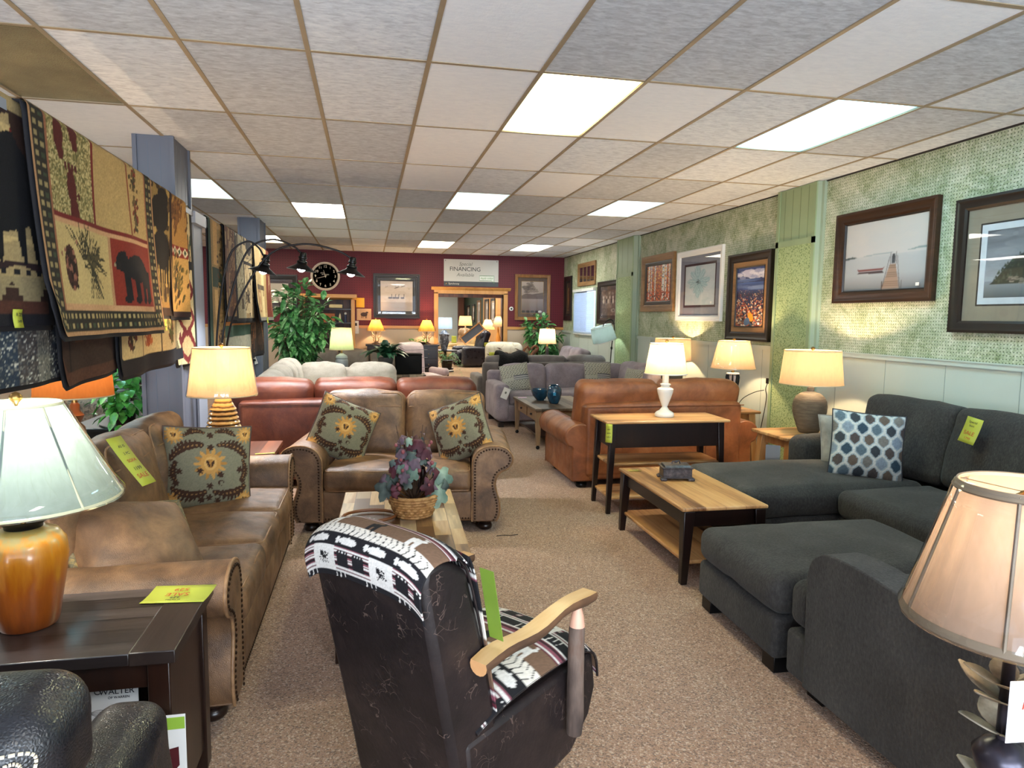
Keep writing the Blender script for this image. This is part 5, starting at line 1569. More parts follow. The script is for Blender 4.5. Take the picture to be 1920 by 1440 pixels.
b = MB(); b.lathe([(.0, 0), (.05, 0), (.055, .01), (.10, .06), (.122, .12), (.124, .15), (.117, .15), (.10, .075), (.05, .02), (0, .018)], n=36); b.build('bowl', m_teal, t, angle=60)
t = thing('hang_tag', 'pink slip lying on the far corner of the weathered coffee table', 'tag', (2.03, 8.86, .501))
b = MB(); b.box((0, 0, 0), (.12, .06, .001)); b.build('card', plain('pink_paper', '#d7a0c8', .5), t)

# lavender sectional
t = thing('sectional_sofa', 'lavender grey velvet sectional facing the viewer past the weathered table', 'sofa', (0, 0, 0))
def rl(name, c, d, r=.05, bulge=(0, 0, 0), wr=.006, n=7, seed=1, m=None):
    b = MB(); b.rbox(c, d, r, 4, n, bulge, wr, 4, seed, m=m); return b.build(name, m_lav, t, angle=60)
rl('base', (2.98, 9.93, .20), (2.30, .92, .25), .03); rl('base', (3.76, 9.25, .20), (.84, .50, .25), .03)
rl('back', (2.98, 10.34, .42), (2.36, .14, .68), .06); rl('back', (4.14, 9.7, .42), (.14, 1.3, .68), .06)
rl('arm', (1.87, 9.88, .36), (.19, .96, .52), .05, (0, 0, .01)); rl('arm', (3.72, 8.98, .36), (.84, .16, .52), .05)
for k, x in enumerate((2.33, 3.05)): rl('seat_cushion', (x, 9.82, .40), (.71, .76, .17), .05, (.004, .01, .03), seed=k+5)
rl('seat_cushion', (3.74, 9.70, .40), (.68, 1.1, .17), .05, (.004, .01, .03), seed=9)
for k, x in enumerate((2.33, 3.03, 3.66)): back_cushion(t, .70 if k < 2 else .62, .46, .20, (x, 10.14, .63), 10, m_lav, None, 50+k)
back_cushion(t, .70, .50, .22, (3.96, 9.62, .66), 12, m_lav, None, 55, rz=R_(-78)); back_cushion(t, .5, .46, .20, (3.93, 9.14, .63), 14, m_lav, None, 57, rz=R_(-88))
for (x, y) in ((1.86, 9.5), (1.86, 10.3), (4.0, 10.3), (4.0, 8.98)): block_foot(t, x, y, .08, .075, m_foot)
def ras_zig(seed=0):
    r = Ras(110, 110, '#a9a89c')
    rg3 = random.Random(seed)
    for k in range(7):
        v = .5+k*.075
        for q in range(9):
            u = q/9+.03*(k % 2); r.line(u, v, u+.05, v+.06, .014, '#3a3b3e'); r.line(u+.05, v+.06, u+.1, v, .010, '#7d7a5a')
    r.rect(.45, .38, 1, .56, '#5b5d64')
    for q in range(7): r.rect(.45, .385+q*.025, 1, .393+q*.025, '#d5d4cf')
    for k in range(8):
        for q in range(10):
            u, v = q/10+.05*(k % 2), k*.047+.02
            r.ell(u, v, .024, .014, '#2c2e32'); r.ell(u, v, .01, .006, '#d0cfc8')
    r.noise(.12, 3, 1); return r
ZIG = ras_zig()
pillow('throw_pillow', 'grey and cream patterned pillow at the left end of the lavender sectional', 'pillow', (2.13, 9.80, .68), (R_(-16), R_(-10), R_(-10)), .42, .15, ZIG, None, m_seapillow, seed=3)
pillow('throw_pillow', 'grey and cream patterned pillow near the corner of the lavender sectional', 'pillow', (3.44, 9.86, .70), (R_(-16), R_(2), R_(-4)), .42, .15, ZIG, None, m_seapillow, seed=6)
pillow('throw_pillow', 'patterned pillow half hidden by the white lamp on the lavender sectional', 'pillow', (3.76, 9.22, .66), (R_(-18), 0, R_(-70)), .40, .15, ZIG, None, m_seapillow, seed=9)
t = thing('hang_tag', 'white tag hanging on the left arm of the lavender sectional', 'tag', (1.90, 9.375, .50), rot=(0, R_(22), R_(-6)))
b = MB(); b.box((0, 0, 0), (.10, .002, .16)); b.build('card', m_tag_w, t); b = MB(); b.sphere((0, -.002, .01), (.014, .001, .018), 10, 6); b.build('emblem', m_ink_b, t)

# taupe sofa behind it, back to the viewer
t = thing('sofa', 'taupe grey sofa turned away behind the lavender sectional, with a black fur throw', 'sofa', (2.98, 11.50, 0), R_(180))
def rt_(name, c, d, r=.05, bulge=(0, 0, 0), wr=.005, n=7, seed=1, m=None, mat=None):
    b = MB(); b.rbox(c, d, r, 4, n, bulge, wr, 4, seed, m=m); return b.build(name, mat or m_taupe, t, angle=60)
rt_('base', (0, 0, .22), (2.20, .90, .30), .03); rt_('back', (0, .40, .46), (2.26, .14, .74), .05)
for sx in (-1, 1): rt_('arm', (sx*1.12, -.03, .34), (.18, .92, .52), .05)
for k in range(3):
    seat_cushion(t, .69, .72, .17, ((k-1)*.70, -.08, .42), m_taupe, None, 60+k); back_cushion(t, .70, .46, .18, ((k-1)*.71, .26, .70), 8, m_taupe, m_tag_g, 62+k)
m_fur = mottle('shaggy_black_fur', ['#050506', '#0d0d10', '#1b1b20'], 30, .9, 1.0, 80, bdist=.03)
m_fur2 = mottle('shaggy_brown_fur', ['#1d120b', '#3a2618', '#5a402a'], 30, .9, 1.0, 80, bdist=.03)
def throw(name, label, loc, pts, w, mat, seed):
    t = thing(name, label, 'throw', loc)
    b = MB(); n = len(pts)-1; nu = 16; vs = []
    for i, (y, z) in enumerate(pts):
        for k in range(nu+1):
            u = k/nu; e = noise.noise(Vector((u*4, i*.8, seed)))
            x = (u-.5)*w*(1+.15*noise.noise(Vector((i*.5, seed, 0)))); vs.append((x+e*.03, y+noise.noise(Vector((u*9, i, seed)))*.02, z+noise.noise(Vector((u*7, i*.6, seed+3)))*.03+(.03*math.sin(u*9+seed))))
    b.add(vs, [(i*(nu+1)+k, i*(nu+1)+k+1, (i+1)*(nu+1)+k+1, (i+1)*(nu+1)+k) for i in range(n) for k in range(nu)])
    b.build('fur', mat, t, solid=.05, subsurf=1, angle=80)
throw('fur_throw', 'shaggy black fur throw draped over the back of the taupe sofa', (2.38, 11.1, 0), [(-.05, .60), (-.06, .70), (-.05, .82), (-.01, .92), (.08, .97), (.2, .97), (.32, .93), (.40, .85)], .52, m_fur, 1)
throw('fur_throw', 'ragged brown fur hide hanging at the left end of the taupe sofa', (1.74, 12.2, 0), [(-.12, .06), (-.12, .2), (-.1, .34), (-.05, .44), (.0, .46)], .22, m_fur2, 5)

# floral armchair, corner group
t = thing('armchair', 'pale armchair with a bird print, near the doorway', 'armchair', (2.68, 13.35, 0), R_(165)); t.scale = (1, 1, 1.12)
def ra(name, c, d, r=.08, bulge=(0, 0, 0), m=None, mat=None):
    b = MB(); b.rbox(c, d, r, 4, 7, bulge, .006, 4, 2, m=m); return b.build(name, mat or m_floral_beige, t, angle=60)
ra('base', (0, 0, .24), (.72, .74, .30)); ra('seat_cushion', (0, -.06, .44), (.50, .60, .16), .06, (0, 0, .03)); ra('back', (0, .30, .62), (.74, .20, .68), .10, (0, .03, .02))
for sx in (-1, 1): ra('arm', (sx*.33, -.02, .40), (.16, .74, .40), .07)
b = MB()
rgb = random.Random(3)
for k in range(9):
    x, z = rgb.uniform(-.28, .28), rgb.uniform(.62, .90)
    b.tube([(x-.05, .418, z-.015), (x, .42, z+.004), (x+.05, .418, z+.02)], [.002, .010, .002], 5)
    b.tube([(x, .418, z), (x+.01, .418, z-.05)], .0035, 4)
b.build('bird_print', plain('brown_print', '#6b5142', .8), t)
for sx in (-1, 1):
    for sy in (-1, 1): block_foot(t, sx*.28, sy*.28, .05, .09)
sale_tag('yellow tag on the corner of the bird print armchair', (2.36, 12.98, .80), (0, 0, R_(-12)), .13, .19, [('SALE', 0, .03, m_ink_r)])
t = thing('sofa', 'lilac grey reclining sofa along the wall in the far right corner', 'sofa', (3.72, 12.85, 0), R_(-90))
b = MB(); b.rbox((0, 0, .25), (1.5, .86, .34), .06, 3, 6); b.build('base', m_lav, t, angle=60)
for k in (-1, 1):
    seat_cushion(t, .60, .62, .16, (k*.31, -.1, .44), m_lav, None, 80+k); back_cushion(t, .64, .54, .26, (k*.32, .24, .72), 14, m_lav, None, 82+k)
    b = MB(); b.rbox((k*.72, -.02, .38), (.18, .84, .46), .07, 4, 6); b.build('arm', m_lav, t, angle=60)
t = thing('side_table', 'small dark table under the cream lamp in the far right corner', 'table', (3.24, 12.15, 0)); simple_table(t, .42, .42, .60, m_walnut, m_walnut)
lamp('table_lamp', 'small cream drum lamp with turned bronze base in front of the corner ficus', (3.24, 12.15, .60), [(.0, 0), (.075, 0), (.08, .015), (.04, .04), (.025, .08), (.045, .14), (.06, .2), (.05, .27), (.025, .33), (.035, .36), (.03, .42), (.015, .46)], m_bronze, (.50, .77, .17, .14), SHW, 30, cat='table lamp', col=(1, .8, .6))
m_drift = mottle('polished_driftwood', ['#2c170c', '#5f3418', '#8a5227'], 12, .35, .5, 40)
t = thing('driftwood_sculpture', 'twisted brown driftwood sculpture beside the cream drum lamp', 'sculpture', (3.26, 13.58, 0))
b = MB()
for pts, r in (([(0, 0, .05), (.05, 0, .35), (-.04, .02, .62), (.08, 0, .86), (.16, 0, .94), (.10, 0, .99), (.02, 0, .93)], .05), ([(.02, 0, .5), (-.10, 0, .72), (-.14, 0, .88), (-.06, .0, .98), (.0, 0, .9)], .035), ([(.0, .02, .3), (.14, .0, .6), (.20, .0, .78), (.26, 0, .74)], .03)):
    b.tube(spline(pts, 6), [r*(1-.5*i/(len(pts)*6)) for i in range((len(pts)-1)*6+1)], 10)
b.build('driftwood', m_drift, t, angle=70)
b = MB(); b.lathe([(.0, 0), (.16, 0), (.16, .05), (0, .06)], n=20); b.build('base', m_drift, t)

def foliage_tree(name, label, loc, trunk_h, crowns, n, leaf_l, leaf_w, mat, pot_r=.16, pot_h=.28, seed=1, pot_m=None, cat='plant', droop=.35, trunks=3):
    t = thing(name, label, cat, loc)
    rg = random.Random(seed)
    b = MB(); b.lathe([(.0, 0), (pot_r*.75, 0), (pot_r*.8, .02), (pot_r, pot_h*.9), (pot_r*1.06, pot_h), (pot_r*.98, pot_h), (pot_r*.9, pot_h*.85), (0, pot_h*.85)], n=28); b.build('pot', pot_m or m_walnut, t, angle=50)
    b = MB(); tips = []
    for (cx, cy, cz, rx, ry, rz_, share) in crowns:
        for k in range(max(5, int(26*share))):
            th, ph = rg.uniform(0, 6.283), math.acos(rg.uniform(-.9, 1))
            rr = rg.random()**.35
            p = (cx+rx*rr*math.sin(ph)*math.cos(th), cy+ry*rr*math.sin(ph)*math.sin(th), cz+rz_*rr*math.cos(ph))
            o = (rg.uniform(-.03, .03), rg.uniform(-.03, .03), trunk_h*rg.uniform(.6, 1))
            mid = tuple((a+c)/2+rg.uniform(-.05, .05) for a, c in zip(o, p))
            pts = spline([o, mid, p], 5); b.tube(pts, [.008*(1-.7*i/(len(pts)-1)) for i in range(len(pts))], 5)
            tips.append((pts, (cx, cy, cz)))
    for k in range(trunks):
        a = k*2.1; b.tube(spline([(.02*math.cos(a), .02*math.sin(a), pot_h*.8), (.04*math.cos(a+1), .04*math.sin(a+1), trunk_h*.5), (.01, .0, trunk_h), (.0+.08*math.cos(a), .08*math.sin(a), trunk_h*1.25)], 6), .014, 7)
    b.build('stems', m_bark, t, angle=70)
    b = MB()
    for i in range(n):
        pts, cc = tips[i % len(tips)]
        k = rg.randint(len(pts)//2, len(pts)-1)
        p = Vector(pts[k])+Vector((rg.gauss(0, .02), rg.gauss(0, .02), rg.gauss(0, .02)))
        d = (p-Vector(cc)).normalized()*.6+Vector((rg.gauss(0, .6), rg.gauss(0, .6), rg.gauss(.05, .4)))
        L = leaf_l*rg.uniform(.7, 1.15)
        leaf(b, p, d, L, leaf_w*L/leaf_l, Vector((rg.gauss(0, .3), rg.gauss(0, .3), 1)), droop)
    b.build('leaves', mat, t, angle=80)
    return t
foliage_tree('potted_ficus', 'leafy potted ficus in the far right corner behind the cream drum lamp', (3.66, 14.2, 0), .7, [(-.05, 0, 1.28, .42, .25, .38, 1.4), (.1, 0, 1.08, .36, .25, .34, 1.0)], 640, .18, .075, m_leaf, seed=5)
# floor lamp with tilted shade
t = thing('floor_lamp', 'floor lamp with tilted white drum shade against the green pillar', 'floor lamp', (4.02, 10.9, 0))
b = MB(); b.lathe([(.0, 0), (.15, 0), (.15, .02), (.02, .03)], n=28); b.build('base', m_black, t)
b = MB(); b.tube(spline([(0, 0, .03), (0, 0, .6), (.02, 0, 1.1), (.06, 0, 1.42), (.0, 0, 1.56), (-.12, 0, 1.50), (-.14, 0, 1.44)], 6), .009, 8); b.build('pole', m_black, t, angle=70)
m4 = TR((-.14, 0, 1.32), (0, R_(-17), R_(0)))
b = MB(); b.lathe([(.205, -.13), (.195, 0), (.18, .13)], n=40, cap=False, m=m4); s = b.build('lamp_shade', shade_mat('white_linen_shade', '#7d8a80', .36, '#d8f0ea', .0), t, angle=70)
b = MB(); b.lathe([(.206, -.133), (.207, -.12)], n=40, cap=False, m=m4); b.lathe([(.181, .12), (.181, .133)], n=40, cap=False, m=m4); b.build('shade_trim', m_white_trim, s)
b = MB(); b.sphere(tuple(m4 @ Vector((0, 0, 0))), .03, 10, 8); b.build('bulb', emis('cool_bulb', '#e8f6ff', 14), t)
point('lamp_glow', (4.02-.14, 10.9, 1.33), 9, (.8, .92, 1), .03)
b = MB(); b.sphere((.02, 0, 1.08), (.02, .02, .03), 10, 6); b.build('switch_knob', m_black, t)
# ================================================================ pictures
m_art = vcol('printed_picture', .5, 0, spec=.4)
m_artg = vcol('glazed_picture', .35, 0, spec=.5)
m_picglass = glass_film('picture_glass', '#ffffff', .04, .01)
m_fr_dark = wood('espresso_frame', ['#110907', '#1a100b', '#261710'], 'x', 5, rough=.35)
m_fr_bronze = wood('brown_gilt_frame', ['#1a0d07', '#331c0e', '#4e2f19'], 'x', 5, rough=.28)
m_fr_rustic = wood('rustic_brown_frame', ['#5d4129', '#86643f', '#a07c50'], 'x', 8, rough=.55)
m_fr_white = plain('white_frame_paint', '#dcdcda', .4, nscale=3, var=.02)
m_fr_grey = plain('pewter_frame', '#2e2a29', .38, .2)

def frame_ring(W, H, fw, d, y0=0.0, lip=.008):
    """mitred moulding; front face towards -y"""
    b = MB()
    pr = [(0, 0), (0, -d), (fw*.22, -d*1.0), (fw*.45, -d*.80), (fw*.8, -d*.72), (fw, -d*.5), (fw, 0)]
    cor = [(-1, -1), (1, -1), (1, 1), (-1, 1)]
    rings = []
    for sx, sz in cor:
        rings.append([(sx*(W/2-i), y0+y, sz*(H/2-i)) for i, y in pr])
    vs = [p for r in rings for p in r]; n = len(pr); fs = []
    for c in range(4):
        c2 = (c+1) % 4
        for k in range(n-1): fs.append((c*n+k, c*n+k+1, c2*n+k+1, c2*n+k))
    b.add(vs, fs); return b

def picture(label, wall, a, z, W, H, layers, ras, glass=True, name='framed_picture', price=None, group=None):
    """layers: list of (width, depth, material) from the outside in; the art fills the rest"""
    if wall == 'R': t = thing(name, label, 'picture', (XW-.004, a, z), R_(-90), group=group)
    elif wall == 'B': t = thing(name, label, 'picture', (a, YB-.004, z), group=group)
    else: t = thing(name, label, 'picture', (wall, a, z), R_(-90), group=group)
    w, h = W, H; d = .035
    for k, (fw, dd, mt) in enumerate(layers):
        if k == 0 or dd > .012:
            frame_ring(w, h, fw, dd).build('frame' if k == 0 else 'inner_frame', mt, t, angle=20)
        else:
            b = MB(); y = -dd
            for x0, x1, z0, z1 in ((-w/2, w/2, h/2-fw, h/2), (-w/2, w/2, -h/2, -h/2+fw), (-w/2, -w/2+fw, -h/2+fw, h/2-fw), (w/2-fw, w/2, -h/2+fw, h/2-fw)):
                b.box2((x0, y, z0), (x1, y+.003, z1))
            b.build('mat', mt, t)
        w -= 2*fw; h -= 2*fw
    if ras is not None:
        b = MB(); nu = ras.w-1; nv = ras.h-1
        sheet(b, ras, lambda u, v: ((u-.5)*w, -.004, (v-.5)*h), nu, nv); b.build('picture', m_artg, t)
    b = MB(); b.box((0, -.0015, 0), (W-.01, .003, H-.01)); b.build('backing', m_walnut, t)
    if glass:
        f0 = layers[0][0]; b = MB(); gy = -.0105-(.014 if len(layers) > 1 and layers[1][1] > .012 else 0); gx, gz = W/2-f0, H/2-f0; b.add([(-gx, gy, -gz), (gx, gy, -gz), (gx, gy, gz), (-gx, gy, gz)], [(0, 1, 2, 3)]); b.build('glass', m_picglass, t)
    if price:
        b = MB(); b.box((w/2-.06, -.021, -h/2+.03), (.035, .001, .025)); b.build('sticker', m_tag_w, t)
    return t
rgn = random.Random(12)
# canoe on a misty lake
r = Ras(170, 112, '#b5b4b6', 1.5)
r.grad('#a9a9ae', '#bdb9b6', 0, 1); r.grad('#8c9096', '#a5a8ad', 0, .5); r.grad('#63666c', '#979aa0', 0, .22)
for k in range(60): r.ell(rgn.random(), rgn.uniform(.5, 1), .12, .05, ('#b9b5b4', '#aeb0b4', '#c2bab4')[k % 3], al=.12)
r.poly([(0, .50), (.1, .515), (.16, .50), (.16, .49), (0, .47)], '#3f4a4c'); r.poly([(.25, .51), (.45, .53), (.62, .525), (.62, .515), (.25, .50)], '#8e979c'); r.poly([(.78, .53), (.9, .56), (1, .565), (1, .54), (.78, .525)], '#78888a')
r.poly([(.17, .325), (.19, .285), (.5, .285), (.53, .335), (.5, .315), (.2, .31)], '#6b2f2c'); r.poly([(.17, .25), (.2, .275), (.5, .275), (.52, .24)], '#3a2b30')
r.poly([(.50, .01), (.71, .01), (.655, .36), (.585, .36)], '#8d7668')
for q in range(14): r.line(.50+.085*q/14, .01+.35*q/14, .71-.055*q/14, .01+.35*q/14, .004, '#5a483f')
for u0, v0, u1, v1 in ((.50, 0, .58, .46), (.715, 0, .67, .47), (.59, .36, .59, .52), (.66, .36, .655, .52), (.5, 0, .5, .12), (.73, 0, .73, .12)): r.line(u0, v0, u1, v1, .009, '#3a2c26')
r.rect(.605, .37, .645, .47, '#3a3f45'); r.rect(.61, .43, .64, .50, '#2e3238')
r.blur(1)
picture('brown framed picture of a canoe and a dock on a misty lake', 'R', 5.02, 2.145, 1.14, .80, [(.095, .045, m_fr_bronze), (.012, .02, m_fr_dark)], r, False, price=1)
# island
r = Ras(190, 150, '#7f848d', 1.3)
r.grad('#9aa0a8', '#4f525b', .25, 1)
for k in range(70): r.ell(rgn.random(), rgn.uniform(.3, 1), .2, .06, ('#aab0b6', '#5c6069', '#868b95')[k % 3], al=.13)
r.grad('#4a5359', '#7d868c', 0, .22)
r.poly([(.05, .20), (.08, .24), (.12, .30), (.18, .42), (.25, .55), (.33, .62), (.5, .72), (1, .70), (1, .2)], '#1f2a22')
for k in range(220):
    u = rgn.uniform(.09, 1); top = .22+min(.5, (u-.06)*1.8); v = rgn.uniform(.22, top); s = rgn.uniform(.014, .03)
    c = ('#18221b', '#26342a', '#34463a', '#3f4a38')[k % 4]
    r.poly([(u-s*.5, v), (u+s*.5, v), (u, v+s*2.4)], c)
for k in range(60):
    u = rgn.uniform(.16, 1); r.ell(u, rgn.uniform(.20, .27+.05*math.sin(u*9)), .03, .014, ('#6f6a60', '#8b857a', '#524d46')[k % 3])
r.blur(1)
picture('large black framed print of a forested island, cut off by the right edge', 'R', 3.63, 1.99, 1.30, .96, [(.085, .045, m_fr_dark), (.105, .0085, plain('khaki_mat', '#8a8070', .8)), (.012, .0075, m_fr_grey), (.045, .007, plain('pale_mat', '#c4cad2', .8))], r, True)
# clouds and stones
r = Ras(90, 170, '#1b2348', .5)
r.grad('#10183c', '#273a72', .6, 1); r.grad('#141a33', '#39538c', .52, .75)
for k in range(60): r.ell(rgn.random(), .86+.06*rgn.random()+.03*math.sin(k), .06, .028, ('#d9d4de', '#b9b4c8', '#8f92b4')[k % 3], al=.7)
for k in range(26): r.ell(rgn.random(), rgn.uniform(.62, .8), .2, .015, ('#49659a', '#8595b8', '#2a3c70')[k % 3], al=.4)
for k in range(620):
    v = .62*(1-(k/620)**.8); s = .006+.032*(1-v/.62)
    r.ell(rgn.random(), v, s*.55, s*.75, ('#8c3a22', '#b4562f', '#3a2622', '#c9a27c', '#6d2418', '#54606e', '#281c1e', '#a5764f', '#d6c8b4')[rgn.randrange(9)], rgn.uniform(-40, 40), .9)
r.ell(.55, .16, .045, .08, '#d08a2a', 20); r.ell(.42, .08, .05, .07, '#4e6c8c', -20)
picture('tall dark framed picture of clouds above a shore of red stones', 'R', 7.05, 1.845, .90, 1.0, [(.10, .045, m_fr_dark), (.055, .022, m_fr_rustic), (.012, .018, m_fr_dark)], r, False, price=1)
# pale flower
r = Ras(120, 130, '#b9c6cb', .9)
for k in range(40): r.ell(rgn.random(), rgn.random(), .15, .12, ('#c8d2d6', '#a9c0c8', '#d2d6d8')[k % 3], al=.3)
for a, L, w in ((95, .42, .2), (60, .36, .16), (130, .36, .16), (175, .34, .15), (10, .36, .15), (270, .40, .16), (245, .30, .12), (300, .30, .12), (-20, .3, .12), (205, .3, .12)):
    ca, sa = math.cos(R_(a)), math.sin(R_(a))
    r.ell(.45+ca*L*.55, .58+sa*L*.5, L*.5, w*.5, '#8fb3bd', a, .75); r.ell(.45+ca*L*.6, .58+sa*L*.55, L*.42, w*.34, '#a5c5cc', a, .7)
    for q in range(7): r.line(.45, .58, .45+math.cos(R_(a+(q-3)*5))*L, .58+math.sin(R_(a+(q-3)*5))*L*.95, .004, ('#4c6b74', '#6c8f98', '#dfe8ea')[q % 3], .8)
for k in range(30): r.ell(.45+rgn.gauss(0, .03), .58+rgn.gauss(0, .03), .01, .01, '#2d4046')
r.blur(1)
picture('white framed print of a big pale blue flower', 'R', 8.27, 2.03, 1.24, .94, [(.075, .04, m_fr_white), (.105, .0085, plain('slate_mat', '#7d8290', .8)), (.03, .0075, plain('plum_mat', '#3a2a30', .8))], r, True, price=1)
# birches
r = Ras(110, 110, '#a24a1c', 1.2)
for k in range(500): r.ell(rgn.random(), rgn.random(), .018, .022, ('#c98a2a', '#8c3416', '#d65a1c', '#5a2410', '#e0a43a')[rgn.randrange(5)], rgn.uniform(0, 90))
r.rect(0, 0, 1, .3, '#9c3c18', .5)
for u, w in ((.10, .06), (.20, .035), (.36, .05), (.70, .10), (.80, .05), (.93, .03)):
    r.rect(u-w/2, .04, u+w/2, 1, '#d5d2cc')
    for k in range(18): r.rect(u-w/2, rgn.random(), u-w/2, 0, '#000000'); v = rgn.random(); r.ell(u+rgn.uniform(-w/2, w/2)*.8, v, w*.35, .010, '#33302f')
for k in range(160): r.ell(rgn.random(), rgn.uniform(0, .28), .02, .025, ('#d8561c', '#8a2c12', '#3a1a10')[k % 3])
for k in range(60): r.ell(rgn.random(), rgn.uniform(.6, 1), .02, .02, ('#e0a83c', '#c77d22')[k % 2])
picture('rustic framed picture of white birch trunks in orange autumn woods', 'R', 9.575, 2.115, 1.16, .845, [(.10, .04, m_fr_rustic), (.055, .018, m_fr_dark)], r, False, price=1)
# herd
r = Ras(90, 70, '#5b463c', 1.2)
for k in range(70): r.ell(rgn.random(), rgn.random(), .07, .05, ('#7b6355', '#3c2c26', '#a08a7c')[k % 3], al=.5)
for k in range(7):
    u = .15+k*.11; r.ell(u, .55, .07, .10, ('#cbbcae', '#8a7568', '#2c211d')[k % 3]); r.ell(u, .70, .035, .06, ('#d6c9bc', '#6b584c')[k % 2]); r.rect(u-.02, .28, u-.005, .5, '#b3a396'); r.rect(u+.01, .28, u+.02, .5, '#4c3c34')
r.blur(1)
picture('dark framed brown print of running horses beside the blinds', 'R', 11.72, 1.865, 1.06, .78, [(.09, .04, m_fr_dark), (.07, .0085, plain('brown_mat', '#3a2a24', .7))], r, True)
# window mirror
t = thing('wall_mirror', 'small wooden framed four-pane mirror high above the blinds', 'mirror', (XW-.004, 13.0, 2.455), R_(-90))
frame_ring(1.10, .46, .085, .03).build('frame', m_fr_rustic, t, angle=20)
b = MB(); b.box((0, -.006, 0), (.95, .004, .31)); m_mir = plain('mirror_glass', '#c8c8cc', .03, 1.0); b.build('mirror_glass', m_mir, t)
b = MB()
for k in (-1, 0, 1): b.box((k*.235, -.012, 0), (.014, .012, .31))
b.build('glazing_bar', m_fr_rustic, t)
# narrow statue print
r = Ras(36, 90, '#2a1c16', .4)
r.ell(.5, .55, .07, .28, '#8a6038'); r.ell(.5, .8, .05, .06, '#b08452'); r.ell(.45, .35, .03, .2, '#a07848'); r.ell(.58, .6, .025, .2, '#5a3a20'); r.rect(.2, .1, .8, .12, '#a07848')
picture('narrow dark framed print of a slender golden figure in the far corner', 'R', 14.25, 2.0, .52, .95, [(.10, .035, m_fr_dark), (.05, .0085, plain('black_mat', '#191210', .7)), (.006, .0075, m_brass)], r, False)
# geese print on the red wall
r = Ras(110, 100, '#b7a594', 1.0)
for k in range(50): r.ell(rgn.random(), rgn.random(), .16, .08, ('#c2b1a0', '#a6917f', '#cbbcae')[k % 3], al=.25)
def goose(u, v, s, c='#6d5c50'):
    r.ell(u, v, s*.5, s*.12, c, 20); r.line(u, v, u-s*.5, v+s*.6, s*.12, c, w1=.002); r.line(u, v, u+s*.6, v+s*.5, s*.14, c, w1=.002); r.ell(u+s*.5, v+s*.15, s*.12, s*.06, '#2a211c')
goose(.5, .78, .16); goose(.68, .82, .13); goose(.18, .8, .08, '#8f8071'); goose(.88, .74, .06, '#8f8071')
for u in (.3, .42, .52, .68):
    r.ell(u, .44, .06, .035, '#4c3e34'); r.line(u+.04, .45, u+.05, .56, .018, '#1e1814')
r.rect(0, 0, 1, .3, '#8c7a68', .6); r.blur(1)
picture('large dark framed print of geese taking off on the red wall', 'B', .59, 1.995, .97, .93, [(.06, .04, m_fr_dark), (.07, .03, m_fr_grey), (.02, .0085, plain('charcoal_liner', '#241f1e', .6))], r, True)
# tall landscape
r = Ras(70, 110, '#9b8a80', .7)
r.grad('#5a4640', '#b09d92', 0, 1)
r.poly([(0, .55), (.2, .62), (.5, .60), (1, .66), (1, .45), (0, .45)], '#5d4b44')
for k in range(50): r.ell(.35+rgn.gauss(0, .15), .8+rgn.gauss(0, .07), .06, .03, ('#4a3c36', '#6d5a50')[k % 2], al=.7)
for u in (.1, .3, .5, .7, .85): r.ell(u, .06, .06, .035, ('#d8d0c8', '#2c2420')[int(u*10) % 2])
r.blur(1)
picture('tall bronze framed landscape print right of the doorway', 'B', 3.55, 2.02, .80, 1.0, [(.07, .04, wood('carved_bronze_frame', ['#5a3818', '#8a5c2c', '#a87c44'], 'z', 20, rough=.35)), (.075, .0085, plain('umber_mat', '#57443a', .7)), (.008, .0075, m_brass)], r, True)
r = Ras(50, 40, '#c0b4a4', 1.2); r.ell(.5, .5, .2, .2, '#7a6a5a')
picture('dark framed picture behind the leafy tree, mostly hidden', 'B', -1.95, 2.02, 1.06, .74, [(.10, .04, m_fr_dark), (.08, .02, m_fr_bronze), (.07, .0085, plain('cream_mat', '#c3b8aa', .7))], r, True)

# clock -------------------------------------------------------------
t = thing('wall_clock', 'big round wall clock with dark face and pale numerals on the red wall', 'clock', (-.865, YB-.004, 2.375))
ry = TR((0, 0, 0), (R_(90), 0, 0))
b = MB(); b.lathe([(.0, .0), (.29, 0), (.295, .03), (.262, .045), (.25, .03), (.25, .02)], n=64, m=ry, cap=False); b.build('rim', plain('cream_rim', '#cdbcae', .5), t, angle=30)
b = MB(); b.lathe([(.0, .022), (.255, .022)], n=64, m=ry); b.build('dial', plain('dark_dial', '#3a3433', .6), t)
m_num = plain('cream_numerals', '#dccfc0', .6)
for h in range(1, 13):
    a = R_(90-h*30)
    o = text(str(h), .072, m_num, t, (.198*math.cos(a), -.0245, .198*math.sin(a)), (R_(90), 0, 0), 'numeral')
b = MB()
for k in range(60):
    a = R_(k*6); c = Vector((math.cos(a), 0, math.sin(a)))
    b.tube([c*.238+Vector((0, -.0235, 0)), c*.250+Vector((0, -.0235, 0))], .0016, 4)
b.build('minute_track', m_num, t)
text('ATTIC', .03, m_num, t, (-.055, -.0245, .065), (R_(90), 0, 0)); text('ANTIQUES', .03, m_num, t, (.0, -.0245, .035), (R_(90), 0, 0))
for a, L, w in ((105, .13, .006), (195, .20, .005)):
    b = MB(); c = Vector((math.cos(R_(a)), 0, math.sin(R_(a)))); b.tube([c*(-.03)+Vector((0, -.03, 0)), c*L+Vector((0, -.03, 0))], [w, w*.3], 6); b.build('clock_hand', m_num, t)
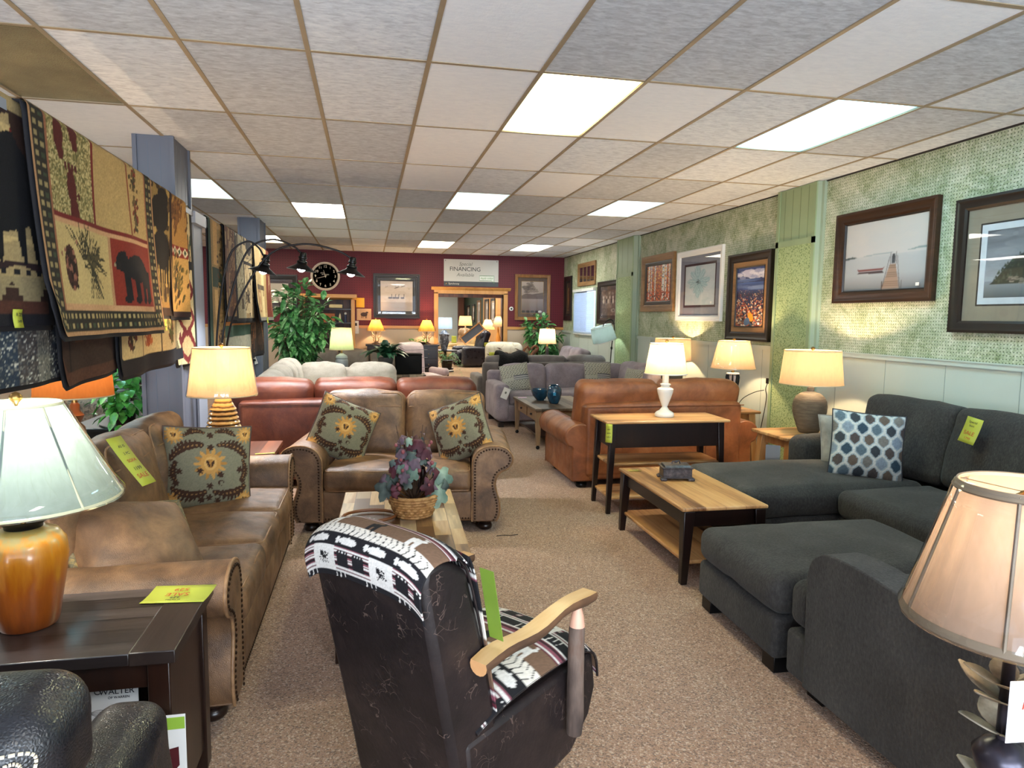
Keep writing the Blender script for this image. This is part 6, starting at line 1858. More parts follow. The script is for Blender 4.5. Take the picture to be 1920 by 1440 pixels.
# banner
t = thing('banner', 'white Special FINANCING Available banner above the doorway', 'sign', (2.185, YB-.006, 2.52))
b = MB(); b.box((0, -.001, .05), (1.19, .002, .47)); b.build('cloth', plain('pale_banner_vinyl', '#c9c6c0', .5, nscale=3, var=.03), t)
b = MB(); b.box((0, -.001, -.235), (1.19, .002, .10)); b.build('lower_band', plain('slate_band', '#3d4146', .5), t)
text('Special', .105, m_ink_b, t, (-.13, -.0035, .185), (R_(90), 0, 0), shear=.3)
text('FINANCING', .125, m_ink_k, t, (-.135, -.0035, .075), (R_(90), 0, 0))
text('Available', .105, m_ink_b, t, (-.135, -.0035, -.045), (R_(90), 0, 0), shear=.3)
b = MB(); b.prism([(.18, -.16), (.50, -.16), (.50, -.055), (.18, -.055)], 'y', -.004, -.002); b.build('speech_bubble', plain('white_print', '#dfe2da', .5), t)
b = MB(); b.tube([(.18, -.005, -.16), (.44, -.005, -.16), (.50, -.005, -.215), (.50, -.005, -.055), (.18, -.005, -.055)], .005, 4, True); b.build('bubble_outline', plain('green_print', '#4f8a52', .5), t)
text('Apply today!', .055, plain('soft_green_ink', '#6a9a5c', .5), t, (.34, -.0055, -.107), (R_(90), 0, 0), shear=.3)
text('Synchrony', .055, m_num, t, (-.38, -.0035, -.235), (R_(90), 0, 0))
b = MB(); b.prism([(-.56, -.25), (-.53, -.215), (-.54, -.245)], 'y', -.005, -.003); b.build('logo', plain('gold_print', '#d8a838', .5), t)
b = MB()
for sx in (-1, 1): b.cyl((sx*.56, -.004, .255), (sx*.56, -.001, .255), .009, n=10)
b.build('grommets', m_black, t)
t = thing('thermostat', 'small round white thermostat on the red wall right of the doorway', 'thermostat', (3.075, YB-.002, 1.765))
b = MB(); b.lathe([(.0, 0), (.045, 0), (.045, .018), (.03, .026), (0, .026)], n=28, m=TR((0, 0, 0), (R_(90), 0, 0))); b.build('body', m_white_trim, t, angle=50)
b = MB(); b.lathe([(.0, .026), (.022, .026), (.02, .032), (0, .033)], n=20, m=TR((0, 0, 0), (R_(90), 0, 0))); b.build('dial', m_fr_grey, t, angle=50)
# papers on the wall
for (lab, x, z, W, H, mt) in (('plain yellow sheet pinned to the red wall by the bookcase', -.165, 1.845, .17, .20, plain('orange_yellow_paper', '#e0a92a', .6)), ('small tan poster of a moose under the yellow sheet', -.09, 1.60, .30, .24, plain('tan_poster', '#c7a680', .6)), ('white wall calendar hanging from the bookcase post', -.30, 1.33, .20, .27, m_tag_w)):
    t = thing('wall_poster', lab, 'poster', (x, YB-.04 if 'calendar' in lab else YB-.003, z)); b = MB(); b.box((0, -.001, 0), (W, .002, H)); b.build('paper', mt, t)
    if 'moose' in lab:
        b = MB(); b.sphere((0, -.003, .0), (.07, .002, .045), 14, 8); b.sphere((.06, -.003, .04), (.03, .002, .02), 10, 6)
        for k in (-.05, -.02, .03, .05): b.tube([(k, -.003, 0), (k, -.003, -.08)], .006, 5)
        b.build('moose_print', plain('dark_print', '#3f2f26', .6), t)
    if 'calendar' in lab: b = MB(); b.box((0, -.0025, .06), (.13, .002, .06)); b.build('photo_print', plain('charcoal_print', '#33302f', .6), t)

# bookcase --------------------------------------------------------------
t = thing('bookcase', 'pine bookcase with crown moulding against the red wall behind the leafy tree', 'bookcase', (-.80, 14.42, 0))
b = MB()
for sx in (-1, 1): b.box((sx*.49, 0, .98), (.07, .38, 1.96))
b.build('side_panel', m_pine, t, bevel=.004)
b = MB(); b.box((0, -.02, 1.975), (1.14, .46, .05)); b.prism([(-.25, 1.93), (-.19, 1.90), (.19, 1.90), (.19, 1.95), (-.25, 1.95)], 'x', -.56, .56); b.build('crown', m_pine_x, t)
b = MB(); b.box((0, .17, .98), (.94, .02, 1.9)); b.build('back_panel', m_brownpanel, t)
for z in (.3, .7, 1.10, 1.42, 1.70):
    b = MB(); b.box((.1, .0, z), (.74 if z > 1 else .92, .34, .022)); b.build('shelf', m_walnut, t)
for (x, z, w, h, c, nm, lab) in ((.15, 1.76, .26, .07, '#b8a57c', 'magazine_stack', 'stack of pale papers on the top shelf of the pine bookcase'), (.02, 1.52, .22, .18, '#8a4a22', 'wooden_box', 'reddish wooden box on the middle shelf of the pine bookcase'), (.23, 1.53, .05, .2, '#c9b896', 'candle', 'cream candle on the middle shelf of the pine bookcase'), (.34, 1.53, .06, .2, '#2a3350', 'figurine', 'dark blue figurine with white head on the middle shelf of the pine bookcase')):
    t2 = thing(nm, lab, nm.replace('_', ' '), (-.80+x, 14.36, z-h/2+(.0 if z > 1.7 else .0)))
    b = MB()
    if nm in ('candle', 'figurine'): b.lathe([(0, 0), (w/2, 0), (w/2*.9, h*.6), (w/3, h*.8), (0, h)], n=16)
    else: b.box((0, 0, h/2), (w, .18, h))
    b.build('body', plain(nm+'_colour', c, .6), t2, bevel=.004)
    if nm == 'figurine': b = MB(); b.sphere((0, 0, h*.92), .028, 10, 8); b.build('head', m_tag_w, t2)

# ================================================================ rugs on the rack
t = thing('rug_rack', 'long painted rail carrying the hanging rugs between the grey columns', 'rack', (-1.40, 2.2, 2.40))
b = MB(); b.box2((-.005, 0, -.03), (.005, 3.9, .012)); b.box2((-.005, 3.9, -.06), (.005, 7.75, .012)); b.box2((-.066, 0, -.02), (-.056, 7.75, .008)); b.box2((-.02, 3.86, -.08), (.02, 4.24, .015)); b.build('rail', m_colpaint2, t)
b = MB(); b.box2((-.018, -.02, -2.4), (.018, .02, .0)); b.build('post', m_colpaint2, t)
m_rug = vcol('woven_rug', .9, .6, 220)
m_rugback = plain('dark_rug_binding', '#14131a', .85)
def rug(label, y0, y1, zb, X, ras, seed, wav=.02, ztop=2.445, back=.25, nu=None, nv=None, flare=0.0, tagpos=None, zb2=None):
    t = thing('hanging_rug', label, 'rug', (X, y0, zb))
    W = y1-y0; H = ztop-zb
    H2 = ztop-(zb2 if zb2 is not None else zb)
    R1 = .03
    def fn(u, v):
        hh = H+(H2-H)*u
        if v <= .93:
            s = v/.93; z = ztop-zb-hh*(1-s)
            k = (1-s)
            x = wav*math.sin(u*W*5.5+seed)*(k**.7)+.014*math.sin(u*W*11+seed*2)*k+flare*k*k
            cr = max(0, 1-u/.07) if W > .6 else max(0, 1-u/.12)
            z += .14*cr*cr*max(0, 1-s*4)
            zz = min(z, ztop-zb-R1*.2)
            if s > .97: x -= R1*((s-.97)/.03)**2*.6
            return (x+.045, u*W, z)
        s = (v-.93)/.07
        return (.02-s*.05+.0, u*W, ztop-zb-s*s*back*.3)
    b = MB(); nu = nu or min(240, int(W/.0075)); nv = nv or min(220, int(H/.007))
    sheet(b, ras, fn, nu, nv); b.build('rug_face', m_rug, t, angle=80)
    b = MB()
    def fb(u, v):
        p = fn(min(1, max(0, u*1.0)), v); return (p[0]-.014, p[1]+(u-.5)*.03, p[2]-(.022 if v < .05 else 0))
    b.add([fb(i/24, j/24) for j in range(25) for i in range(25)], [(j*25+i, j*25+i+1, (j+1)*25+i+1, (j+1)*25+i) for j in range(24) for i in range(24)])
    b.build('binding', m_rugback, t, angle=80, solid=.006)
    return t
CR, BK, RD, GN, TN, DB = '#b59d6e', '#15141a', '#6b1f1c', '#2a3328', '#8f6a3a', '#33201a'
def border_check(r, w, n, m):
    for j in range(m):
        for i in range(2):
            for s in (0, 1):
                u = (i+.5)*w/2 if s == 0 else 1-(i+.5)*w/2
                r.rect(u-w*.2, (j+.5)/m-.0045*20/m, u+w*.2, (j+.5)/m+.25/m, '#1a201a' if (i+j) % 2 else '#8f7f58')
# bear rug
r = Ras(300, 230, '#a98e5e', 1.5)
r.noise(.10, 2, 2)
r.rect(.10, .52, .42, 1, '#8a7c4e')
r.speck('#b9a878', .45, 3, 2, (r.U > .10) & (r.U < .42) & (r.V > .52)); r.speck('#5f5a34', .25, 4, 2, (r.U > .10) & (r.U < .42) & (r.V > .52))
for (u, v) in ((.17, .86), (.24, .66), (.27, .92), (.25, .54)):
    r.ell(u, v, .045, .075, '#4e1a16'); r.ell(u+.01, v-.07, .03, .03, '#4e1a16')
    for k in range(4): r.ell(u-.03+k*.022, v+.085, .012, .018, '#4e1a16')
r.rect(.40, .50, .42, 1, RD)
r.rect(.10, .50, .90, .525, RD); r.rect(.10, .485, .90, .503, '#b98f6a')
for k in range(70):
    v = .55+.43*rgn.random(); w = .06*(1-abs(v-.78)*1.4)
    r.ell(.78+rgn.gauss(0, w*.35), v, .018, .012, ('#3b3320', '#5a4a2c', '#6a2a1c')[k % 3], 30)
r.rect(.70, .52, .712, 1, '#7c4630')
r.rect(.10, .14, .52, .485, '#b7a06e')
for k in range(64):
    a = R_(rgn.uniform(-50, 130)); L = rgn.uniform(.12, .22); u0, v0 = .30+rgn.uniform(-.03, .05), .34+rgn.uniform(-.03, .03)
    r.line(u0, v0, u0+math.cos(a)*L*.75, v0+math.sin(a)*L*.75, .006, ('#2c2a1c', '#4a4228')[k % 2])
for k in range(20): r.line(.33, .33, .33+.10*math.cos(R_(250+k*5)), .33-.16, .004, '#33301e')
r.ell(.185, .30, .06, .10, '#3a1f18')
for k in range(30): r.ell(.185+rgn.gauss(0, .025), .30+rgn.gauss(0, .05), .010, .012, ('#8a5a48', '#1d120e')[k % 2])
r.rect(.53, .14, .90, .485, '#7c2a1e')
r.ell(.73, .345, .17, .075, '#161418'); r.ell(.81, .31, .08, .07, '#161418'); r.ell(.605, .37, .065, .055, '#161418'); r.ell(.575, .35, .035, .025, '#1c1818'); r.ell(.62, .415, .018, .018, '#161418')
for u in (.625, .70, .79, .86): r.rect(u-.022, .17, u+.022, .34, '#161418'); r.ell(u-.012, .175, .035, .02, '#161418')
r.ell(.55, .35, .014, .009, '#8f8468')
r.rect(.10, .115, .90, .142, '#b98f6a'); r.rect(.515, .14, .53, .485, '#a8805c')
r.rect(0, 0, .10, 1, '#26221c'); r.rect(.90, 0, 1, 1, '#26221c'); r.rect(0, 0, 1, .115, '#26221c')
for j in range(26):
    for i in (0, 1):
        for s in (0, 1):
            u = .03+i*.035; u = u if s == 0 else 1-u
            if (i+j) % 1 == 0: r.rect(u-.011, j*.04+.006, u+.011, j*.04+.026, '#8f7f58' if j % 2 == i % 2 or True and j % 2 else '#37402f')
for i in range(34):
    for j in (0, 1): r.rect(.02+i*.0287, .03+j*.042, .034+i*.0287, .052+j*.042, '#a08d60' if (i) % 2 == 0 or j else '#37402f')
r.rect(.0, .0, 1, .016, '#a8805c'); r.rect(0, 0, .012, 1, '#a8805c'); r.rect(.988, 0, 1, 1, '#a8805c'); r.rect(.088, .115, .10, 1, '#8a5a40'); r.rect(.90, .115, .912, 1, '#8a5a40')
r.noise(.13, 5, 1)
BEAR = r
rug('large hanging rug with a black bear on red, pine branch and paw prints', 3.20, 4.82, 1.47, -1.40, BEAR, 1, .018, flare=.05)
# horse rug
r = Ras(120, 150, '#9a8660', .8)
for k in range(9):
    v = .12+k*.1
    r.poly([(0, v), (.15, v+.03), (.3, v), (.45, v+.03), (.6, v), (.75, v+.03), (.9, v), (1, v+.02), (1, v+.04), (0, v+.03)], ('#6b1f1c', '#2a1a1c', '#b59d6e')[k % 3])
r.rect(0, .62, 1, .8, '#6b1f1c')
for k in range(8): r.poly([(k/8, .62), (k/8+.06, .72), (k/8+.12, .62)], CR); r.poly([(k/8, .80), (k/8+.06, .72), (k/8+.12, .80)], CR)
r.ell(.4, .50, .42, .15, '#0f0f14'); r.ell(.72, .62, .12, .16, '#0f0f14', -20); r.ell(.84, .76, .12, .05, '#2c1a14', -50)
for u in (.2, .32, .62, .76, .85): r.line(u, .5, u+.03, .26, .07, '#0f0f14', w1=.02)
for k in range(14): r.rect(k/14, .205, k/14+.035, .235, BK)
r.rect(0, .10, 1, .20, '#8b7c5c')
for u in (.15, .42, .7, .93): r.rect(u-.06, .09, u+.06, .13, DB); r.rect(u-.03, .13, u+.03, .155, DB); r.ell(u, .17, .012, .012, DB)
r.rect(0, .045, 1, .10, '#4a2a20'); r.rect(0, 0, 1, .045, '#18161c'); r.rect(.94, 0, 1, 1, '#18161c'); r.noise(.14, 5, 1)
rug('hanging rug with a dark horse and red zigzags at the left edge', 2.35, 3.42, 1.52, -1.44, r, 2, .01)
# dark tree-bears rug
r = Ras(60, 150, '#8a7040', .5)
for k in range(60): r.ell(rgn.random(), rgn.random(), .05, .05, ('#5a4426', '#3a2a18', '#a88a50')[k % 3])
r.ell(.45, .72, .2, .13, '#1c1610'); r.ell(.5, .47, .2, .14, '#1c1610'); r.ell(.6, .84, .12, .07, '#1c1610')
for u in (.2, .35, .5, .65, .8): r.line(u, .45, u, .14, .06, '#1c1610', w1=.01)
r.rect(0, 0, 1, .06, '#33231a'); r.rect(0, .06, 1, .10, '#8a6a3a'); r.rect(0, 0, .1, 1, '#2c1d16'); r.rect(.9, 0, 1, 1, '#2c1d16'); r.noise(.16, 5, 1)
rug('narrow dark rug with bears among tree trunks, right of the bear rug', 4.80, 5.32, 1.56, -1.41, r, 3, .012)
r = Ras(70, 150, '#b28c4e', .6)
r.rect(0, .55, 1, 1, '#a87c40'); 
for k in range(90): r.ell(.45+rgn.gauss(0, .16), .80+rgn.gauss(0, .07), .04, .016, ('#5a3a1e', '#7c5228')[k % 2], rgn.uniform(0, 90))
r.rect(0, .46, 1, .55, '#7c2a1e')
for k in range(4): r.poly([(k/4, .505), (k/4+.12, .545), (k/4+.24, .505), (k/4+.12, .465)], '#cfc0a0'); r.poly([(k/4+.06, .505), (k/4+.12, .525), (k/4+.18, .505), (k/4+.12, .485)], '#3a4a3a')
for k in range(80): r.ell(.5+rgn.gauss(0, .14), .28+rgn.gauss(0, .09), .03, .016, ('#4a4424', '#6a5a2c', '#3a2a18')[k % 3], 40)
r.rect(0, 0, 1, .04, '#2a1a18'); r.rect(0, 0, .07, 1, '#33201a'); r.noise(.14, 5, 1)
rug('golden rug with pine cones and a red diamond band beside the grey column', 5.26, 5.74, 1.55, -1.42, r, 4, .012)
r = Ras(60, 150, '#cdb98a', .5)
r.rect(.1, .62, .9, .95, '#c6b184'); 
for k in range(60): r.ell(.5+rgn.gauss(0, .14), .78+rgn.gauss(0, .09), .06, .02, ('#3c4a34', '#5a3a24')[k % 2], rgn.uniform(0, 180))
r.rect(0, .55, 1, .60, BK)
for k in range(3):
    v = .1+k*.16; r.poly([(.1, v), (.5, v+.14), (.9, v), (.5, v-.1)], RD); r.poly([(.25, v), (.5, v+.08), (.75, v), (.5, v-.06)], CR)
r.rect(.85, 0, 1, 1, '#2c2a24'); r.noise(.14, 5, 1)
rug('long southwestern rug with red diamonds at the end of the first rail', 5.55, 6.02, 1.18, -1.45, r, 5, .012)
# lower ones
r = Ras(90, 170, '#55565a', .6)
for k, c in enumerate(('#6a6864', '#3a3a42', '#8a8a86', '#2e3a4a', '#4a4444', '#77756f', '#303038')): r.rect(k/7, 0, (k+1)/7, 1, c)
r.speck('#8d8b84', .22, 7, 1, al=.6); r.speck('#23303e', .22, 8, 1, al=.6); r.speck('#c0beb6', .08, 9, 1); r.noise(.16, 9, 1)
rug('shaggy grey and blue striped rug hanging lowest at the left', 2.55, 3.64, 1.27, -1.47, r, 6, .01)
r = Ras(80, 150, '#33221c', .7)
r.rect(.1, .05, .12, .4, '#1c120f'); r.rect(.1, .38, .5, .4, '#1c120f')
for (u, v) in ((.3, .2), (.6, .2), (.8, .32), (.35, .5)): r.rect(u-.08, v-.05, u+.08, v+.05, '#45291f'); r.rect(u-.05, v-.03, u+.05, v+.03, '#231613')
r.rect(0, 0, 1, .05, '#4e3024'); r.noise(.2, 5, 1)
rug('dark brown rug with faint square figures under the bear rug', 3.55, 4.38, 1.22, -1.475, r, 7, .01, zb2=1.25)
r = Ras(170, 150, '#c2a878', 1.3)
r.rect(0, 0, 1, .075, BK); r.rect(0, 0, .04, 1, BK)
for u in (.28, .53, .76): r.rect(u, .07, u+.012, 1, DB)
for (cu, c1, c2) in ((.16, '#3a3020', '#5a2a1c'), (.40, '#8a3e1e', '#a85a2c'), (.65, '#5a5a30', '#6a3a20')):
    for k in range(80):
        v = .12+.3*rgn.random(); w = .055*(1-abs(v-.28)*4)+.01
        r.ell(cu+rgn.gauss(0, max(.01, w*.6)), v, .022, .010, (c1, c2)[k % 2], rgn.uniform(30, 150))
    r.line(cu, .1, cu+.01, .45, .006, c1)
r.rect(.775, .07, 1, 1, '#7d7450')
for k in range(3): r.poly([(.80, .12+k*.2), (.88, .24+k*.2), (.97, .12+k*.2), (.88, .0+k*.2)], '#d8c698'); r.poly([(.83, .12+k*.2), (.88, .20+k*.2), (.94, .12+k*.2), (.88, .04+k*.2)], '#6b1f1c')
r.rect(.0, .0, 1, .065, BK); r.noise(.13, 5, 1)
rug('cream rug with pine cone and leaf panels hanging lowest beside the column', 4.30, 5.88, 1.19, -1.465, r, 8, .014, zb2=1.235)
# second rack
def striped(seed, cols, n=40, asp=.5):
    q = random.Random(seed); r = Ras(60, 130, cols[0], asp)
    for k in range(n):
        u = q.random(); v = q.random(); r.rect(u-.08, v-.07, u+.08, v+.07, q.choice(cols))
    for k in range(30): r.line(q.random(), q.random(), q.random(), q.random(), .01, q.choice(cols))
    r.rect(0, 0, 1, .03, BK); r.rect(.92, 0, 1, 1, BK); r.noise(.2, seed, 1); return r
r = Ras(70, 160, '#8f7448', .5); r.rect(0, 0, .16, 1, '#22352a'); r.rect(.3, .1, .6, .45, '#c09a5e'); r.rect(.3, .62, .6, .95, '#b88e54'); r.rect(.2, .47, .9, .6, '#2c3a2c')
for k in range(80): r.ell(rgn.uniform(.62, .95), rgn.random(), .03, .01, ('#4a3422', '#a88858')[k % 2])
r.noise(.18, 5, 1)
rug('green bordered rug with tan panels, first past the grey column', 6.52, 7.15, 1.20, -1.43, r, 9, .012)
rug('brown patchwork rug, second on the far rail', 7.08, 7.62, 1.52, -1.40, striped(3, ['#5a3a28', '#7c5a3c', '#33211a', '#8f7450', '#4a2c22']), 10, .014)
r = striped(5, ['#8f8468', '#a59a7c', '#6d6048', '#4a3e30', '#b5aa8c'], 50); 
rug('pale birch bark rug, third on the far rail', 7.56, 8.12, 1.50, -1.41, r, 11, .016)
r = striped(8, ['#b8a27a', '#c8b48a', '#9a8058', '#2a1e18'], 26); r.rect(0, .62, 1, .66, '#1f1814'); r.ell(.5, .84, .14, .1, '#1f1814')
for k in range(6): r.line(.3+k*.09, .84, .26+k*.1, .70, .02, '#1f1814')
rug('cream and black moose rug, fourth on the far rail', 8.04, 8.78, 1.50, -1.40, r, 12, .014)
r = Ras(120, 130, '#b39a6c', .9)
for k in range(70): r.rect(rgn.random(), rgn.random(), 0, 0, BK)
for (u0, v0, u1, v1, c) in ((.05, .1, .35, .38, '#8a6a44'), (.09, .13, .31, .34, '#c0a070'), (.4, .05, .62, .62, '#cbb684'), (.66, .1, .8, .9, '#a88c5c'), (.05, .44, .36, .95, '#a38c60'), (.4, .68, .62, .95, '#8f7046'), (.82, 0, 1, 1, '#6d3424'), (.47, .3, .54, .42, '#7a5a3a')): r.rect(u0, v0, u1, v1, c)
r.ell(.2, .24, .06, .06, '#8a3e26'); r.rect(.05, .38, .64, .44, '#4a3e30')
for k in range(120): r.rect(*(lambda u, v: (u, v, u+.006, v+.12))(rgn.random(), rgn.random()*.9), ('#7c6844', '#d2bf92')[k % 2], .6)
r.rect(0, 0, 1, .04, '#77756c'); r.noise(.15, 5, 1)
rug('large tan cabin patchwork rug at the far end of the rail', 8.66, 9.86, 1.50, -1.38, r, 13, .02, flare=.03)
r = Ras(120, 60, '#8f9080', 2.0)
for k, c in enumerate(('#a8a694', '#a8a694', '#2f4a3c', '#b4763e', '#2f4a3c', '#c0b496')): r.rect(0, k*.09, 1, (k+1)*.09, c)
for k in range(14): r.poly([(k/14, .5), (k/14+.035, .7), (k/14+.07, .5)], '#3f5a48')
r.noise(.15, 5, 1)
rug('green and orange banded rug with pale fringe hanging under the far rail', 7.15, 8.75, 1.06, -1.455, r, 14, .012)
r = striped(11, ['#2a1c14', '#3a281c', '#8a5a34', '#1c130e'], 40)
rug('dark brown leaf rug hanging lowest by the second column', 8.78, 9.75, 1.05, -1.455, r, 15, .012)
for (y, x, z, lab) in ((3.10, -1.385, 1.55, 'small yellow tag pinned to the bottom of the horse rug'), (4.93, -1.335, 1.50, 'small yellow tag at the lower corner of the bear rug'), (9.45, -1.30, 1.50, 'small yellow tag under the cabin patchwork rug')):
    sale_tag(lab, (x, y, z), (R_(0), R_(0), R_(80)), .055, .075, [('R 25', .015, .02, m_ink_k), ('149', -.012, .016, m_ink_k)])
# ================================================================ middle left
# cream sectional
t = thing('sectional_sofa', 'cream chenille sectional behind the russet sofa', 'sofa', (0, 0, 0))
def rc(name, c, d, r=.06, bulge=(0, 0, 0), wr=.01, n=7, seed=1, m=None):
    b = MB(); b.rbox(c, d, r, 4, n, bulge, wr, 4, seed, m=m); return b.build(name, m_cream, t, angle=60)
rc('base', (-.42, 9.62, .2), (1.6, .9, .28)); rc('base', (-.85, 8.4, .2), (.86, 2.0, .28))
rc('back', (-.42, 10.02, .46), (1.64, .16, .74)); rc('back', (-1.23, 8.66, .46), (.14, 2.4, .74))
for k in range(2): rc('seat_cushion', (-.10+.0, 9.5, .42), (.72, .7, .2), .08, (0, 0, .05)) if k == 0 else rc('seat_cushion', (-.82, 9.35, .42), (.7, .9, .2), .08, (0, 0, .05))
for k in range(2): rc('seat_cushion', (-.82, 7.85+k*.72, .42), (.72, .70, .2), .08, (0, 0, .05), seed=k)
for k, x in enumerate((-.62, .04)): rc('back_cushion', (x, 9.80, .655), (.66, .28, .50), .12, (.01, .06, .02), .03, 8, 5+k)
for k in range(4): rc('back_cushion', (-1.05, 7.74+k*.54, .69+.015*k), (.28, .58, .50), .12, (.05, .01, .03), .03, 8, 9+k)
rc('arm', (.33, 9.6, .36), (.2, .9, .5), .08); rc('arm', (-.85, 7.47, .36), (.86, .16, .48), .07)
for (x, y) in ((.3, 9.25), (-.5, 7.5), (-1.15, 7.5), (.3, 9.95)): block_foot(t, x, y, .08, .07)

# lodge bench
t = thing('bench', 'black and white lodge-pattern bench with log frame beside the cream sectional', 'bench', (.44, 8.55, 0))
b = MB(); sheet(b, LODGE, lambda u, v: ((u-.5)*.80, (v-.5)*.46, .66+.05*(1-(2*u-1)**4)*(1-(2*v-1)**4)), 70, 40); b.build('seat_cover', m_tapestry, t, angle=80)
b = MB(); b.box((0, 0, .62), (.80, .46, .08)); b.build('seat_box', m_suede, t, bevel=.01)
for sx in (-1, 1):
    for sy in (-1, 1): b = MB(); b.cyl((sx*.36, sy*.19, 0), (sx*.36, sy*.19, .59), .032, n=12); b.build('leg', m_bark_log, t)
    b = MB(); b.cyl((sx*.43, -.25, .66), (sx*.43, .25, .66), .035, n=14); b.build('log_rail', m_barklog_y, t)

# big leafy tree
foliage_tree('potted_tree', 'big bushy green tree between the rugs and the bookcase', (-1.10, 11.45, 0), .9, [(.0, 0, 1.75, .44, .30, .42, 1.6), (-.10, -.05, 1.32, .38, .28, .35, 1.1), (.26, -.05, 1.58, .30, .25, .36, 1.0), (-.05, 0, 1.0, .32, .25, .22, .6)], 820, .20, .095, m_leaf, pot_r=.2, seed=3, cat='tree', droop=.3)

# sage lamp on small table
t = thing('side_table', 'small table behind the cream sectional under the pale green lamp', 'table', (-.42, 11.05, 0)); simple_table(t, .44, .44, .62, m_walnut, m_walnut)
lamp('table_lamp', 'pale green shade lamp with grey cylinder base behind the cream sectional', (-.42, 11.05, .62), [(.0, 0), (.10, 0), (.10, .24), (.095, .26), (.085, .27), (.095, .28), (.085, .32), (.05, .34), (.02, .36)], plain('grey_ceramic', '#8c9498', .35), (.415, .755, .19, .155), SHG, 9, col=(.95, 1, .8), finial=False)

# dark grey sofa far left
t = thing('sofa', 'dark taupe leather sofa far behind the cream sectional', 'sofa', (-.28, 13.6, 0))
m_dktaupe = leather('dark_taupe_leather', ['#4a433e', '#605852', '#736a62'], 4, .4, .15)
b = MB(); b.rbox((0, 0, .24), (1.8, .9, .32), .04, 3, 6); b.build('base', m_dktaupe, t, angle=60)
b = MB(); b.rbox((0, .36, .46), (1.84, .16, .70), .05, 3, 6); b.build('back', m_dktaupe, t, angle=60)
for k in range(3): back_cushion(t, .56, .44, .2, ((k-1)*.58, .22, .68), 10, m_dktaupe, m_pipe_brown, 90+k); seat_cushion(t, .57, .66, .17, ((k-1)*.58, -.08, .43), m_dktaupe, None, 93+k)
for sx in (-1, 1): b = MB(); b.rbox((sx*.94, 0, .36), (.2, .9, .54), .07, 4, 6); b.build('arm', m_dktaupe, t, angle=60)

# weathered table with dark plant and black box
t = thing('sofa_table', 'weathered grey table behind the cream sectional holding the dark drooping plant', 'table', (.40, 10.85, 0))
simple_table(t, .96, .42, .66, m_barn, m_barn_leg, .035, .06, .1)
m_blackbox = plain('matt_black', '#0a0909', .7, spec=.2)
t = thing('storage_box', 'plain black box standing on the weathered table behind the dark plant', 'box', (.62, 10.93, .66))
b = MB(); b.rbox((0, 0, .15), (.42, .24, .30), .02, 3, 4); b.build('body', m_blackbox, t, angle=50); b = MB(); b.rbox((0, 0, .31), (.43, .25, .03), .012, 2, 3); b.build('lid', m_blackbox, t, angle=50)
t = thing('potted_plant', 'dark green drooping strap-leaf plant in a grey urn on the weathered table', 'plant', (.26, 10.78, .66))
b = MB(); b.lathe([(.0, 0), (.07, 0), (.08, .01), (.05, .04), (.085, .12), (.115, .22), (.12, .27), (.11, .27), (.07, .18), (0, .15)], n=28); b.build('pot', plain('grey_urn', '#4c4c4e', .5), t, angle=50)
b = MB(); rgp = random.Random(9)
for k in range(64):
    a = rgp.random()*6.28; el = rgp.uniform(.25, 1.4); L = rgp.uniform(.42, .60)
    leaf(b, (.02*math.cos(a), .02*math.sin(a), .26), (math.cos(a)*math.cos(el), math.sin(a)*math.cos(el), math.sin(el)+.55), L, .11, droop=.5+.2*rgp.random(), n=8, fold=.35)
b.build('leaves', m_leaf_dk, t, angle=80)

# pink recliner
t = thing('recliner', 'pale mauve leather swivel recliner left of the doorway', 'recliner', (.98, 12.55, 0), R_(28))
def rp(name, c, d, r=.07, bulge=(0, 0, 0), m=None, wr=.012, mat=None, seed=1):
    b = MB(); b.rbox(c, d, r, 4, 7, bulge, wr, 4, seed, m=m); return b.build(name, mat or m_pink, t, angle=60)
rp('seat_cushion', (0, -.05, .42), (.56, .62, .18), .08, (0, 0, .03))
rp('back', (0, .34, .76), (.56, .17, .70), .08, (0, .04, .02), TR((0, 0, 0), (R_(-6), 0, 0)))
rp('footrest', (0, -.52, .38), (.50, .36, .15), .07, (0, 0, .03))
b = MB()
for z in (.62, .80, .95): b.tube([(-.24, .20+.07*(z-.6), z), (.24, .20+.07*(z-.6), z)], .004, 5)
b.build('seam', m_tag_g, t)
for sx in (-1, 1): rp('arm', (sx*.34, -.02, .55), (.13, .58, .14), .06); rp('arm_support', (sx*.33, .05, .36), (.06, .4, .3), .025)
b = MB(); b.lathe([(.0, 0), (.26, 0), (.26, .03), (.04, .06), (.035, .3), (0, .32)], n=30); b.build('base', m_walnut, t, angle=50)

# chests and antler lamps
m_antler = plain('pale_antler', '#a58c66', .5, nscale=30, var=.2)
SHF = shade_mat('leather_laced_shade', '#946c34', .48, '#ffb24a', .0)
def antler(t):
    b = MB(); b.lathe([(.0, 0), (.085, 0), (.09, .012), (.05, .03), (.02, .05)], n=24); b.build('foot_base', m_bronze, t)
    for k in range(3):
        a = k*2.1+.4; ca, sa = math.cos(a), math.sin(a); b = MB()
        b.tube(spline([(0, 0, .03), (.06*ca, .06*sa, .08), (.04*ca, .04*sa, .16), (.09*ca, .09*sa, .22), (.11*ca, .11*sa, .28)], 5), [.014-.0005*i for i in range(21)], 7)
        b.tube(spline([(.05*ca, .05*sa, .12), (.10*ca, .10*sa, .15), (.12*ca, .12*sa, .20)], 5), [.009-.0006*i for i in range(11)], 6); b.build('antler', m_antler, t, angle=70)
    b = MB()
    for k in range(12):
        a = k*math.pi/6; b.tube([(.185*math.cos(a), .185*math.sin(a), .275), (.183*math.cos(a+.08), .183*math.sin(a+.08), .33)], .004, 4)
    b.build('lacing', m_pipe_brown, t)
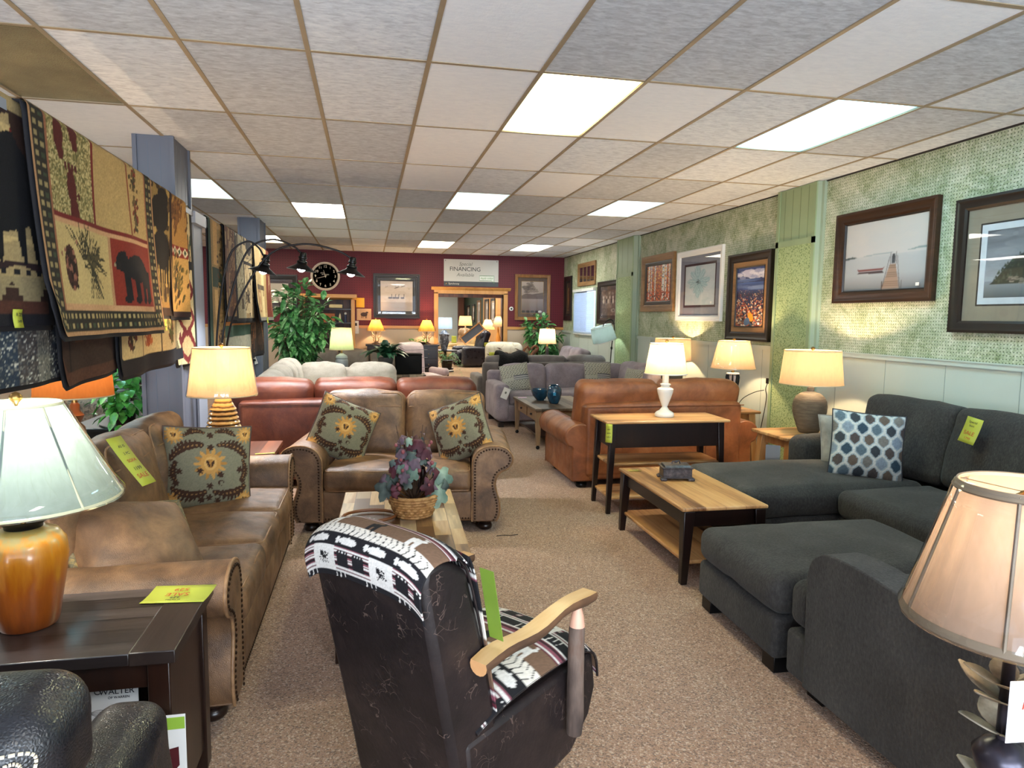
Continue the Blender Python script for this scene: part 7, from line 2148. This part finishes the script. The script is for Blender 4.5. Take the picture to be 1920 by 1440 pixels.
for (x, lab, clab) in ((1.22, 'antler lamp with laced yellow shade on the dark chest by the doorway', 'dark wooden chest of drawers left of the doorway'), (.17, 'antler lamp with laced yellow shade behind the dark drooping plant', 'dark wooden chest hidden behind the drooping plant')):
    t = thing('chest_of_drawers', clab, 'chest', (x, 14.36, 0))
    b = MB(); b.box((0, 0, .5), (.40, .42, .92)); b.build('body', m_walnut, t, bevel=.005); b = MB(); b.box((0, 0, .975), (.46, .48, .035)); b.build('top', m_walnut, t, bevel=.004)
    for k in range(4):
        b = MB(); b.box((0, -.215, .16+k*.21), (.34, .012, .18)); d_ = b.build('drawer', m_darkwood, t, bevel=.003); b = MB(); b.sphere((0, -.228, .16+k*.21), .012, 8, 6); b.build('knob', m_brass, d_)
    lamp('table_lamp', lab, (x-.02, 14.36, .992), [(.0, .20), (.012, .22)], m_bronze, (.27, .50, .185, .085), SHF, 22, col=(1, .66, .32), finial=True, extra=antler)
t = thing('trailing_vine', 'small green vine trailing over the dark chest by the doorway', 'plant', (1.10, 14.18, .993))
b = MB(); rgv = random.Random(4)
for k in range(70):
    p = (-.28+.36*rgv.random(), rgv.uniform(-.05, .1), rgv.uniform(.01, .10)); leaf(b, p, (rgv.gauss(0, 1), rgv.gauss(0, 1), rgv.gauss(.3, .5)), .06, .04, n=2)
b.build('leaves', m_fern, t); b = MB(); b.lathe([(0, 0), (.05, 0), (.06, .05), (0, .05)], n=16); b.build('pot', m_walnut, t)

# arc lamp with three heads
t = thing('arc_floor_lamp', 'black arc floor lamp with three curved arms and metal cone shades', 'floor lamp', (-1.20, 6.02, 0))
b = MB(); b.lathe([(.0, 0), (.10, 0), (.10, .03), (.02, .04)], n=32); b.build('base', m_black, t)
heads = [(.34, .05, 1.96, 2.17), (.65, .02, 1.985, 2.19), (1.06, .0, 1.955, 2.16)]
for k, (hx, hy, hz, apex) in enumerate(heads):
    b = MB(); o = -.03+.03*k
    pts = [(o, .03*k-.03, .03), (o, .03*k-.03, .7), (o-.01, .03*k-.03, 1.2+.0*k), (o+hx*.10, hy*.3, 1.66+.08*(k == 0)), (o+hx*.33, hy*.6, apex-.10), (hx*.62, hy*.8, apex+.01), (hx*.88, hy, apex-.03), (hx, hy, hz+.11)]
    b.tube(spline(pts, 8), .0085, 8); b.build('arm', m_black_rod, t, angle=70)
    m5 = TR((hx, hy, hz), (0, R_(8 if k else 14), 0))
    b = MB(); b.lathe([(.022, .12), (.028, .11), (.028, .085), (.036, .08), (.036, .07), (.028, .065), (.030, .05), (.042, .045), (.044, .032), (.038, .028), (.05, .012), (.118, -.028), (.120, -.032), (.115, -.030), (.045, .008), (.0, .010)], n=36, m=m5, cap=False); h = b.build('lamp_head', m_black, t, angle=45)
    b = MB(); b.sphere(tuple(m5 @ Vector((0, 0, -.018))), (.034, .034, .03), 14, 10); b.build('bulb', emis('bright_led_bulb', '#f2f4ff', 12), h)
    l = bpy.data.lights.new('arc_bulb', 'SPOT'); l.energy = 26; l.spot_size = R_(130); l.spot_blend = .6; l.color = (.93, .95, 1); l.shadow_soft_size = .03
    o_ = bpy.data.objects.new('arc_bulb', l); COL.objects.link(o_); o_.location = Vector((-1.20, 6.02, 0))+(m5 @ Vector((0, 0, -.06)))

# power strip on column
t = thing('power_strip', 'grey power strip with hanging plugs on the second grey column', 'power strip', (-1.60, 10.07, 1.02), rot=(0, R_(-18), 0))
b = MB(); b.box((0, 0, 0), (.045, .03, .30)); b.build('body', m_tag_w, t, bevel=.004)
b = MB()
for k in range(4): b.box((0, -.03, -.09+k*.055), (.03, .035, .03)); b.tube(spline([(0, -.05, -.09+k*.055), (-.03, -.06, -.2), (-.06-.02*k, -.05, -.4), (-.04+.03*k, -.03, -.6)], 5), .004, 5)
b.build('plugs', m_black, t)

# ================================================================ beyond the rugs
t = thing('side_table', 'dark table beyond the rugs under the orange drum lamp', 'table', (-1.93, 5.0, 0)); simple_table(t, .5, .5, .62, m_walnut, m_walnut)
lamp('table_lamp', 'orange drum lamp with turned bronze base seen under the hanging rugs', (-1.93, 5.0, .62), [(.0, 0), (.07, 0), (.075, .015), (.04, .03), (.05, .08), (.065, .13), (.055, .19), (.03, .22), (.045, .25), (.055, .27), (.03, .30), (.03, .34), (.015, .36)], plain('antique_copper', '#7d5232', .35, .5), (.40, .70, .235, .215), shade_mat('apricot_shade', '#784a26', .38, '#ffa860', .0), 24)
t = thing('recliner', 'dark brown recliner just beyond the brown sofa, its corner showing under the rugs', 'recliner', (-2.12, 4.15, 0), R_(120))
for nm, c, d in (('seat_cushion', (0, -.05, .36), (.6, .7, .3)), ('back', (0, .34, .60), (.66, .2, .56))): b = MB(); b.rbox(c, d, .08, 4, 6, (0, .02, .02), .02, 4, 2); b.build(nm, m_brown_dk, t, angle=60)
for sx in (-1, 1): b = MB(); b.rbox((sx*.38, 0, .31), (.18, .8, .56), .08, 4, 6); b.build('arm', m_brown_dk, t, angle=60)
t = thing('plant_stand', 'dark table carrying the ivy and the ribbed vase beyond the rugs', 'table', (-2.16, 6.55, 0)); simple_table(t, .62, .9, .62, m_black, m_black)
t = thing('ivy_plant', 'green ivy in a dark pot seen under the hanging rugs', 'plant', (-2.03, 6.25, .62))
b = MB(); b.lathe([(0, 0), (.07, 0), (.09, .14), (.08, .14), (0, .1)], n=20); b.build('pot', m_walnut, t)
b = MB(); rgv = random.Random(8)
for k in range(190):
    a = rgv.random()*6.28; el = rgv.uniform(-.9, 1.3); R1 = rgv.uniform(.08, .26)
    p = (R1*math.cos(a)*math.cos(el), R1*math.sin(a)*math.cos(el), .24+R1*1.25*math.sin(el)); leaf(b, p, (math.cos(a), math.sin(a), rgv.gauss(-.2, .5)), .085, .07, droop=.4, n=3)
b.build('leaves', m_fern, t)
t = thing('ribbed_vase', 'pale grey ribbed vase seen under the hanging rugs', 'vase', (-2.26, 6.80, .62))
pr = [(.0, 0), (.07, 0)]
for k in range(16): pr += [(.085+.002*k, .01+k*.024), (.079+.002*k, .022+k*.024)]
b = MB(); b.lathe(pr+[(.12, .40), (.13, .43), (.11, .40), (.09, .2), (0, .05)], n=36); b.build('vase', plain('pale_grey_glaze', '#a9b0b6', .4), t, angle=30)
m_camo = mottle('camouflage_fabric', ['#231d1a', '#4a4038', '#7a6a5a', '#3a342c'], 14, .9, .3, 90, dist=1.5)
for (x, y, rz, lab) in ((-2.65, 8.3, 60, 'nearer camouflage print recliner beyond the rugs'), (-2.75, 9.7, 60, 'farther camouflage print recliner beyond the rugs')):
    t = thing('recliner', lab, 'recliner', (x, y, 0), R_(rz))
    for nm, c, d in (('seat_cushion', (0, -.05, .40), (.56, .7, .3)), ('back', (0, .34, .72), (.62, .24, .66)), ('head_cushion', (0, .28, .98), (.52, .24, .22))): b = MB(); b.rbox(c, d, .10, 4, 6, (0, .03, .02), .02, 4, 2); b.build(nm, m_camo, t, angle=60)
    for sx in (-1, 1): b = MB(); b.rbox((sx*.38, 0, .34), (.2, .84, .62), .09, 4, 6); b.build('arm', m_camo, t, angle=60)

# ================================================================ second room
def far_recliner(label, x, y, rz, mat, s=1.0):
    t = thing('recliner', label, 'recliner', (x, y, 0), R_(rz)); t.scale = (s, s, s)
    for nm, c, d, rot in (('seat_cushion', (0, -.08, .42), (.54, .66, .2), 0), ('back', (0, .36, .80), (.58, .24, .68), -16), ('head_cushion', (0, .34, 1.00), (.5, .22, .26), -16), ('footrest', (0, -.5, .36), (.5, .2, .3), 0)):
        b = MB(); b.rbox((0, 0, 0), d, .09, 4, 6, (0, .03, .02), .02, 4, 2, m=TR(c, (R_(rot), 0, 0))); b.build(nm, mat, t, angle=60)
    for sx in (-1, 1): b = MB(); b.rbox((sx*.40, -.04, .33), (.24, .92, .60), .09, 4, 6, (0, 0, .02), .01); b.build('arm', mat, t, angle=60)
    return t
m_tanrec = mottle('tan_plush', ['#8a7248', '#a88e5e', '#bfa676'], 4, .85, .2, 90, sheen=.2)
far_recliner('black leather recliner seen through the doorway', 3.22, 21.4, -75, leather('near_black_leather', ['#17161a', '#25242a', '#34323a'], 4, .3, .1))
far_recliner('nearer tan plush recliner behind the black one in the far room', 3.25, 23.4, -70, m_tanrec)
far_recliner('farther tan plush recliner in the far room', 3.15, 25.0, -70, mottle('brown_stripe_plush', ['#6d5440', '#94785a', '#b09878'], 4, .85, .2, 90))
sale_tag('yellow tag on the nearer tan recliner in the far room', (2.86, 23.1, .80), (0, 0, R_(-40)), .20, .24)
sale_tag('yellow tag on the black recliner in the far room', (3.62, 20.9, .72), (0, 0, 0), .16, .12)
t = thing('framed_picture', 'framed picture leaning on the black recliner in the far room', 'picture', (3.16, 20.9, 1.06), rot=(R_(-10), R_(-38), 0))
frame_ring(.80, .30, .04, .03).build('frame', m_pine_x, t, angle=20); b = MB(); b.box((0, -.004, 0), (.76, .004, .26)); b.build('picture', plain('grey_print', '#5a5f66', .15), t)
def far_table(label, x, y, h=.62, r=.3, m=None):
    t = thing('round_table', label, 'table', (x, y, 0)); b = MB(); b.lathe([(.0, h-.03), (r, h-.03), (r, h), (0, h)], n=36); b.build('table_top', m or m_black, t); b = MB(); b.lathe([(.0, 0), (r*.7, 0), (r*.7, .03), (.04, .06), (.04, h-.03)], n=20); b.build('pedestal', m_black, t); return t
far_table('round black glass table just inside the far room', 2.15, 19.4, .62, .36)
lamp('table_lamp', 'blue-white drum lamp with crumpled silver base in the far room', (2.12, 19.4, .62), [(.0, 0), (.08, 0), (.10, .1), (.14, .22), (.12, .36), (.16, .45), (.06, .55), (.02, .58)], mottle('crumpled_silver', ['#1c1c20', '#5a5c62', '#b0b4ba'], 14, .3, .9, 20), (.60, .93, .23, .22), shade_mat('cold_white_shade', '#8a98a4', .38, '#cfe8ff', .0), 14, col=(.8, .9, 1), finial=False)
far_table('round table with the warm drum lamp in the far room', 3.42, 24.3, .78, .2)
lamp('table_lamp', 'warm cream drum lamp in the far room behind the recliners', (3.42, 24.3, .78), [(.0, 0), (.07, 0), (.03, .05), (.05, .2), (.03, .4), (.02, .5)], m_whitecer, (.48, .82, .25, .21), SHY, 24, finial=False)
far_table('round table under the white bell lamp in the far room', 4.05, 22.9, .74, .22)
lamp('table_lamp', 'white bell lamp in the far room right of the leaning picture', (4.0, 22.9, .74), [(.0, 0), (.07, 0), (.04, .1), (.06, .25), (.02, .4)], m_whitecer, (.42, .75, .25, .10), SHY, 30, finial=False)
lamp('table_lamp', 'orange bell lamp at the right side of the doorway view', (4.28, 22.5, .74), [(.0, 0), (.07, 0), (.08, .15), (.04, .3), (.02, .5)], plain('amber_glass', '#d08a3a', .3), (.52, .86, .2, .09), SHW, 24, finial=False)
t = thing('side_table', 'narrow table under the orange bell lamp in the far room', 'table', (4.42, 22.5, 0)); simple_table(t, .44, .44, .74, m_pine_x, m_pine)
r = Ras(30, 50, '#a8a098', .7); r.rect(.3, .1, .7, .6, '#6a5a50'); r.ell(.5, .75, .2, .1, '#c8c0b4'); r.noise(.2, 3, 2)
for k, (y, W, H, z, mt) in enumerate(((32.6, .9, .75, 1.75, m_fr_dark), (31.0, .8, .8, 1.75, m_fr_dark), (29.4, .9, 1.15, 1.72, m_fr_rustic), (27.4, .9, 1.0, 1.8, m_fr_grey), (26.0, .9, 1.0, 1.8, m_fr_grey))):
    picture('%s framed picture on the right wall of the far room' % ('rearmost', 'second rearmost', 'tall middle', 'fourth from the back,', 'nearest')[k], 4.748, y, z, W, H, [(.09, .04, mt), (.08, .0085, m_tag_w if k == 2 else plain('tan_mat', '#9a8468', .7))], r, False)
foliage = None
t = thing('potted_fern', 'bright green fern on a dark stand just inside the doorway', 'plant', (1.86, 16.4, 0))
b = MB(); b.lathe([(.0, 0), (.2, 0), (.2, .03), (.05, .06), (.05, .28), (.16, .30), (.16, .33), (0, .33)], n=28); b.build('stand', m_black, t); b = MB(); b.lathe([(0, .33), (.12, .33), (.15, .52), (0, .50)], n=24); b.build('pot', m_walnut, t)
b = MB(); rgf = random.Random(2)
for k in range(60):
    a = rgf.random()*6.28; L = rgf.uniform(.4, .6); up = rgf.uniform(.5, 1.4)
    pts = []
    for i in range(9):
        q = i/8; pts.append(Vector((math.cos(a)*L*q*.75, math.sin(a)*L*q*.75, .52+up*.62*q-.85*q*q)))
    for i in range(1, 9):
        d = pts[i]-pts[i-1]; s = d.cross(Vector((0, 0, 1))).normalized()
        for sg in (-1, 1): leaf(b, pts[i], s*sg+d*.5, .055*(1.2-i/9), .016, n=2, droop=.4)
b.build('fronds', m_fern, t, angle=80)

# text to plain meshes
dg = bpy.context.evaluated_depsgraph_get()
for o in [o for o in bpy.data.objects if o.type == 'FONT']:
    me = bpy.data.meshes.new_from_object(o.evaluated_get(dg))
    n = bpy.data.objects.new(o.name, me); COL.objects.link(n)
    n.parent = o.parent; n.location = o.location; n.rotation_euler = o.rotation_euler; n.scale = o.scale
    nm = o.name; bpy.data.objects.remove(o); n.name = nm
